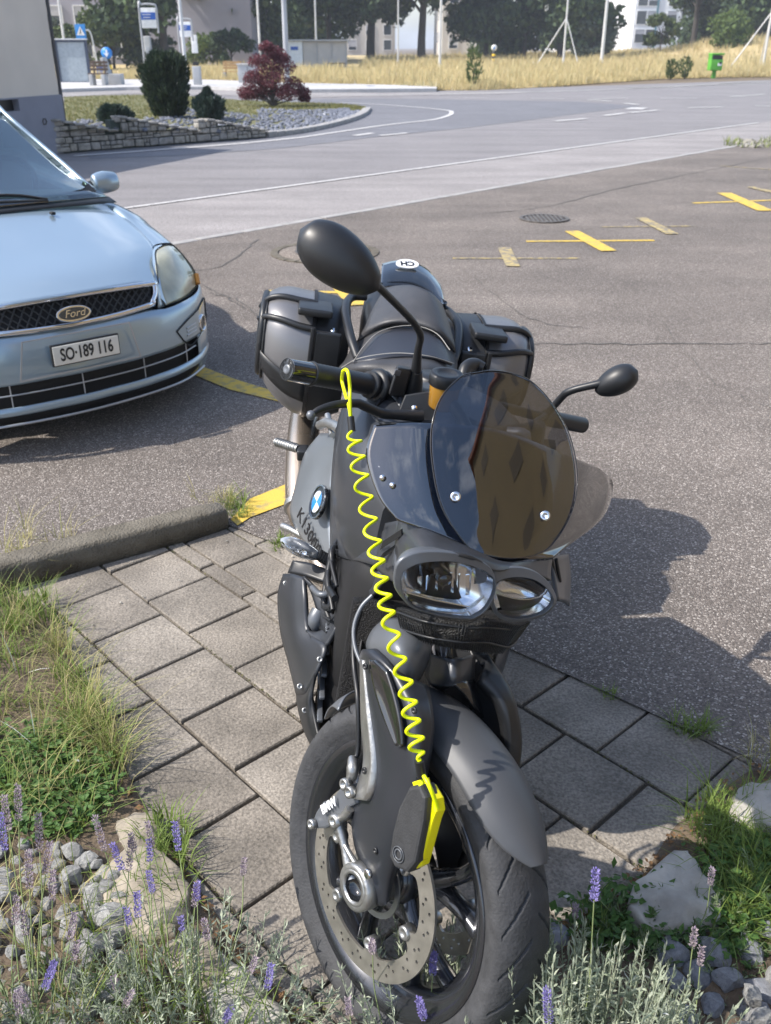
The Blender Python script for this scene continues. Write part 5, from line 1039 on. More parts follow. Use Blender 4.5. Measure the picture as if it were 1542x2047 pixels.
# ---------------- body mass: engine, radiator, frame
def bring(f, hw, u0, u1, n=20, p=4.0):
    return [B(f, hw * (abs(math.cos(a)) ** (2 / p)) * (1 if math.cos(a) > 0 else -1), (u0 + u1) / 2 + (u1 - u0) / 2 * (abs(math.sin(a)) ** (2 / p)) * (1 if math.sin(a) > 0 else -1)) for a in [2 * math.pi * i / n for i in range(n)]]
m = MB(); m.loft([bring(.25, .10, .35, .60), bring(.45, .155, .22, .66), bring(.8, .165, .16, .68), bring(1.05, .165, .20, .70), bring(1.17, .155, .30, .72), bring(1.22, .12, .42, .70)], sub=3); m.build('engine', 'deep_black', bike)
m = MB(); m.box(B(1.235, 0, .47), lfp, hf, upb, .30, .025, .30, .01); m.build('radiator', 'radiator', bike)
m = MB()
for i in range(9): m.tube([B(.95 + .03 * math.sin(i), -.165 - .006 * i % .02, .60 - .012 * i), B(1.02, -.185, .585 - .02 * i + .03 * math.sin(i * 2)), B(1.08 + .02 * math.cos(i * 3), -.17, .56 - .015 * i)], .004 + .002 * (i % 3), n=7, sub=4)
m.build('wiring', 'matte_black', bike)
m = MB(); m.tube([W(625, 1175, 1.70), W(640, 1188, 1.66), W(660, 1185, 1.66), W(668, 1170, 1.68)], .007, n=8, sub=5); m.tube([W(640, 1222, 1.68), W(632, 1238, 1.67), W(628, 1252, 1.67)], .02, n=10, sub=3); m.build('coolant_hose', 'fork_grey', bike)
# tank / airbox top
m = MB(); m.loft([bring(.48, .11, .60, .815), bring(.60, .15, .60, .862), bring(.78, .185, .62, .91), bring(.95, .20, .62, .925), bring(1.10, .18, .60, .90), bring(1.2, .12, .62, .84)], sub=3); m.build('tank', 'bike_grey', bike)
m = MB(); m.lathe([(0, .0), (0, .035), (-.004, .04), (-.012, .042)], B(.72, .01, .912), upb, 28); m.build('filler_cap', 'matte_black', bike)
# big dark flank shroud, both sides
a_, b_ = S2([[(700, 780, 1.95), (722, 772, 1.90), (765, 778, 1.82), (800, 792, 1.74)], [(676, 840, 1.93), (700, 845, 1.86), (748, 862, 1.76), (795, 885, 1.66)], [(664, 930, 1.90), (690, 945, 1.78), (745, 970, 1.66), (785, 992, 1.57)],
             [(660, 1030, 1.84), (690, 1048, 1.70), (738, 1056, 1.58), (776, 1062, 1.50)], [(660, 1100, 1.78), (686, 1115, 1.63), (722, 1122, 1.51), (752, 1130, 1.44)]], 6, 6, .006)
a_.build('flank_panel', 'bike_grey', bike); b_.build('flank_panel', 'bike_grey', bike)
S([[(660, 1104, 1.79), (688, 1120, 1.66), (722, 1128, 1.55), (748, 1134, 1.48)], [(668, 1130, 1.80), (690, 1140, 1.70), (715, 1150, 1.60), (738, 1160, 1.52)], [(674, 1150, 1.77), (692, 1162, 1.68), (712, 1172, 1.58), (733, 1178, 1.50)]], th=.003).build('air_inlet', 'deep_black', bike)
S([[(656, 1100, 1.775), (662, 1130, 1.76), (676, 1160, 1.71)], [(664, 1112, 1.76), (672, 1138, 1.74), (684, 1164, 1.69)]], th=.006).build('air_inlet_lip', 'bike_grey', bike)
S([[(672, 1158, 1.72), (700, 1176, 1.62), (736, 1182, 1.49), (756, 1140, 1.43)], [(680, 1172, 1.70), (706, 1190, 1.60), (742, 1192, 1.47), (770, 1160, 1.40)]], th=.006).build('air_inlet_lip', 'bike_grey', bike)
# crease facet
S([[(700, 990, 1.735), (745, 1000, 1.64), (782, 1006, 1.545)], [(690, 1040, 1.69), (735, 1048, 1.575), (776, 1056, 1.49)], [(700, 1062, 1.66), (735, 1066, 1.565), (770, 1072, 1.485)]], th=.004).build('flank_trim', 'bike_grey', bike)
# silver side cover
a_, b_ = S2([[(640, 866, 2.22), (656, 866, 2.13), (682, 868, 1.98)], [(610, 905, 2.18), (636, 902, 2.07), (674, 905, 1.93)], [(592, 965, 2.12), (618, 962, 2.02), (666, 965, 1.90)], [(580, 1025, 2.05), (608, 1030, 1.96), (664, 1030, 1.86)], [(602, 1075, 1.97), (628, 1082, 1.88), (664, 1085, 1.82)], [(636, 1112, 1.88), (648, 1118, 1.83), (666, 1128, 1.79)]], 5, 5, .005)
sc_ = a_.build('side_cover', 'bike_silver', bike); b_.build('side_cover', 'bike_silver', bike)
tA, tB = W(603, 1016, 1.965), W(650, 1116, 1.835); tx = (tB - tA).normalized(); ty = W(645, 1050, 1.885) - W(600, 1050, 1.965); ty = (ty - tx * ty.dot(tx)).normalized(); tn = tx.cross(ty)
m = MB(); m.text('K1300R', .046, (tA + tB) / 2 + tn * .012, tx, ty, .0006, sx=(tB - tA).length / .172, bold=.0006); m.build('lettering', 'letter_black', sc_)
# roundel, facing outwards on the flank
rc = W(638, 1004, 1.885); rn = (-lfp * .86 + hf * .22 + upb * .26).normalized(); rx_ = hf.cross(rn).normalized(); rx_ = (hf - rn * hf.dot(rn)).normalized(); ry_ = rn.cross(rx_)
m = MB(); m.plate(circle(.040, 40), [], .006, rc, rx_, ry_, .001); rd = m.build('roundel', 'gloss_black', bike)
m = MB(); 
for q, mt in ((0, 'roundel_blue'), (1, 'roundel_white'), (2, 'roundel_blue'), (3, 'roundel_white')):
    pts = [(0, 0)] + [(.026 * math.cos(math.pi / 2 * q + math.pi / 2 * i / 10), .026 * math.sin(math.pi / 2 * q + math.pi / 2 * i / 10)) for i in range(11)]
    mm_ = MB(); mm_.plate(pts, [], .003, rc + rn * .0045, rx_, ry_); mm_.build('roundel_quarter', mt, rd)
m = MB(); m.plate(circle(.0405, 40), [circle(.037, 40)], .003, rc + rn * .0045, rx_, ry_); m.plate(circle(.0275, 40), [circle(.0255, 40)], .003, rc + rn * .0048, rx_, ry_); m.build('roundel_ring', 'chrome', rd)
# radiator wings (upper facet, two arms around the opening, lower blade), both sides
wing = [([[(566, 1147, 1.80), (585, 1147, 1.76), (608, 1154, 1.73)], [(555, 1190, 1.78), (580, 1195, 1.72), (611, 1194, 1.69)], [(560, 1262, 1.74), (585, 1262, 1.67), (618, 1263, 1.64)], [(576, 1325, 1.68), (605, 1325, 1.60), (650, 1290, 1.57)], [(592, 1390, 1.62), (612, 1385, 1.55), (630, 1342, 1.54)]], 'radiator_wing', 'wing_dark'),
        ([[(592, 1388, 1.622), (612, 1384, 1.552), (630, 1340, 1.542)], [(594, 1410, 1.60), (612, 1402, 1.53), (626, 1385, 1.53)], [(607, 1460, 1.54), (618, 1455, 1.50), (626, 1420, 1.51)], [(638, 1524, 1.45), (640, 1500, 1.45), (637, 1480, 1.46)]], 'wing_blade', 'matte_black'),
        ([[(606, 1152, 1.73), (622, 1165, 1.715)], [(624, 1192, 1.70), (646, 1200, 1.68)], [(645, 1264, 1.63), (668, 1234, 1.62)], [(650, 1292, 1.57), (672, 1252, 1.58)]], 'wing_strut', 'wing_dark'),
        ([[(612, 1258, 1.645), (630, 1290, 1.60), (650, 1292, 1.57)], [(640, 1264, 1.64), (668, 1240, 1.62), (674, 1250, 1.585)], [(660, 1250, 1.63), (704, 1184, 1.61), (712, 1194, 1.60)]], 'wing_strut', 'wing_dark')]
for rows, nm, mt in wing:
    a_, b_ = S2(rows, 5, 5, .008); a_.build(nm, mt, bike); b_.build(nm, mt, bike)
for i_, (px, py, y_, n_) in enumerate(((572, 1166, 1.775, 0), (600, 1372, 1.575, 0), (632, 1500, 1.455, 0), (640, 1318, 1.555, 0), (610, 1420, 1.535, 0))):
    c = W(px, py, y_ - .004); m = MB(); m.lathe([(0, 0), (0, .0065), (.003, .0065), (.0035, .003), (.001, .0025), (.001, 0)], c, Vector((0, 0, CH)) - c, 14); m.build('panel_screw', 'cast_alu', bike)
for px, py, o_ in ((732, 1332, .112), (730, 1540, .108), (752, 1700, .112), (830, 1420, .118)):
    m = MB(); m.lathe([(0, 0), (0, .0055), (.003, .0055), (.0035, .0025), (.001, .002), (.001, 0)], fk(px, py, o_), WR, 14); m.build('panel_screw', 'matte_black', bike)
# engine fins and clutter seen between the panels
for k in range(7):
    m = MB(); m.box(B(1.13 - .03 * k, -.172, .30 + .035 * k), hf, lfp, upb, .16, .012, .008, .003); m.build('engine_fin', 'fork_grey', bike)
# inner dark ducts behind the wings
a_, b_ = S2([[(640, 1180, 1.72), (700, 1200, 1.62), (735, 1230, 1.50)], [(655, 1290, 1.62), (690, 1300, 1.54), (720, 1300, 1.44)], [(630, 1400, 1.58), (680, 1420, 1.50), (722, 1400, 1.42)], [(640, 1500, 1.50), (670, 1470, 1.48), (700, 1440, 1.44)]], th=.003)
a_.build('radiator_duct', 'deep_black', bike); b_.build('radiator_duct', 'deep_black', bike)
# ---------------- seat, tail
def Z(px, py, z): return G(px, py, z)
m = MB(); m.sheet([[Z(770, 575, .90), Z(800, 570, .925), Z(830, 571, .935), Z(862, 585, .925), Z(884, 606, .88)], [Z(748, 612, .88), Z(790, 600, .905), Z(832, 600, .915), Z(872, 614, .90), Z(897, 642, .85)], [Z(730, 652, .845), Z(775, 640, .875), Z(825, 640, .88), Z(876, 655, .865), Z(908, 682, .82)], [Z(712, 684, .80), Z(765, 655, .85), Z(818, 654, .855), Z(874, 672, .84), Z(912, 705, .79)]], 5, 5, .02, away=-upb); m.build('passenger_seat', 'seat_leather', bike)
m = MB(); m.sheet([[Z(712, 684, .798), Z(765, 656, .846), Z(818, 655, .851), Z(874, 673, .836), Z(912, 705, .787)], [Z(698, 704, .775), Z(748, 682, .832), Z(815, 676, .838), Z(875, 692, .825), Z(915, 722, .77)], [Z(688, 722, .76), Z(735, 710, .82), Z(805, 702, .828), Z(868, 712, .82), Z(914, 738, .77)], [Z(676, 738, .75), Z(715, 732, .81), Z(790, 724, .826), Z(855, 730, .82), Z(905, 748, .78)], [Z(680, 760, .70), Z(712, 756, .77), Z(780, 752, .80), Z(850, 756, .80), Z(895, 765, .75)]], 5, 5, .02, away=-upb); m.build('rider_seat', 'seat_leather', bike)
m = MB(); m.sheet([[Z(752, 672, .845), Z(790, 658, .857), Z(822, 657, .859), Z(858, 664, .853), Z(885, 684, .835)], [Z(730, 700, .828), Z(780, 688, .841), Z(820, 684, .844), Z(866, 692, .838), Z(898, 710, .812)], [Z(706, 724, .808), Z(745, 719, .825), Z(800, 711, .834), Z(860, 714, .828), Z(905, 728, .80)]], 5, 5, .006, away=-upb); m.build('seat_inset', 'seat_inset', bike)
m = MB()
for pts in ([(706, 724, .812), (728, 692, .838), (758, 664, .856), (800, 652, .867), (840, 653, .867), (875, 668, .853), (900, 700, .826)], [(683, 735, .765), (720, 716, .822), (790, 706, .838), (858, 712, .832), (908, 727, .80)]):
    m.tube([Z(*p) for p in pts], .0014, n=5, sub=6)
m.build('seam', 'stitch', bike)
m = MB(); m.sheet([[W(764, 527, 3.00), W(790, 521, 3.03), W(822, 522, 3.03), W(855, 538, 3.02), W(884, 570, 2.96)], [W(763, 550, 2.90), W(788, 541, 2.94), W(822, 541, 2.95), W(855, 555, 2.94), W(889, 588, 2.88)], [W(765, 572, 2.83), W(785, 569, 2.86), W(820, 570, 2.87), W(852, 583, 2.86), W(888, 606, 2.80)], [W(768, 578, 2.84), W(786, 576, 2.86), W(820, 577, 2.87), W(850, 590, 2.86), W(880, 609, 2.81)]], 5, 5, .02); tl = m.build('seat_hump_cover', 'gloss_black', bike)
sc0 = W(814, 531, 2.975); sn = (Vector((0, 0, CH)) - sc0).normalized() * .4 + upb * .9; sn = sn.normalized(); sx_ = (Vector((1, .12, 0)) - sn * Vector((1, .12, 0)).dot(sn)).normalized(); sy_ = sn.cross(sx_)
m = MB(); m.plate(circle(.037, 32, sy=.66), [], .004, sc0 + sn * .006, sx_, sy_); st = m.build('country_sticker', 'roundel_white', tl)
m = MB(); m.text('CH', .032, sc0 + sn * .0085, -sx_, -sy_, .0005, bold=.0012); m.build('lettering', 'letter_black', st)
for s in (-1, 1):
    m = MB(); m.tube([B(-.12, .105 * s, .87), B(-.10, .15 * s, .865), B(.02, .17 * s, .855), B(.16, .155 * s, .82), B(.24, .13 * s, .78)], [.014, .013, .013], n=10, sub=5); m.build('grab_handle', 'matte_black', bike)
m = MB(); m.loft([bring(-.34, .08, .80, .90), bring(-.15, .11, .70, .88), bring(.15, .11, .62, .83), bring(.45, .12, .56, .80)], sub=3); m.build('tail_body', 'matte_black', bike)
# ---------------- side cases
def cs(l, ang, grow=0.0):
    T = [(.15, .88), (.19, .97), (.25, 1.0), (.30, .975), (.34, .91), (.375, .80), (.40, .66), (.415, .48), (.422, .30), (.424, .08)]
    a = abs(l); s = T[-1][1]
    for (p, q), (r_, t) in zip(T, T[1:]):
        if a <= r_: s = q + (t - q) * (a - p) / (r_ - p); break
    cu_ = .685 + .35 * max(0, a - .28); c, d = math.cos(ang), math.sin(ang); e = 2 / 2.7
    return B(-.08 + (.205 * s + grow) * math.copysign(abs(c) ** e, c), math.copysign(a + grow * .7, l), cu_ + ((.175 if d > 0 else .19) * s + grow) * math.copysign(abs(d) ** e, d))
N_ = 32
def cring(l, grow=0.0): return [cs(l, 2 * math.pi * k / N_, grow) for k in range(N_)]
for s in (-1, 1):
    lab = None
    ce = empty('side_case', B(-.08, .3 * s, .5), 'grey hard side case on the left of the photo, beside the handlebar grip' if s < 0 else 'grey hard side case with latch and keyhole, behind the windscreen', 'side case', 'motorcycle side cases')
    m = MB(); m.loft([cring(s * l) for l in (.15, .17, .19, .22, .252)]); m.build('case_base', 'matte_black', ce)
    m = MB(); m.loft([cring(s * l) for l in (.258, .29, .32, .345, .37, .385, .40, .41, .418, .423)]); m.build('case_lid', 'case_grey', ce)
    m = MB(); m.loft([cring(s * .250, .004), cring(s * .260, .004)], caps=False); m.build('seal', 'deep_black', ce)
    m = MB()
    for ang in (.62, 1.25): m.tube([cs(s * l, ang, .004) for l in (.25, .30, .345, .375, .395, .41, .416)], [.011, .009, .008], n=8, sub=3)
    m.build('case_rib', 'matte_black', ce)
    m = MB(); m.tube([cs(s * .405, 2 * math.pi * k / 24, .003) for k in range(25)], .011, n=8, sub=2); m.build('edge_bumper', 'matte_black', ce)
    m = MB(); m.sheet([[cs(s * l, an, .005) for l in (.26, .31, .36, .40, .418)] for an in (-.08, -.42)], 3, 3, .002); m.sheet([[cs(s * l, an, .005) for l in (.395, .41, .418)] for an in (-1.6, -1.0, -.3, .5, 1.2)], 3, 4, .002); m.build('case_band', 'matte_black', ce)
    m = MB(); m.box(cs(s * .25, 1.05, .012), lfp, hf, upb, .10, .12, .022, .008); la = m.build('latch', 'matte_black', ce)
    m = MB(); m.box(cs(s * .205, .30, .012), lfp, hf, upb, .075, .02, .10, .006); m.box(cs(s * .25, .28, .014), lfp, hf, upb, .012, .012, .12, .003); m.build('handle_plate', 'matte_black', ce)
    m = MB(); m.lathe([(0, 0), (0, .008), (.004, .008), (.004, .0)], cs(s * .19, .62, .016), hf * .6 + upb * .8, 16); m.build('key_lock', 'chrome', la)
# ---------------- exhaust, pegs, indicators
m = MB(); ex = [B(-.45, -.20, .52), B(-.2, -.235, .47), B(.0, -.245, .40), B(.22, -.235, .30), B(.32, -.20, .24), B(.5, -.12, .18)]
m.tube(ex, [.050, .052, .050, .044, .028, .028], n=28, sub=6); mu_ = m.build('exhaust', 'muffler_steel', bike)
m = MB(); m.tube([ex[3] + (ex[3] - ex[2]).normalized() * .0, ex[3] + (ex[3] - ex[2]).normalized() * .02], .049, n=28); m.build('exhaust_clamp', 'cast_alu', mu_)
m = MB(); pa, pb_ = W(552, 883, 2.38), W(597, 897, 2.32)
m.tube([pa, pb_], .011, n=12)
for k in range(9): m.lathe([(-.002, .011), (-.001, .0135), (.001, .0135), (.002, .011)], pa.lerp(pb_, .08 + .1 * k), (pb_ - pa), 12)
m.build('footpeg', 'cast_alu', bike)
m = MB(); m.box(W(606, 905, 2.31), (1, 0, 0), (0, 1, 0), ZZ, .03, .05, .03, .006); m.tube([W(606, 905, 2.31), W(640, 930, 2.25)], .012, n=8); m.build('footpeg_bracket', 'matte_black', bike)
m = MB(); m.tube([W(566, 1052, 2.05), W(585, 1060, 2.02), W(620, 1080, 1.98)], [.010, .008], n=10, sub=3); m.build('rider_footpeg', 'cast_alu', bike)
m = MB(); rg = []
for t, hwid, hh in ((0, .003, .003), (.12, .012, .012), (.3, .017, .018), (.6, .020, .019), (.85, .016, .015), (1, .010, .010)):
    c = W(561, 1079, 1.74).lerp(W(636, 1112, 1.78), t); rg.append([c + Vector((0, -1, 0)) * math.cos(a) * hwid + (ZZ * .93 + Vector((.3, 0, 0))) * math.sin(a) * hh for a in [2 * math.pi * k / 14 for k in range(14)]])
m.loft(rg, sub=3); ti = m.build('indicator', 'clear_plastic', bike)
m = MB(); m.sheet([[W(562, 1084, 1.715), W(585, 1104, 1.715)], [W(598, 1112, 1.72), W(632, 1118, 1.735)]], 3, 3, .004); 
for p in ((592, 1098), (606, 1103)): m.lathe([(0, 0), (.002, .007), (.006, .009)], W(*p, 1.742), Vector((0, -1, 0)), 14)
m.build('indicator_bulb', 'lamp_reflector', ti)
m = MB()
for k in range(5): m.cyl(W(636 + k * 5, 1108 + k * 3, 1.77), W(640 + k * 5, 1110 + k * 3, 1.77), .014, n=10)
m.tube([W(636, 1108, 1.77), W(668, 1124, 1.77)], .010, n=8); m.build('indicator_stalk', 'matte_black', bike)
m = MB(); m.tube([mirb(W(561, 1079, 1.74)), mirb(W(640, 1112, 1.78)), mirb(W(668, 1124, 1.77))], [.004, .018, .010], n=12, sub=3); m.build('indicator', 'clear_plastic', bike)
S([[(585, 1120, 1.80), (620, 1125, 1.78), (660, 1140, 1.74)], [(575, 1145, 1.79), (612, 1150, 1.75), (650, 1165, 1.72)]], th=.02).build('frame_bracket', 'matte_black', bike)
# side stand on the far flank
m = MB(); m.tube([B(.62, .10, .26), B(.60, .22, .10), (B(.58, .30, 0).x, B(.58, .30, 0).y, .012)], [.014, .012, .012], n=10); q_ = B(.58, .30, 0); m.box((q_.x, q_.y, .016), (1, 0, 0), (0, 1, 0), ZZ, .05, .07, .012, .003); m.build('side_stand', 'matte_black', bike)
# ---------------- headlamps (planes facing the steering direction)
hn = Vector((math.sin(.38), -math.cos(.38), -.12)).normalized()
HL = [(790, 1160), (795, 1134), (812, 1117), (842, 1107), (885, 1106), (930, 1112), (968, 1126), (990, 1148), (994, 1180), (982, 1218), (958, 1236), (934, 1243), (882, 1236), (832, 1222), (806, 1200), (793, 1180)]
HI = [(810, 1164), (815, 1148), (828, 1138), (850, 1130), (885, 1127), (915, 1129), (945, 1137), (968, 1147), (983, 1164), (980, 1190), (966, 1215), (948, 1228), (932, 1232), (880, 1225), (838, 1212), (816, 1190)]
H2o = [(984, 1172), (990, 1146), (1010, 1138), (1045, 1137), (1075, 1146), (1100, 1166), (1116, 1195), (1112, 1215), (1092, 1233), (1060, 1244), (1030, 1246), (1000, 1238), (984, 1205)]
H2i = [(994, 1182), (1000, 1166), (1020, 1159), (1045, 1158), (1070, 1164), (1092, 1180), (1102, 1198), (1098, 1212), (1082, 1225), (1055, 1233), (1030, 1234), (1006, 1226), (994, 1205)]
def lamp(nm, out_, inn, P0, n, dep, gl=True):
    e_o = [Q(*p, P0, n) for p in out_]; e_i = [Q(*p, P0, n) for p in inn]; ce_ = sum(e_i, Vector()) / len(e_i); e_i = [ce_ + (p - ce_) * 1.09 for p in e_i]; K = 5
    co = catmull(e_o + [e_o[0]], K)[:-1]; ci = catmull(e_i + [e_i[0]], K)[:-1]
    L_ = len(co); from_i = [ci[int(i * len(ci) / L_) % len(ci)] for i in range(L_)]
    cen = sum(co, Vector()) / L_; ceni = sum(ci, Vector()) / len(ci)
    m = MB(); rings = [[p + (cen - p) * .22 - n * .035 for p in co], [p - n * .008 for p in co], [p - n * .006 for p in co], [p - n * .0035 + (cen - p) * .012 for p in co], [p - n * .003 + (cen - p) * .02 for p in co], [p - n * .0005 + (p - ceni) * .02 for p in from_i], [p + (p - ceni) * .01 for p in from_i], [p - n * .001 for p in from_i], [p - n * .002 for p in from_i], [p - n * .010 + (ceni - p) * .01 for p in from_i]]
    m.loft(rings, caps=False); bz = m.build(nm, 'fork_grey', bike)
    # reflector bowl
    m = MB(); rings = []
    for s, d in ((1.0, .006), (.93, .020), (.80, .036), (.60, .046), (.35, .052), (.05, .054)): rings.append([ceni + (p - ceni) * s - n * d for p in ci])
    m.loft(rings, start=False); m.build('reflector', 'lamp_reflector', bz)
    m = MB(); rings = []
    for s, d in ((1.02, -.006), (.8, .000), (.5, .004), (.2, .006), (.02, .0065)): rings.append([ceni + (p - ceni) * s + n * d for p in ci])
    m.loft(rings, start=False); m.build('lens', 'lamp_glass', bz)
    return bz, cen, ceni, ci
P1 = W(892, 1178, 1.13); b1, c1, ci1, li1 = lamp('headlight', HL, HI, P1, hn, .06)
hn2 = Vector((math.sin(.55), -math.cos(.55), -.10)).normalized(); P2 = W(1047, 1192, 1.225); b2, c2, ci2, li2 = lamp('headlight', H2o, H2i, P2, hn2, .06)
hx = Vector((math.cos(.38), math.sin(.38), 0)); hz = hx.cross(hn) * -1; hz = hz if hz.z > 0 else -hz
# reflector details: facets, dark lower mask with chrome line
m = MB(); mk = [(812, 1186), (868, 1200), (938, 1214), (962, 1196), (972, 1210), (950, 1229), (932, 1232), (880, 1225), (838, 1212), (820, 1198)]; m.polyplate([Q(*p, P1, hn, -.020) for p in mk], hn, .004); m.build('lower_mask', 'matte_black', b1)
m = MB(); m.tube([Q(*p, P1, hn, -.016) for p in [(812, 1184), (868, 1199), (938, 1213), (966, 1192)]], .0016, n=6); m.build('trim_line', 'chrome', b1)
m = MB()
for i in range(9):
    x = 835 + i * 16; m.polyplate([Q(x, 1146 + abs(i - 4) * 2, P1, hn, -.036), Q(x + 8, 1146 + abs(i - 4) * 2, P1, hn, -.032), Q(x + 8, 1176 + i * 2.2, P1, hn, -.032), Q(x, 1176 + i * 2.2, P1, hn, -.036)], (hn + hx * (.5 if i % 2 else -.5)).normalized(), .002)
m.build('reflector_facets', 'lamp_reflector', b1)
m = MB(); m.polyplate([Q(*p, P1, hn, -.034) for p in [(862, 1150), (905, 1148), (925, 1200), (850, 1192)]], hn, .003); m.build('reflector_floor', 'matte_black', b1)
m = MB(); m.lathe([(-.02, .0), (-.02, .012), (.012, .012), (.016, .008), (.018, 0)], Q(884, 1150, P1, hn, -.03), hn, 18); m.build('bulb_cap', 'gloss_black', b1)
m = MB(); m.polyplate([Q(*p, P2, hn2, -.020) for p in [(996, 1190), (1040, 1200), (1100, 1192), (1100, 1206), (1082, 1225), (1055, 1233), (1030, 1234), (1006, 1226)]], hn2, .004); m.build('lower_mask', 'matte_black', b2)
m = MB(); m.tube([Q(*p, P2, hn2, -.016) for p in [(998, 1188), (1040, 1198), (1075, 1194), (1096, 1178)]], .0013, n=6, sub=5); m.build('trim_line', 'chrome', b2)
# cowl above the lamps
rows = [[(797, 1040, 1.34), (850, 1056, 1.26), (905, 1078, 1.22), (960, 1104, 1.20), (1005, 1122, 1.21), (1060, 1122, 1.27), (1105, 1118, 1.35)],
        [(790, 1078, 1.29), (842, 1078, 1.20), (902, 1090, 1.17), (958, 1110, 1.165), (1000, 1130, 1.19), (1052, 1130, 1.25), (1102, 1138, 1.33)],
        [(792, 1130, 1.24), (836, 1100, 1.165), (890, 1100, 1.135), (945, 1112, 1.14), (990, 1140, 1.17), (1045, 1136, 1.235), (1102, 1160, 1.31)]]
S(rows, 6, 5, .006).build('headlight_cowl', 'bike_grey', bike)
S([[(770, 1046, 1.42), (798, 1040, 1.34)], [(760, 1085, 1.38), (794, 1085, 1.28)], [(750, 1128, 1.33), (792, 1138, 1.23)], [(765, 1150, 1.31), (796, 1170, 1.22)]], 5, 5, .008).build('cowl_cheek', 'bike_grey', bike)
m = MB(); pc_ = W(775, 1085, 1.33)
for pts in ([(776, 1076), (790, 1065), (791, 1078), (774, 1091)], [(776, 1099), (790, 1088), (791, 1099), (770, 1113)]):
    m.polyplate([W(px, py, 1.318 - (px - 770) * .0031) for px, py in pts], Vector((-.45, -.9, .2)), .006)
m.build('cowl_vent', 'deep_black', bike)
S([[(1100, 1112, 1.40), (1122, 1110, 1.47), (1138, 1108, 1.56)], [(1108, 1155, 1.37), (1128, 1155, 1.46), (1142, 1150, 1.56)], [(1116, 1200, 1.34), (1134, 1205, 1.44), (1140, 1212, 1.54)]], th=.006).build('cowl_cheek', 'bike_grey', bike)
m = MB()
for k in range(5): m.tube([W(1076 + k * 9, 1118, 1.36 + k * .01), W(1088 + k * 8, 1150 + k * 3, 1.37 + k * .01)], .0035, n=6)
m.build('cooling_rib', 'matte_black', bike)
# wrinkled black intake below the lamps
rows = [[(793, 1215, 1.26), (850, 1232, 1.20), (930, 1246, 1.19), (985, 1242, 1.21), (1040, 1250, 1.27), (1060, 1240, 1.32)], [(798, 1242, 1.25), (855, 1258, 1.195), (925, 1272, 1.18), (975, 1275, 1.205), (1020, 1278, 1.26), (1040, 1268, 1.32)], [(806, 1266, 1.25), (860, 1286, 1.20), (920, 1298, 1.19), (970, 1304, 1.21), (1004, 1304, 1.25), (1018, 1292, 1.30)]]
S(rows, 5, 4, .012).build('intake_grille', 'mesh_black', bike)
g_ = [[W(*p) for p in r] for r in rows]; m = MB()
for k in (1, 4):
    t = k / 6 * 2; i = min(int(t), 1); q = t - i; m.tube([a.lerp(b, q) + Vector((0, -.004, 0)) + Vector((0, random.gauss(0, .0022), random.gauss(0, .0022))) for a, b in zip(g_[i], g_[i + 1])], .0022, n=5, sub=5)
for k in range(0, 60):
    t = k / 59 * 5; i = min(int(t), 4); q = t - i; m.tube([r[i].lerp(r[i + 1], q) + Vector((0, -.004, 0)) for r in g_], .0009, n=5)
m.build('grille_bar', 'matte_black', bike)
# ---------------- screens
# both screens are smooth doubly curved shells: a tangent frame plus constant curvature, trimmed to their outlines
SB_, ST_ = W(1005, 1105, 1.222), W(988, 741, 1.405); sT = (ST_ - SB_).normalized(); sX = Vector((math.cos(.30) * math.cos(.17), math.sin(.30) * math.cos(.17), -math.sin(.17))); sX = (sX - sT * sX.dot(sT)).normalized(); sN = sX.cross(sT).normalized()
if sN.y > 0: sN = -sN
def shell(px, py, back, kx, kt, P0=None):
    P0 = (SB_ + ST_) / 2 + sX * .004 - sN * back; d = ray(px, py); O = Vector((0, 0, CH)); t = 1.4
    for _ in range(30):
        q = O + d * t - P0; x, h = q.dot(sX), q.dot(sT); f_ = q.dot(sN) + .5 * kx * x * x + .5 * kt * h * h; g_ = d.dot(sN) + kx * x * d.dot(sX) + kt * h * d.dot(sT); t -= max(-.1, min(.1, f_ / g_ if abs(g_) > .05 else 0))
    return O + d * t
fly = [[(748, 850), (800, 846), (860, 846), (1000, 860), (1130, 908), (1202, 938)],
       [(732, 910), (800, 920), (870, 938), (1010, 960), (1135, 975), (1226, 968)],
       [(757, 992), (818, 1008), (890, 1025), (1010, 1050), (1110, 1055), (1205, 1035)],
       [(795, 1040), (858, 1062), (925, 1090), (1005, 1122), (1060, 1118), (1108, 1112)]]
m = MB(); m.sheet([[shell(*p, .034, 3.6, .5) for p in r] for r in fly], 7, 7, .0035); fs_ = m.build('fly_screen', 'dark_screen', bike)
scr = [[(922, 753), (952, 745), (985, 741), (1022, 746), (1062, 762)],
       [(882, 795), (928, 780), (985, 776), (1045, 784), (1104, 806)],
       [(862, 860), (915, 850), (985, 848), (1068, 856), (1140, 872)],
       [(866, 940), (920, 935), (992, 932), (1080, 940), (1155, 955)],
       [(884, 1015), (935, 1015), (1002, 1016), (1078, 1022), (1142, 1028)],
       [(922, 1076), (960, 1082), (1006, 1088), (1054, 1092), (1104, 1090)],
       [(952, 1108), (978, 1112), (1006, 1116), (1036, 1116), (1070, 1110)]]
m = MB(); m.sheet([[shell(*p, 0, 3.0, .5) for p in r] for r in scr], 10, 9, .0035); ws_ = m.build('windscreen', 'tinted_screen', bike)
m = MB(); m.tube([shell(*p, -.001, 3.0, .5) for p in [(1070, 1110), (1104, 1090), (1142, 1028), (1155, 955), (1140, 872), (1104, 806), (1062, 762), (1022, 746), (985, 741), (952, 745), (922, 753), (882, 795), (862, 860), (866, 940), (884, 1015), (922, 1076), (952, 1108)]], .0010, n=6, sub=5); m.build('screen_edge', 'gloss_black', ws_)
m = MB()
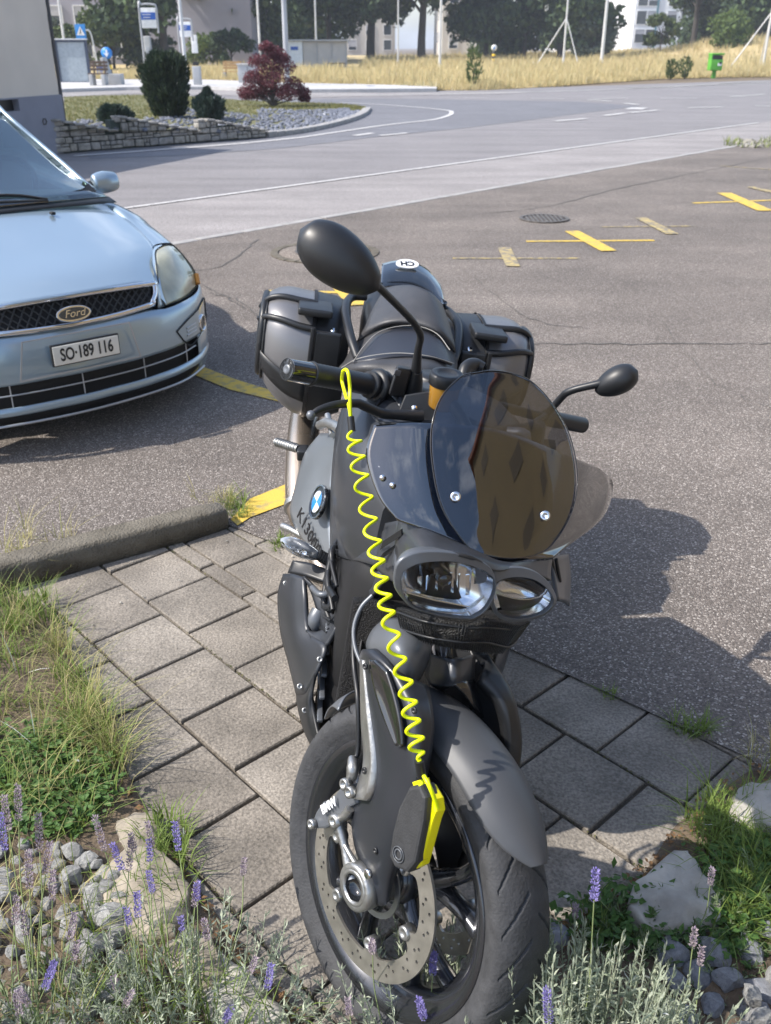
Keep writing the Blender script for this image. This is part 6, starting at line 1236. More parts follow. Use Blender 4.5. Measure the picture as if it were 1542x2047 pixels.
for p in ((911, 993), (1090, 1031)):
    c = shell(*p, -.001, 3.0, .5); m.lathe([(-.02, .004), (.002, .004), (.002, .0085), (.006, .0080), (.007, .004), (.004, .003), (.004, 0)], c, (Vector((0, 0, CH)) - c), 20)
for p in ((785, 970), (765, 955)):
    c = shell(*p, .032, 3.6, .5); m.lathe([(0, 0), (0, .005), (.003, .005), (.004, .0)], c, (Vector((0, 0, CH)) - c), 14)
m.build('screen_screw', 'chrome', bike)
S([[(1068, 1005, 1.33), (1100, 985, 1.42), (1125, 965, 1.48)], [(1060, 1100, 1.32), (1085, 1090, 1.38), (1105, 1060, 1.45)]], th=.01).build('screen_bracket', 'matte_black', bike)
# instruments and cockpit behind the screen
m = MB(); ic = W(985, 905, 1.60); m.box(ic, hx, hn, hz, .20, .035, .10, .015); cl = m.build('instrument_cluster', 'matte_black', bike)
m = MB(); m.lathe([(0, .036), (.004, .036), (.004, .031), (.001, .0)], ic + hn * .018 + hx * .045, hn, 28); m.lathe([(0, .036), (.004, .036), (.004, .031), (.001, .0)], ic + hn * .018 - hx * .045, hn, 28); m.build('gauge_rim', 'cast_alu', cl)
m = MB(); m.tube([W(880, 770, 1.68), W(935, 860, 1.60), W(960, 980, 1.45), W(950, 1060, 1.33)], .012, n=8, sub=4); m.tube([W(1080, 850, 1.72), W(1065, 940, 1.55), W(1045, 1040, 1.38)], .012, n=8, sub=4); m.tube([W(940, 840, 1.66), W(1020, 870, 1.60), W(1090, 830, 1.82)], .006, n=8, sub=4); m.build('screen_stay', 'matte_black', bike)
m = MB(); m.tube([W(905, 905, 1.56), W(960, 880, 1.54), W(1040, 885, 1.58), (W(1095, 900, 1.66)), W(1110, 960, 1.6)], .005, n=8, sub=5); m.tube([W(1015, 865, 1.56), W(1050, 870, 1.55), W(1040, 900, 1.55)], .012, n=8, sub=4); m.build('wiring', 'cast_alu', bike)
S([[(840, 840, 1.72), (960, 860, 1.68), (1110, 880, 1.80)], [(850, 960, 1.60), (980, 990, 1.52), (1120, 990, 1.66)], [(880, 1060, 1.42), (1000, 1100, 1.33), (1100, 1090, 1.48)]], th=.01).build('cockpit_panel', 'deep_black', bike)
# ---------------- handlebar
ge, gi = W(573, 738, 1.62), W(745, 770, 1.76); gd = (gi - ge).normalized(); hbar = MB()
hbar.tube([gi, W(800, 776, 1.79), W(850, 786, 1.84), W(930, 800, 1.93), W(1010, 815, 2.01), W(1090, 835, 2.07)], .012, n=12, sub=4); hb = hbar.build('handlebar', 'matte_black', bike)
m = MB(); m.tube([ge, ge + gd * .055], [.0205, .0215], n=28); m.build('bar_end_weight', 'gloss_black', hb)
m = MB(); m.lathe([(0, 0), (-.0015, .006), (-.0015, .008), (.0, .009), (0, .019), (.002, .021)], ge, gd, 28); m.build('bar_end_cap', 'fork_grey', hb)
L_ = (gi - ge).length; m = MB(); m.lathe([(.057, .0), (.057, .0235), (.061, .024), (.063, .0215)] + [(.064 + (L_ - .075) * k / 30, .0212 + .0006 * (k % 2)) for k in range(31)] + [(L_ - .012, .027), (L_ - .004, .028), (L_, .022), (L_, 0)], ge, gd, 32); m.build('grip', 'matte_black', hb)
m = MB(); m.lathe([(0, 0), (0, .026), (.004, .034), (.012, .036), (.016, .030), (.02, .034), (.026, .034), (.030, .0)], gi + gd * .003, gd, 32); m.build('throttle_collar', 'matte_black', hb)
m = MB(); m.box(W(800, 762, 1.765), gd, Vector((0, -1, .2)).normalized(), gd.cross(Vector((0, -1, .2))).normalized(), .045, .055, .06, .01); sw = m.build('switch_housing', 'matte_black', hb)
m = MB(); m.box(W(795, 745, 1.735), gd, Vector((0, -1, .2)).normalized(), gd.cross(Vector((0, -1, .2))).normalized(), .018, .01, .012, .003); m.build('switch', 'fork_grey', sw)
m = MB(); m.tube([W(622, 830, 1.565), W(640, 818, 1.575), W(672, 809, 1.59), W(712, 806, 1.61), W(728, 811, 1.62), W(762, 826, 1.64), W(800, 829, 1.655), W(845, 832, 1.67)], [.0055, .0065, .0075, .0085, .0095, .0095, .010, .012], n=12, sub=5, flat=.8, flatdir=(0, 1, 0)); lv = m.build('brake_lever', 'matte_black', hb)
m = MB(); m.lathe([(-.009, 0), (-.006, .007), (0, .0095), (.006, .007), (.009, 0)], W(622, 830, 1.565), (1, 0, 0), 16); m.build('lever_ball', 'fork_grey', lv)
m = MB(); m.polyplate([W(812, 792, 1.70), W(858, 785, 1.73), W(872, 800, 1.72), W(868, 842, 1.67), W(828, 846, 1.655), (W(800, 820, 1.67))], (Vector((0, 0, CH)) - W(840, 815, 1.69)), .03, .003); ms = m.build('master_cylinder', 'matte_black', hb)
m = MB(); m.lathe([(0, 0), (0, .006), (.003, .006), (.003, 0)], W(829, 816, 1.672), (Vector((0, 0, CH)) - W(829, 816, 1.67)), 14); m.build('screw', 'chrome', ms)
rc0 = W(888, 788, 1.665); ra = (ZZ * .93 + Vector((.10, -.05, 0))).normalized()
m = MB(); m.lathe([(-.028, 0), (-.028, .024), (-.022, .028), (.020, .030), (.024, .030)], rc0, ra, 36); rs = m.build('brake_fluid_reservoir', 'reservoir_amber', hb)
m = MB(); m.lathe([(.020, .031), (.022, .033), (.040, .033), (.044, .030), (.044, .020), (.041, .018), (.041, 0)], rc0, ra, 36); m.build('reservoir_cap', 'matte_black', rs)
m = MB(); m.tube([W(925, 760, 1.78), W(932, 735, 1.80), W(950, 728, 1.82), W(965, 735, 1.82)], [.012, .014, .012], n=10, sub=4); m.build('ignition_lock', 'matte_black', hb)
# left grip seen through the screen
m = MB(); m.tube([W(1090, 835, 2.07), W(1165, 850, 2.15)], .02, n=16); m.build('grip', 'matte_black', hb)
# mirrors
m = MB(); m.tube([W(826, 782, 1.78), W(829, 762, 1.775), W(832, 742, 1.77)], [.020, .017, .013], n=14); m.tube([W(832, 742, 1.77), W(836, 700, 1.755), W(841, 674, 1.745), W(834, 655, 1.735), W(816, 632, 1.715), W(762, 578, 1.625), W(735, 556, 1.60)], [.011, .0075, .0072, .0072, .0072, .0072, .0085], n=12, sub=6); m.build('mirror_stem', 'matte_black', hb)
def mirror(c, X, Y, N_, la, sa, dep, flip=1):
    m = MB(); rings = []
    for k in range(15):
        t = -1 + 2 * k / 14; r_ = max(.01, (1 - abs(t) ** 2.1) ** .55) * (1 - .16 * t * flip); lift = -.004 * t
        rings.append([c + X * la * t + Y * (sa * r_ * math.cos(a)) + N_ * (dep * r_ * max(-.25, math.sin(a)) + lift) for a in [2 * math.pi * q / 28 for q in range(28)]])
    m.loft(rings, sub=2); o = m.build('mirror', 'matte_black', hb)
    m = MB(); m.loft([[c + X * la * .93 * t + Y * sa * .9 * (max(.0, (1 - abs(t) ** 2.1)) ** .55 * (1 - .16 * t * flip)) * u_ - N_ * (dep * .27) for u_ in (-1, 1)] + [c + X * la * .93 * t + Y * sa * .9 * (max(.0, (1 - abs(t) ** 2.1)) ** .55 * (1 - .16 * t * flip)) * u_ - N_ * (dep * .30) for u_ in (1, -1)] for t in [-.97 + 1.94 * k / 16 for k in range(17)]]); m.build('mirror_glass', 'chrome', o)
mc = W(680, 519, 1.575); v_ = (Vector((0, 0, CH)) - mc).normalized(); N0 = (v_ + Vector((-.1, 0, .15))).normalized()
X0 = (W(765, 588, 1.60) - W(603, 458, 1.56)).normalized(); X0 = (X0 - N0 * X0.dot(N0)).normalized(); Y0 = N0.cross(X0)
mirror(mc, X0, Y0, N0, .083, .048, .042)
m = MB(); m.tube([W(1075, 850, 2.03), W(1118, 800, 2.0), W(1140, 782, 1.98), W(1195, 768, 1.96), W(1215, 765, 1.96)], [.009, .0085, .0085, .011], n=12, sub=5); m.build('mirror_stem', 'matte_black', hb)
mc = W(1232, 762, 1.96); N1 = Vector((-.35, -.80, .1)).normalized(); X1 = (W(1272, 738, 2.0) - W(1192, 786, 1.92)).normalized(); X1 = (X1 - N1 * X1.dot(N1)).normalized(); mirror(mc, X1, N1.cross(X1), N1, .052, .032, .034, -1)
# clutch hoses
m = MB(); m.tube([W(760, 800, 1.74), W(745, 825, 1.70), W(760, 845, 1.66), W(800, 850, 1.62), W(840, 860, 1.60)], .0045, n=8, sub=5); m.tube([W(745, 800, 1.78), W(738, 830, 1.76), W(748, 850, 1.72), W(790, 870, 1.66)], .004, n=8, sub=5); m.build('throttle_cable', 'matte_black', hb)
m = MB(); m.tube([W(640, 850, 2.1), W(652, 845, 2.05), W(668, 850, 2.0), W(680, 860, 1.95)], .012, n=8, sub=4); m.tube([W(655, 830, 2.1), W(665, 870, 2.02)], .008, n=8); m.build('frame_fitting', 'cast_alu', bike)
# ============================================================ DISC LOCK with coiled reminder cable
def lk(px, py, off): return fk(px, py, off)
lock = empty('disc_lock', lk(812, 1650, .12), 'black and yellow disc lock clipped to the front brake disc with coiled neon cable', 'disc lock')
m = MB(); o_ = [(820, 1580), (838, 1578), (846, 1596), (842, 1640), (826, 1720), (812, 1738), (790, 1728), (782, 1712), (788, 1668), (800, 1620)]
m.polyplate([lk(*p, .155) for p in o_], WR, .030, .005); bd_ = m.build('lock_body', 'lock_rubber', lock)
m = MB(); o2 = [(838, 1572), (852, 1576), (866, 1600), (869, 1622), (862, 1640), (846, 1700), (838, 1728), (828, 1734), (826, 1722), (842, 1672), (851, 1632), (853, 1610), (848, 1592), (832, 1580)]
m.polyplate([lk(*p, .142) for p in o2], WR, .020, .003); m.build('lock_core', 'lock_yellow', lock)
m = MB(); m.polyplate([lk(*p, .135) for p in [(826, 1566), (846, 1560), (852, 1580), (830, 1582)]], WR, .012, .002); m.build('lock_top', 'lock_yellow', lock)
m = MB(); c = lk(797, 1708, .156); m.lathe([(0, .0085), (.0012, .0085), (.0012, .0065), (0, .0065)], c, WR, 24, closed=True); m.lathe([(0, .0125), (.0012, .0125), (.0012, .0112), (0, .0112)], c, WR, 28, closed=True); m.build('emblem', 'fork_grey', bd_)
m = MB()
wire = [(686, 742, 1.635), (692, 739, 1.615), (697, 748, 1.60), (700, 775, 1.595), (700, 800, 1.58), (701, 835, 1.57)]
m.tube([W(*p) for p in wire], .0034, n=8, sub=5); m.tube([W(*p) for p in [(686, 742, 1.64), (684, 760, 1.66), (690, 785, 1.63), (698, 812, 1.59), (702, 835, 1.572)]], .0034, n=8, sub=5)
path = catmull([W(*p) for p in [(702, 858, 1.56), (712, 900, 1.50), (722, 955, 1.455), (735, 1020, 1.41), (748, 1085, 1.30), (758, 1140, 1.215), (768, 1190, 1.15), (778, 1240, 1.10), (795, 1310, 1.085), (812, 1375, 1.06), (822, 1430, 1.04), (832, 1480, 1.02), (838, 1520, 1.01)]], 30)
LT = [0]
for a, b in zip(path, path[1:]): LT.append(LT[-1] + (b - a).length)
tot = LT[-1]; turns = 17.5; pts = []; n_ = 620; j = 0
tgt = (path[-1] - path[0]).normalized(); Xc = Vector((1, 0, 0)); Yc = tgt.cross(Xc).normalized(); Xc = Yc.cross(tgt).normalized()
# equal photo spacing means unequal arc spacing: drive the coil by path index
for i in range(n_ + 1):
    t = i / n_; k = t * (len(path) - 1); a = int(min(k, len(path) - 2)); p = path[a].lerp(path[a + 1], k - a); ph = 2 * math.pi * turns * (t ** .97); e_ = min(1, t * 25, (1 - t) * 25)
    r_ = (.0108 + .0006 * math.sin(t * 9)) * (p.y * CP_ + (CH - p.z) * SP_) / 1.35
    pts.append(p + Xc * math.cos(ph) * r_ * e_ + Yc * math.sin(ph) * r_ * e_ * .42)
m.tube(pts, .0028, n=8)
m.tube([W(838, 1518, 1.01), W(842, 1535, 1.01), W(846, 1555, 1.01), W(838, 1585, 1.0)], .0036, n=8, sub=4); m.tube([W(844, 1545, 1.01), W(858, 1570, .99), W(870, 1600, .985), (W(876, 1625, .985)), W(868, 1642, .99), W(862, 1638, 1.0)], .0034, n=8, sub=5)
cb = m.build('coiled_cable', 'neon', lock)
m = MB(); m.tube([W(701, 833, 1.568), W(704, 862, 1.555)], .0068, n=12); m.build('cable_sleeve', 'matte_black', cb)
m = MB(); m.tube([W(838, 1520, 1.01), W(843, 1552, 1.01)], .007, n=12); m.build('cable_sleeve', 'matte_black', cb)
# ============================================================ GARDEN BEDS: stones, grass, lavender
island('bed_stone', [(.36, .39, .43), (.50, .53, .56), (.42, .44, .46), (.60, .62, .63), (.30, .33, .38), (.46, .45, .42)], .85, .9, 45, 26, .22, big=.22)
island('dark_stone', [(.20, .22, .26), (.27, .29, .33), (.16, .18, .21), (.33, .34, .37)], .8, .9, 45, 26, .2, big=.2)
island('sand_stone', [(.24, .205, .155), (.20, .17, .13), (.28, .245, .195)], .9, 1.0, 30, 22, .25, big=.3); island('pale_rock', [(.38, .35, .30), (.48, .46, .41), (.33, .32, .29)], .88, .9, 30, 18, .22, big=.25)
island('grass_green', [(.15, .22, .04), (.25, .31, .07), (.10, .16, .03), (.36, .36, .13), (.20, .28, .06)], .7, 0, trans=.35); island('grass_straw', [(.52, .44, .22), (.38, .36, .13), (.62, .54, .32), (.26, .28, .08)], .75, 0, trans=.35)
island('clover', [(.07, .15, .03), (.12, .22, .05), (.09, .18, .04)], .65, 0, trans=.3); island('litter_leaf', [(.22, .12, .05), (.34, .22, .10), (.14, .08, .04)], .9, 0)
island('lavender_leaf', [(.28, .33, .22), (.40, .45, .32), (.21, .27, .16), (.48, .52, .40)], .8, 0, trans=.3); island('lavender_green', [(.12, .18, .07), (.2, .27, .12), (.09, .14, .06), (.26, .31, .18)], .8, 0, trans=.3)
island('lavender_flower', [(.17, .14, .38), (.26, .22, .52), (.12, .10, .28), (.32, .28, .56)], .8, 0, trans=.3); island('flower_faded', [(.24, .19, .26), (.36, .30, .34), (.17, .13, .18), (.42, .36, .36)], .85, 0, trans=.25); mat('stem_green', (.24, .30, .12), .8, var=.25)
# loose stones: individual things made from a few source shapes
src = []
for k in range(14):
    m = MB(); rock(m, (0, 0, 0), 1.0, sub=2, flat=.6, amp=.2); bm_ = m
    me = bpy.data.meshes.new('stone'); me.from_pydata([tuple(v) for v in m.v], [], m.f); me.materials.append(MATS['bed_stone' if k < 9 else 'dark_stone']); src.append(me)
def inpoly(x, y, P):
    c = False
    for i in range(len(P)):
        (a, b), (d, e_) = P[i], P[i - 1]
        if (b > y) != (e_ > y) and x < (d - a) * (y - b) / (e_ - b) + a: c = not c
    return c
def stones(poly, n, s0, s1, dark, label, group, z=.045, mind=.72):
    k = 0; put = []; tries = 0
    xs_, ys_ = [p[0] for p in poly], [p[1] for p in poly]
    while k < n and tries < 6000:
        tries += 1; px, py = random.uniform(min(xs_), max(xs_)), random.uniform(min(ys_), max(ys_))
        if not inpoly(px, py, poly): continue
        p = G(px, py, .04); s = random.uniform(s0, s1)
        if any((p - q).length < (s + t) * mind for q, t in put): continue
        put.append((p, s)); o = bpy.data.objects.new('stone', random.choice(src[9:] if dark else src[:9])); SC.collection.objects.link(o)
        o.location = (p.x, p.y, z + random.uniform(-.008, .012)); o.rotation_euler = (random.gauss(0, .35), random.gauss(0, .35), random.uniform(0, 6.28)); f = random.uniform(.85, 1.2); o.scale = (s * f, s / f, s); tag(o, label, 'stone', group); k += 1
stones([(-80, 1690), (150, 1690), (235, 1760), (235, 1860), (240, 1960), (260, 2120), (-100, 2120)], 190, .015, .036, False, 'angular pale grey stone lying loose among the lavender in the left corner', 'pale stones in the left bed')
stones([(170, 1720), (240, 1700), (260, 1760), (235, 1880), (190, 1900)], 6, .03, .045, False, 'pale grey stone at the inner edge of the left bed beside the sandstone', 'pale stones at the edge of the left bed')
stones([(1330, 1905), (1420, 1880), (1640, 1840), (1660, 2130), (1280, 2130)], 50, .028, .048, True, 'dark blue grey stone lying in the right bed behind the lavender', 'dark stones in the right bed')
stones([(1470, 1990), (1560, 1960), (1600, 2100), (1470, 2100)], 6, .025, .04, False, 'pale grey stone among the dark ones in the bottom right corner', 'pale stones in the right bed', z=.07)
def boulder(poly, z, label, mt, amp=.01, name='rock'):
    P = catmull([G(*p, z) for p in poly + [poly[0]]], 4)[:-1]; P = [p + Vector((random.gauss(0, .003), random.gauss(0, .003), 0)) for p in P]; c = sum(P, Vector()) / len(P); m = MB(); rings = []
    for s, dz in ((1.04, -z), (1.0, -.006), (.94, .004), (.7, .012), (.4, .016), (.12, .017)): rings.append([c + (p - c) * s + ZZ * (dz + (amp * noise.noise(p * 22 * s + Vector((z * 50, 0, 0))) if s < 1.02 else 0)) for p in P])
    m.loft(rings, sub=2); o = m.build(name, mt); return tag(o, label, 'rock')
boulder([(205, 1745), (240, 1700), (300, 1690), (350, 1720), (380, 1790), (360, 1850), (300, 1880), (240, 1850), (205, 1800)], .045, 'flat tan sandstone slab edging the left bed behind the lavender flowers', 'sand_stone', .014)
boulder([(370, 1850), (420, 1870), (450, 1930), (430, 1970), (360, 1960), (330, 1900)], .04, 'small reddish sandstone between the tan slab and the grey paving stone', 'sand_stone', .014)
boulder([(440, 1900), (500, 1950), (560, 2010), (600, 2080), (500, 2110), (420, 2040), (405, 1960)], .035, 'low brownish grey stone at the bottom edge of the paving, left of the front tyre', 'pale_rock')
boulder([(235, 1640), (300, 1620), (330, 1660), (300, 1700), (240, 1700)], .03, 'greenish weathered stone at the upper tip of the left bed', 'sand_stone')
boulder([(1250, 1800), (1300, 1740), (1360, 1700), (1390, 1720), (1420, 1770), (1440, 1820), (1380, 1850), (1290, 1850)], .06, 'large pale grey boulder beside the paving in the right bed', 'pale_rock', .02)
boulder([(1462, 1590), (1490, 1566), (1560, 1560), (1620, 1600), (1600, 1650), (1520, 1648), (1470, 1625)], .07, 'whitish boulder at the right edge of the photo behind the grass', 'pale_rock', .02)
boulder([(1085, 1860), (1100, 1848), (1132, 1852), (1136, 1872), (1120, 1890), (1088, 1888)], .03, 'small grey rock touching the front tyre on its right', 'dark_stone', .01)
# grass
def scatter(poly, n, fn):
    xs_, ys_ = [p[0] for p in poly], [p[1] for p in poly]; k = 0
    while k < n:
        px, py = random.uniform(min(xs_), max(xs_)), random.uniform(min(ys_), max(ys_))
        if inpoly(px, py, poly): fn(G(px, py)); k += 1
mg, ms_, mcv = MB(), MB(), MB()
LB = [(-160, 1240), (30, 1215), (110, 1260), (180, 1370), (225, 1480), (262, 1580), (215, 1660), (150, 1690), (-160, 1720)]
def gz(p, z=.02): return Vector((p.x, p.y, z))
scatter(LB, 260, lambda p: noise.noise(Vector((p.x * 7, p.y * 7, 1))) > -.12 and tuft(mg, gz(p), random.randint(7, 13), random.uniform(.07, .15), .0032, .02, 1.0))
scatter(LB, 120, lambda p: tuft(ms_, gz(p), random.randint(4, 8), random.uniform(.10, .22), .0022, .02, .9))
scatter([(60, 1250), (150, 1290), (230, 1420), (280, 1560), (150, 1500)], 36, lambda p: tuft(ms_, gz(p), 10, random.uniform(.12, .2), .002, .02, 1.1))
scatter([(-60, 1190), (90, 1200), (130, 1260), (20, 1300), (-60, 1300)], 34, lambda p: tuft(mg, gz(p), 9, random.uniform(.08, .16), .003, .02, .9))
scatter([(0, 1090), (60, 1060), (180, 1075), (170, 1130), (60, 1160), (-40, 1170)], 34, lambda p: tuft(ms_, gz(p, .008), 6, random.uniform(.06, .16), .0022, .02, 1.0))
scatter([(380, 1000), (460, 985), (480, 1010), (455, 1030), (400, 1010)], 14, lambda p: tuft(ms_, gz(p, .008), 7, random.uniform(.05, .11), .0024, .02, 1.0))
scatter([(450, 1000), (490, 995), (500, 1030), (462, 1048)], 16, lambda p: tuft(mg, gz(p, .008), 9, random.uniform(.04, .09), .003, .015, 1.0))
scatter([(540, 1080), (562, 1075), (568, 1100), (545, 1105)], 8, lambda p: tuft(mg, gz(p, 0), 9, .05, .0035, .015, 1.1))
scatter([(1320, 1438), (1360, 1445), (1420, 1462), (1420, 1480), (1370, 1475), (1325, 1452)], 15, lambda p: tuft(mg, gz(p, 0), 9, random.uniform(.03, .07), .0034, .015, 1.1))
scatter([(1200, 1375), (1235, 1390), (1225, 1400), (1195, 1385)], 5, lambda p: tuft(mg, gz(p, 0), 7, .035, .003, .012, 1.1))
scatter([(285, 1690), (340, 1640), (390, 1700), (370, 1760), (320, 1740)], 34, lambda p: tuft(mg, gz(p), 8, random.uniform(.04, .09), .003, .02, 1.0))
scatter([(1365, 1640), (1420, 1610), (1500, 1600), (1700, 1640), (1700, 1830), (1420, 1800)], 190, lambda p: tuft(mg, gz(p), random.randint(7, 12), random.uniform(.06, .13), .003, .02, 1.0))
scatter([(1440, 1780), (1700, 1760), (1700, 1920), (1400, 1900)], 110, lambda p: tuft(mg, gz(p), random.randint(7, 12), random.uniform(.06, .12), .003, .02, 1.0))
scatter([(1500, 1500), (1560, 1480), (1600, 1560), (1490, 1560)], 14, lambda p: tuft(ms_, gz(p), 7, random.uniform(.08, .14), .0024, .02, .9))
scatter([(1120, 1860), (1250, 1820), (1300, 1870), (1200, 1920)], 30, lambda p: tuft(mg, gz(p), 8, random.uniform(.03, .08), .0028, .02, 1.0))
scatter([(150, 1760), (330, 1760), (560, 2000), (600, 2120), (100, 2120)], 70, lambda p: tuft(mg, gz(p), 7, random.uniform(.06, .16), .0026, .02, .8))
scatter([(-60, 1760), (160, 1760), (200, 2120), (-60, 2120)], 44, lambda p: tuft(ms_, gz(p), 5, random.uniform(.08, .2), .0024, .02, .8))
def clov(p):
    for _ in range(5):
        c = gz(p) + Vector((random.gauss(0, .02), random.gauss(0, .02), random.uniform(.01, .05))); leaf(mcv, c, .010, 2.5)
scatter([(-160, 1480), (150, 1490), (250, 1590), (170, 1690), (-160, 1720)], 520, clov); scatter([(1100, 1850), (1290, 1790), (1500, 1700), (1700, 1700), (1700, 1950), (1250, 1930)], 420, clov)
tag(mg.build('grass', 'grass_green'), 'fresh green grass tufts growing round the paving and in the garden beds', 'grass', None, 'stuff')
tag(ms_.build('dry_weeds', 'grass_straw'), 'thin straw coloured weeds leaning over the paving and the kerb', 'weeds', None, 'stuff')
tag(mcv.build('clover', 'clover'), 'low leafy ground cover between the grass', 'ground cover', None, 'stuff')
ml = MB(); scatter([(120, 1380), (345, 1700), (470, 1880), (612, 2047), (560, 2060), (420, 1900), (300, 1720), (90, 1400)], 220, lambda p: leaf(ml, gz(p, random.uniform(.012, .03)), random.uniform(.003, .010), 3)); scatter([(1080, 1890), (1300, 1720), (1400, 1600), (1510, 1530), (1560, 1560), (1420, 1650), (1330, 1760), (1120, 1910)], 260, lambda p: leaf(ml, gz(p, random.uniform(.012, .03)), random.uniform(.003, .010), 3))
tag(ml.build('leaf_litter', 'litter_leaf'), 'brown crumbled leaf litter along the edges of the paving', 'leaf litter', None, 'stuff')
mp_ = MB()
for i in range(150):
    px, py = random.uniform(150, 1500), random.uniform(1120, 1900); rock(mp_, G(px, py) + ZZ * .003, random.uniform(.0012, .0035))
for i in range(260):
    px, py = random.uniform(0, 1542), random.uniform(560, 1300); rock(mp_, G(px, py) + ZZ * .008, random.uniform(.002, .006))
tag(mp_.build('grit', 'pale_rock'), 'tiny pale grit scattered over paving and asphalt', 'grit', None, 'stuff')
# moss and crumbs in the joints of the paving
island('joint_moss', [(.06, .07, .02), (.10, .08, .045), (.035, .03, .02), (.13, .12, .05)], .95, 0)
mm_ = MB()
for j in range(-3, 4):
    s_ = random.uniform(-4, 8)
    for k in range(240):
        if k % 40 == 0: s_ = random.uniform(-4, 9)
        p = P00 + U * (s_ + random.gauss(0, .5)) + V * (j + (0 if j != 3 else 0)) + Vector((random.gauss(0, .0025), random.gauss(0, .0025), .001)); leaf(mm_, p, random.uniform(.0018, .0045), 2)
tag(mm_.build('moss', 'joint_moss'), 'moss and crumbs of dirt in the joints of the paving', 'moss', None, 'stuff')
# lavender
def narrow(m, p, g, l, w_):
    s = g.cross(Vector((random.gauss(0, 1), random.gauss(0, 1), random.gauss(0, 1)))).normalized(); b_ = g.cross(s) * l * .12
    m.add([p - s * w_ * .4, p + s * w_ * .4, p + g * l * .55 + s * w_ * .5 + b_, p + g * l, p + g * l * .55 - s * w_ * .5 + b_], [[0, 1, 2, 4], [4, 2, 3]], True)
def lavender(pxb, pyb, h, r, n, mt, label, flowers, group=None):
    c = G(pxb, pyb); e = empty('lavender_plant', (c.x, c.y, .02), label, 'lavender', group); m = MB()
    for i in range(n):
        a = random.uniform(0, 6.28); q = math.sqrt(random.random()); o = Vector((math.cos(a), math.sin(a), 0)); b = c + o * r * q * .55; hh = h * random.uniform(.55, 1.1) * (1 - .35 * q * q); t_ = b + o * r * q * .6 + Vector((random.gauss(0, .015), random.gauss(0, .015), hh))
        mid = b.lerp(t_, .5) + o * r * .12 * q; P = catmull([b, mid, t_], 4); m.tube(P, [.0016, .0009], n=4, caps=False)
        nl = int(10 + hh * 110)
        for k in range(nl):
            t = .15 + .85 * (k + random.random()) / nl; kk = t * (len(P) - 1); ii = min(int(kk), len(P) - 2); p = P[ii].lerp(P[ii + 1], kk - ii); d = (P[ii + 1] - P[ii]).normalized(); an = random.uniform(0, 6.28); sd = (d.orthogonal().normalized()); sd = Matrix.Rotation(an, 3, d) @ sd
            g = (d * random.uniform(.5, 1.3) + sd).normalized() if t < .93 else (d * 2 + sd * .5).normalized(); narrow(m, p, g, random.uniform(.014, .032) * (1.1 - .45 * t), random.uniform(.0022, .0036))
    m.build('foliage', mt, e)
    for (px, py, y, kind, s) in flowers:
        t_ = W(px, py, y); b = Vector((t_.x * .8 + c.x * .2 + random.gauss(0, .012), t_.y * .55 + c.y * .45, .03))
        mid = b.lerp(t_, .55) + Vector((random.gauss(0, .008), random.gauss(0, .008), .0)); P = catmull([b, mid, t_], 6); m = MB(); m.tube(P, [.0013, .0009], n=5); st_ = m.build('flower_stem', 'stem_green', e)
        d = (P[-1] - P[-2]).normalized(); m = MB(); L_ = .042 * s
        for w2 in range(int(6 * s) + 2):
            pz = t_ + d * L_ * w2 / (6 * s + 1); rr = .0062 * s ** .5 * (1 - .5 * abs(w2 / (6 * s + 1) - .4))
            for k in range(9):
                an = 2 * math.pi * k / 9 + w2 * .5; sd = Matrix.Rotation(an, 3, d) @ d.orthogonal().normalized(); c0 = pz + sd * rr * .45 + d * random.uniform(-.002, .002); g = (sd + d * .9).normalized(); s2 = g.cross(d).normalized(); l = .0068 * random.uniform(.7, 1.2)
                m.add([c0, c0 + g * l * .5 + s2 * l * .30, c0 + g * l, c0 + g * l * .5 - s2 * l * .30, c0 + g * l * .55 + d * l * .25], [[0, 1, 4], [1, 2, 4], [2, 3, 4], [3, 0, 4]], False)
        m.build('flower_spike', 'lavender_flower' if kind else 'flower_faded', st_)
    return e
lavender(1165, 2300, .40, .175, 420, 'lavender_leaf', 'large silvery lavender bush at the bottom right of the front tyre', [(1188, 1800, .95, 1, 1.3), (1048, 1858, .95, 0, .7), (1098, 2040, .84, 1, 1.5), (1385, 1893, 1.0, 0, .7), (1400, 1930, 1.02, 0, .7), (982, 2012, .98, 0, .8), (1150, 1835, 1.03, 0, .5)])
lavender(850, 2150, .17, .24, 100, 'lavender_leaf', 'low lavender with grey leaves in front of the front wheel, cut by the bottom edge', [(745, 1905, 1.0, 0, .8), (865, 1948, .99, 1, 1.0), (848, 2035, .95, 1, 1.2), (920, 2030, .97, 0, .6), (700, 2030, .97, 0, .8)])
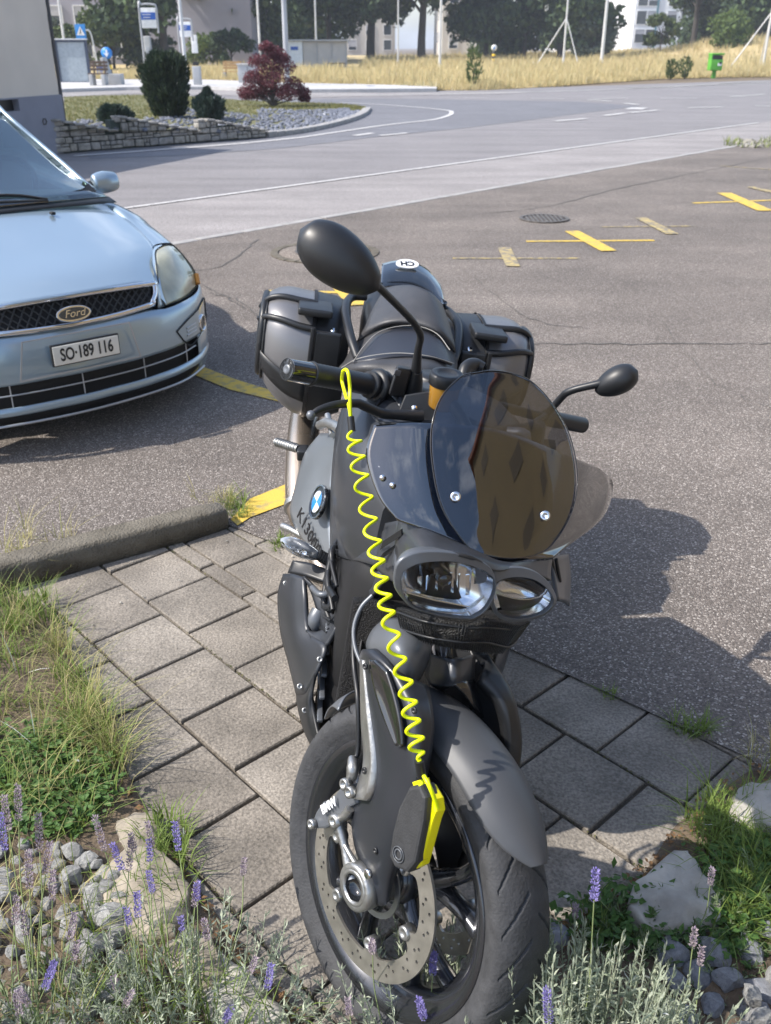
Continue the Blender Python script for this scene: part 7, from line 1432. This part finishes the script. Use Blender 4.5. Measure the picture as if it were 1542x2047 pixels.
lavender(400, 2120, .19, .22, 125, 'lavender_leaf', 'lavender with many purple spikes left of the front wheel, over the sandstone', [(258, 1740, 1.2, 0, 1.2), (210, 1700, 1.2, 0, 1.5), (245, 1738, 1.17, 1, 1.2), (300, 1722, 1.2, 1, .9), (305, 1690, 1.22, 0, 1.0), (358, 1700, 1.2, 1, 1.3), (306, 1785, 1.15, 1, .9), (276, 1832, 1.1, 1, 1.1), (260, 1850, 1.1, 1, .8), (390, 1812, 1.12, 0, 1.1), (395, 1800, 1.12, 1, .8), (416, 1880, 1.08, 0, .9), (487, 1750, 1.2, 0, .7), (535, 1978, 1.02, 1, 1.1), (500, 1945, 1.04, 0, .8), (450, 2040, 1.0, 1, 1.2), (365, 1862, 1.1, 1, .6), (270, 1700, 1.22, 0, .8)])
lavender(40, 2140, .20, .17, 70, 'lavender_green', 'lavender in the bottom left corner rising over the pale stones', [(18, 1660, 1.2, 0, 1.5), (10, 1700, 1.17, 1, 1.6), (38, 1640, 1.22, 0, 1.5), (80, 1700, 1.2, 0, 1.6), (92, 1745, 1.15, 0, 1.4), (60, 1775, 1.13, 0, 1.5), (105, 1800, 1.12, 0, 1.2), (30, 1850, 1.1, 0, 1.2), (52, 1870, 1.1, 0, 1.0), (90, 1975, 1.0, 1, 1.4), (140, 1880, 1.07, 0, 1.2), (60, 2010, .98, 0, .9), (148, 1920, 1.05, 0, .8), (40, 2030, .98, 0, 1.0)])
lavender(190, 2140, .16, .16, 45, 'lavender_leaf', 'low grey lavender tuft between the two flowering plants at the lower left', [(250, 2010, 1.0, 0, .8), (235, 1985, 1.02, 0, .7)])
lavender(1420, 1900, .09, .13, 90, 'lavender_green', 'low green lavender cushion behind the pale boulder at the right', [(1420, 1770, 1.2, 0, .9), (1200, 1800, 1.25, 0, .5)])
lavender(1260, 1905, .08, .09, 60, 'lavender_green', 'small dark green lavender shoot between tyre and pale boulder', [])
lavender(1560, 1790, .10, .13, 70, 'lavender_green', 'green feathery herb cushion at the right edge below the whitish boulder', [])
# ============================================================ faint summer haze
hz_ = bpy.data.materials.new('haze'); hz_.use_nodes = True; t_ = hz_.node_tree; t_.nodes.clear(); pv = t_.nodes.new('ShaderNodeVolumePrincipled'); oo = t_.nodes.new('ShaderNodeOutputMaterial')
pv.inputs['Color'].default_value = (.82, .88, 1, 1); pv.inputs['Density'].default_value = .0007; t_.links.new(pv.outputs[0], oo.inputs['Volume']); MATS['haze'] = hz_
m = MB(); m.abox(-1600, 1600, -400, 2300, -1.2, 30)
tag(m.build('haze', 'haze'), 'faint bluish summer haze over the distance', 'haze', None, 'stuff')
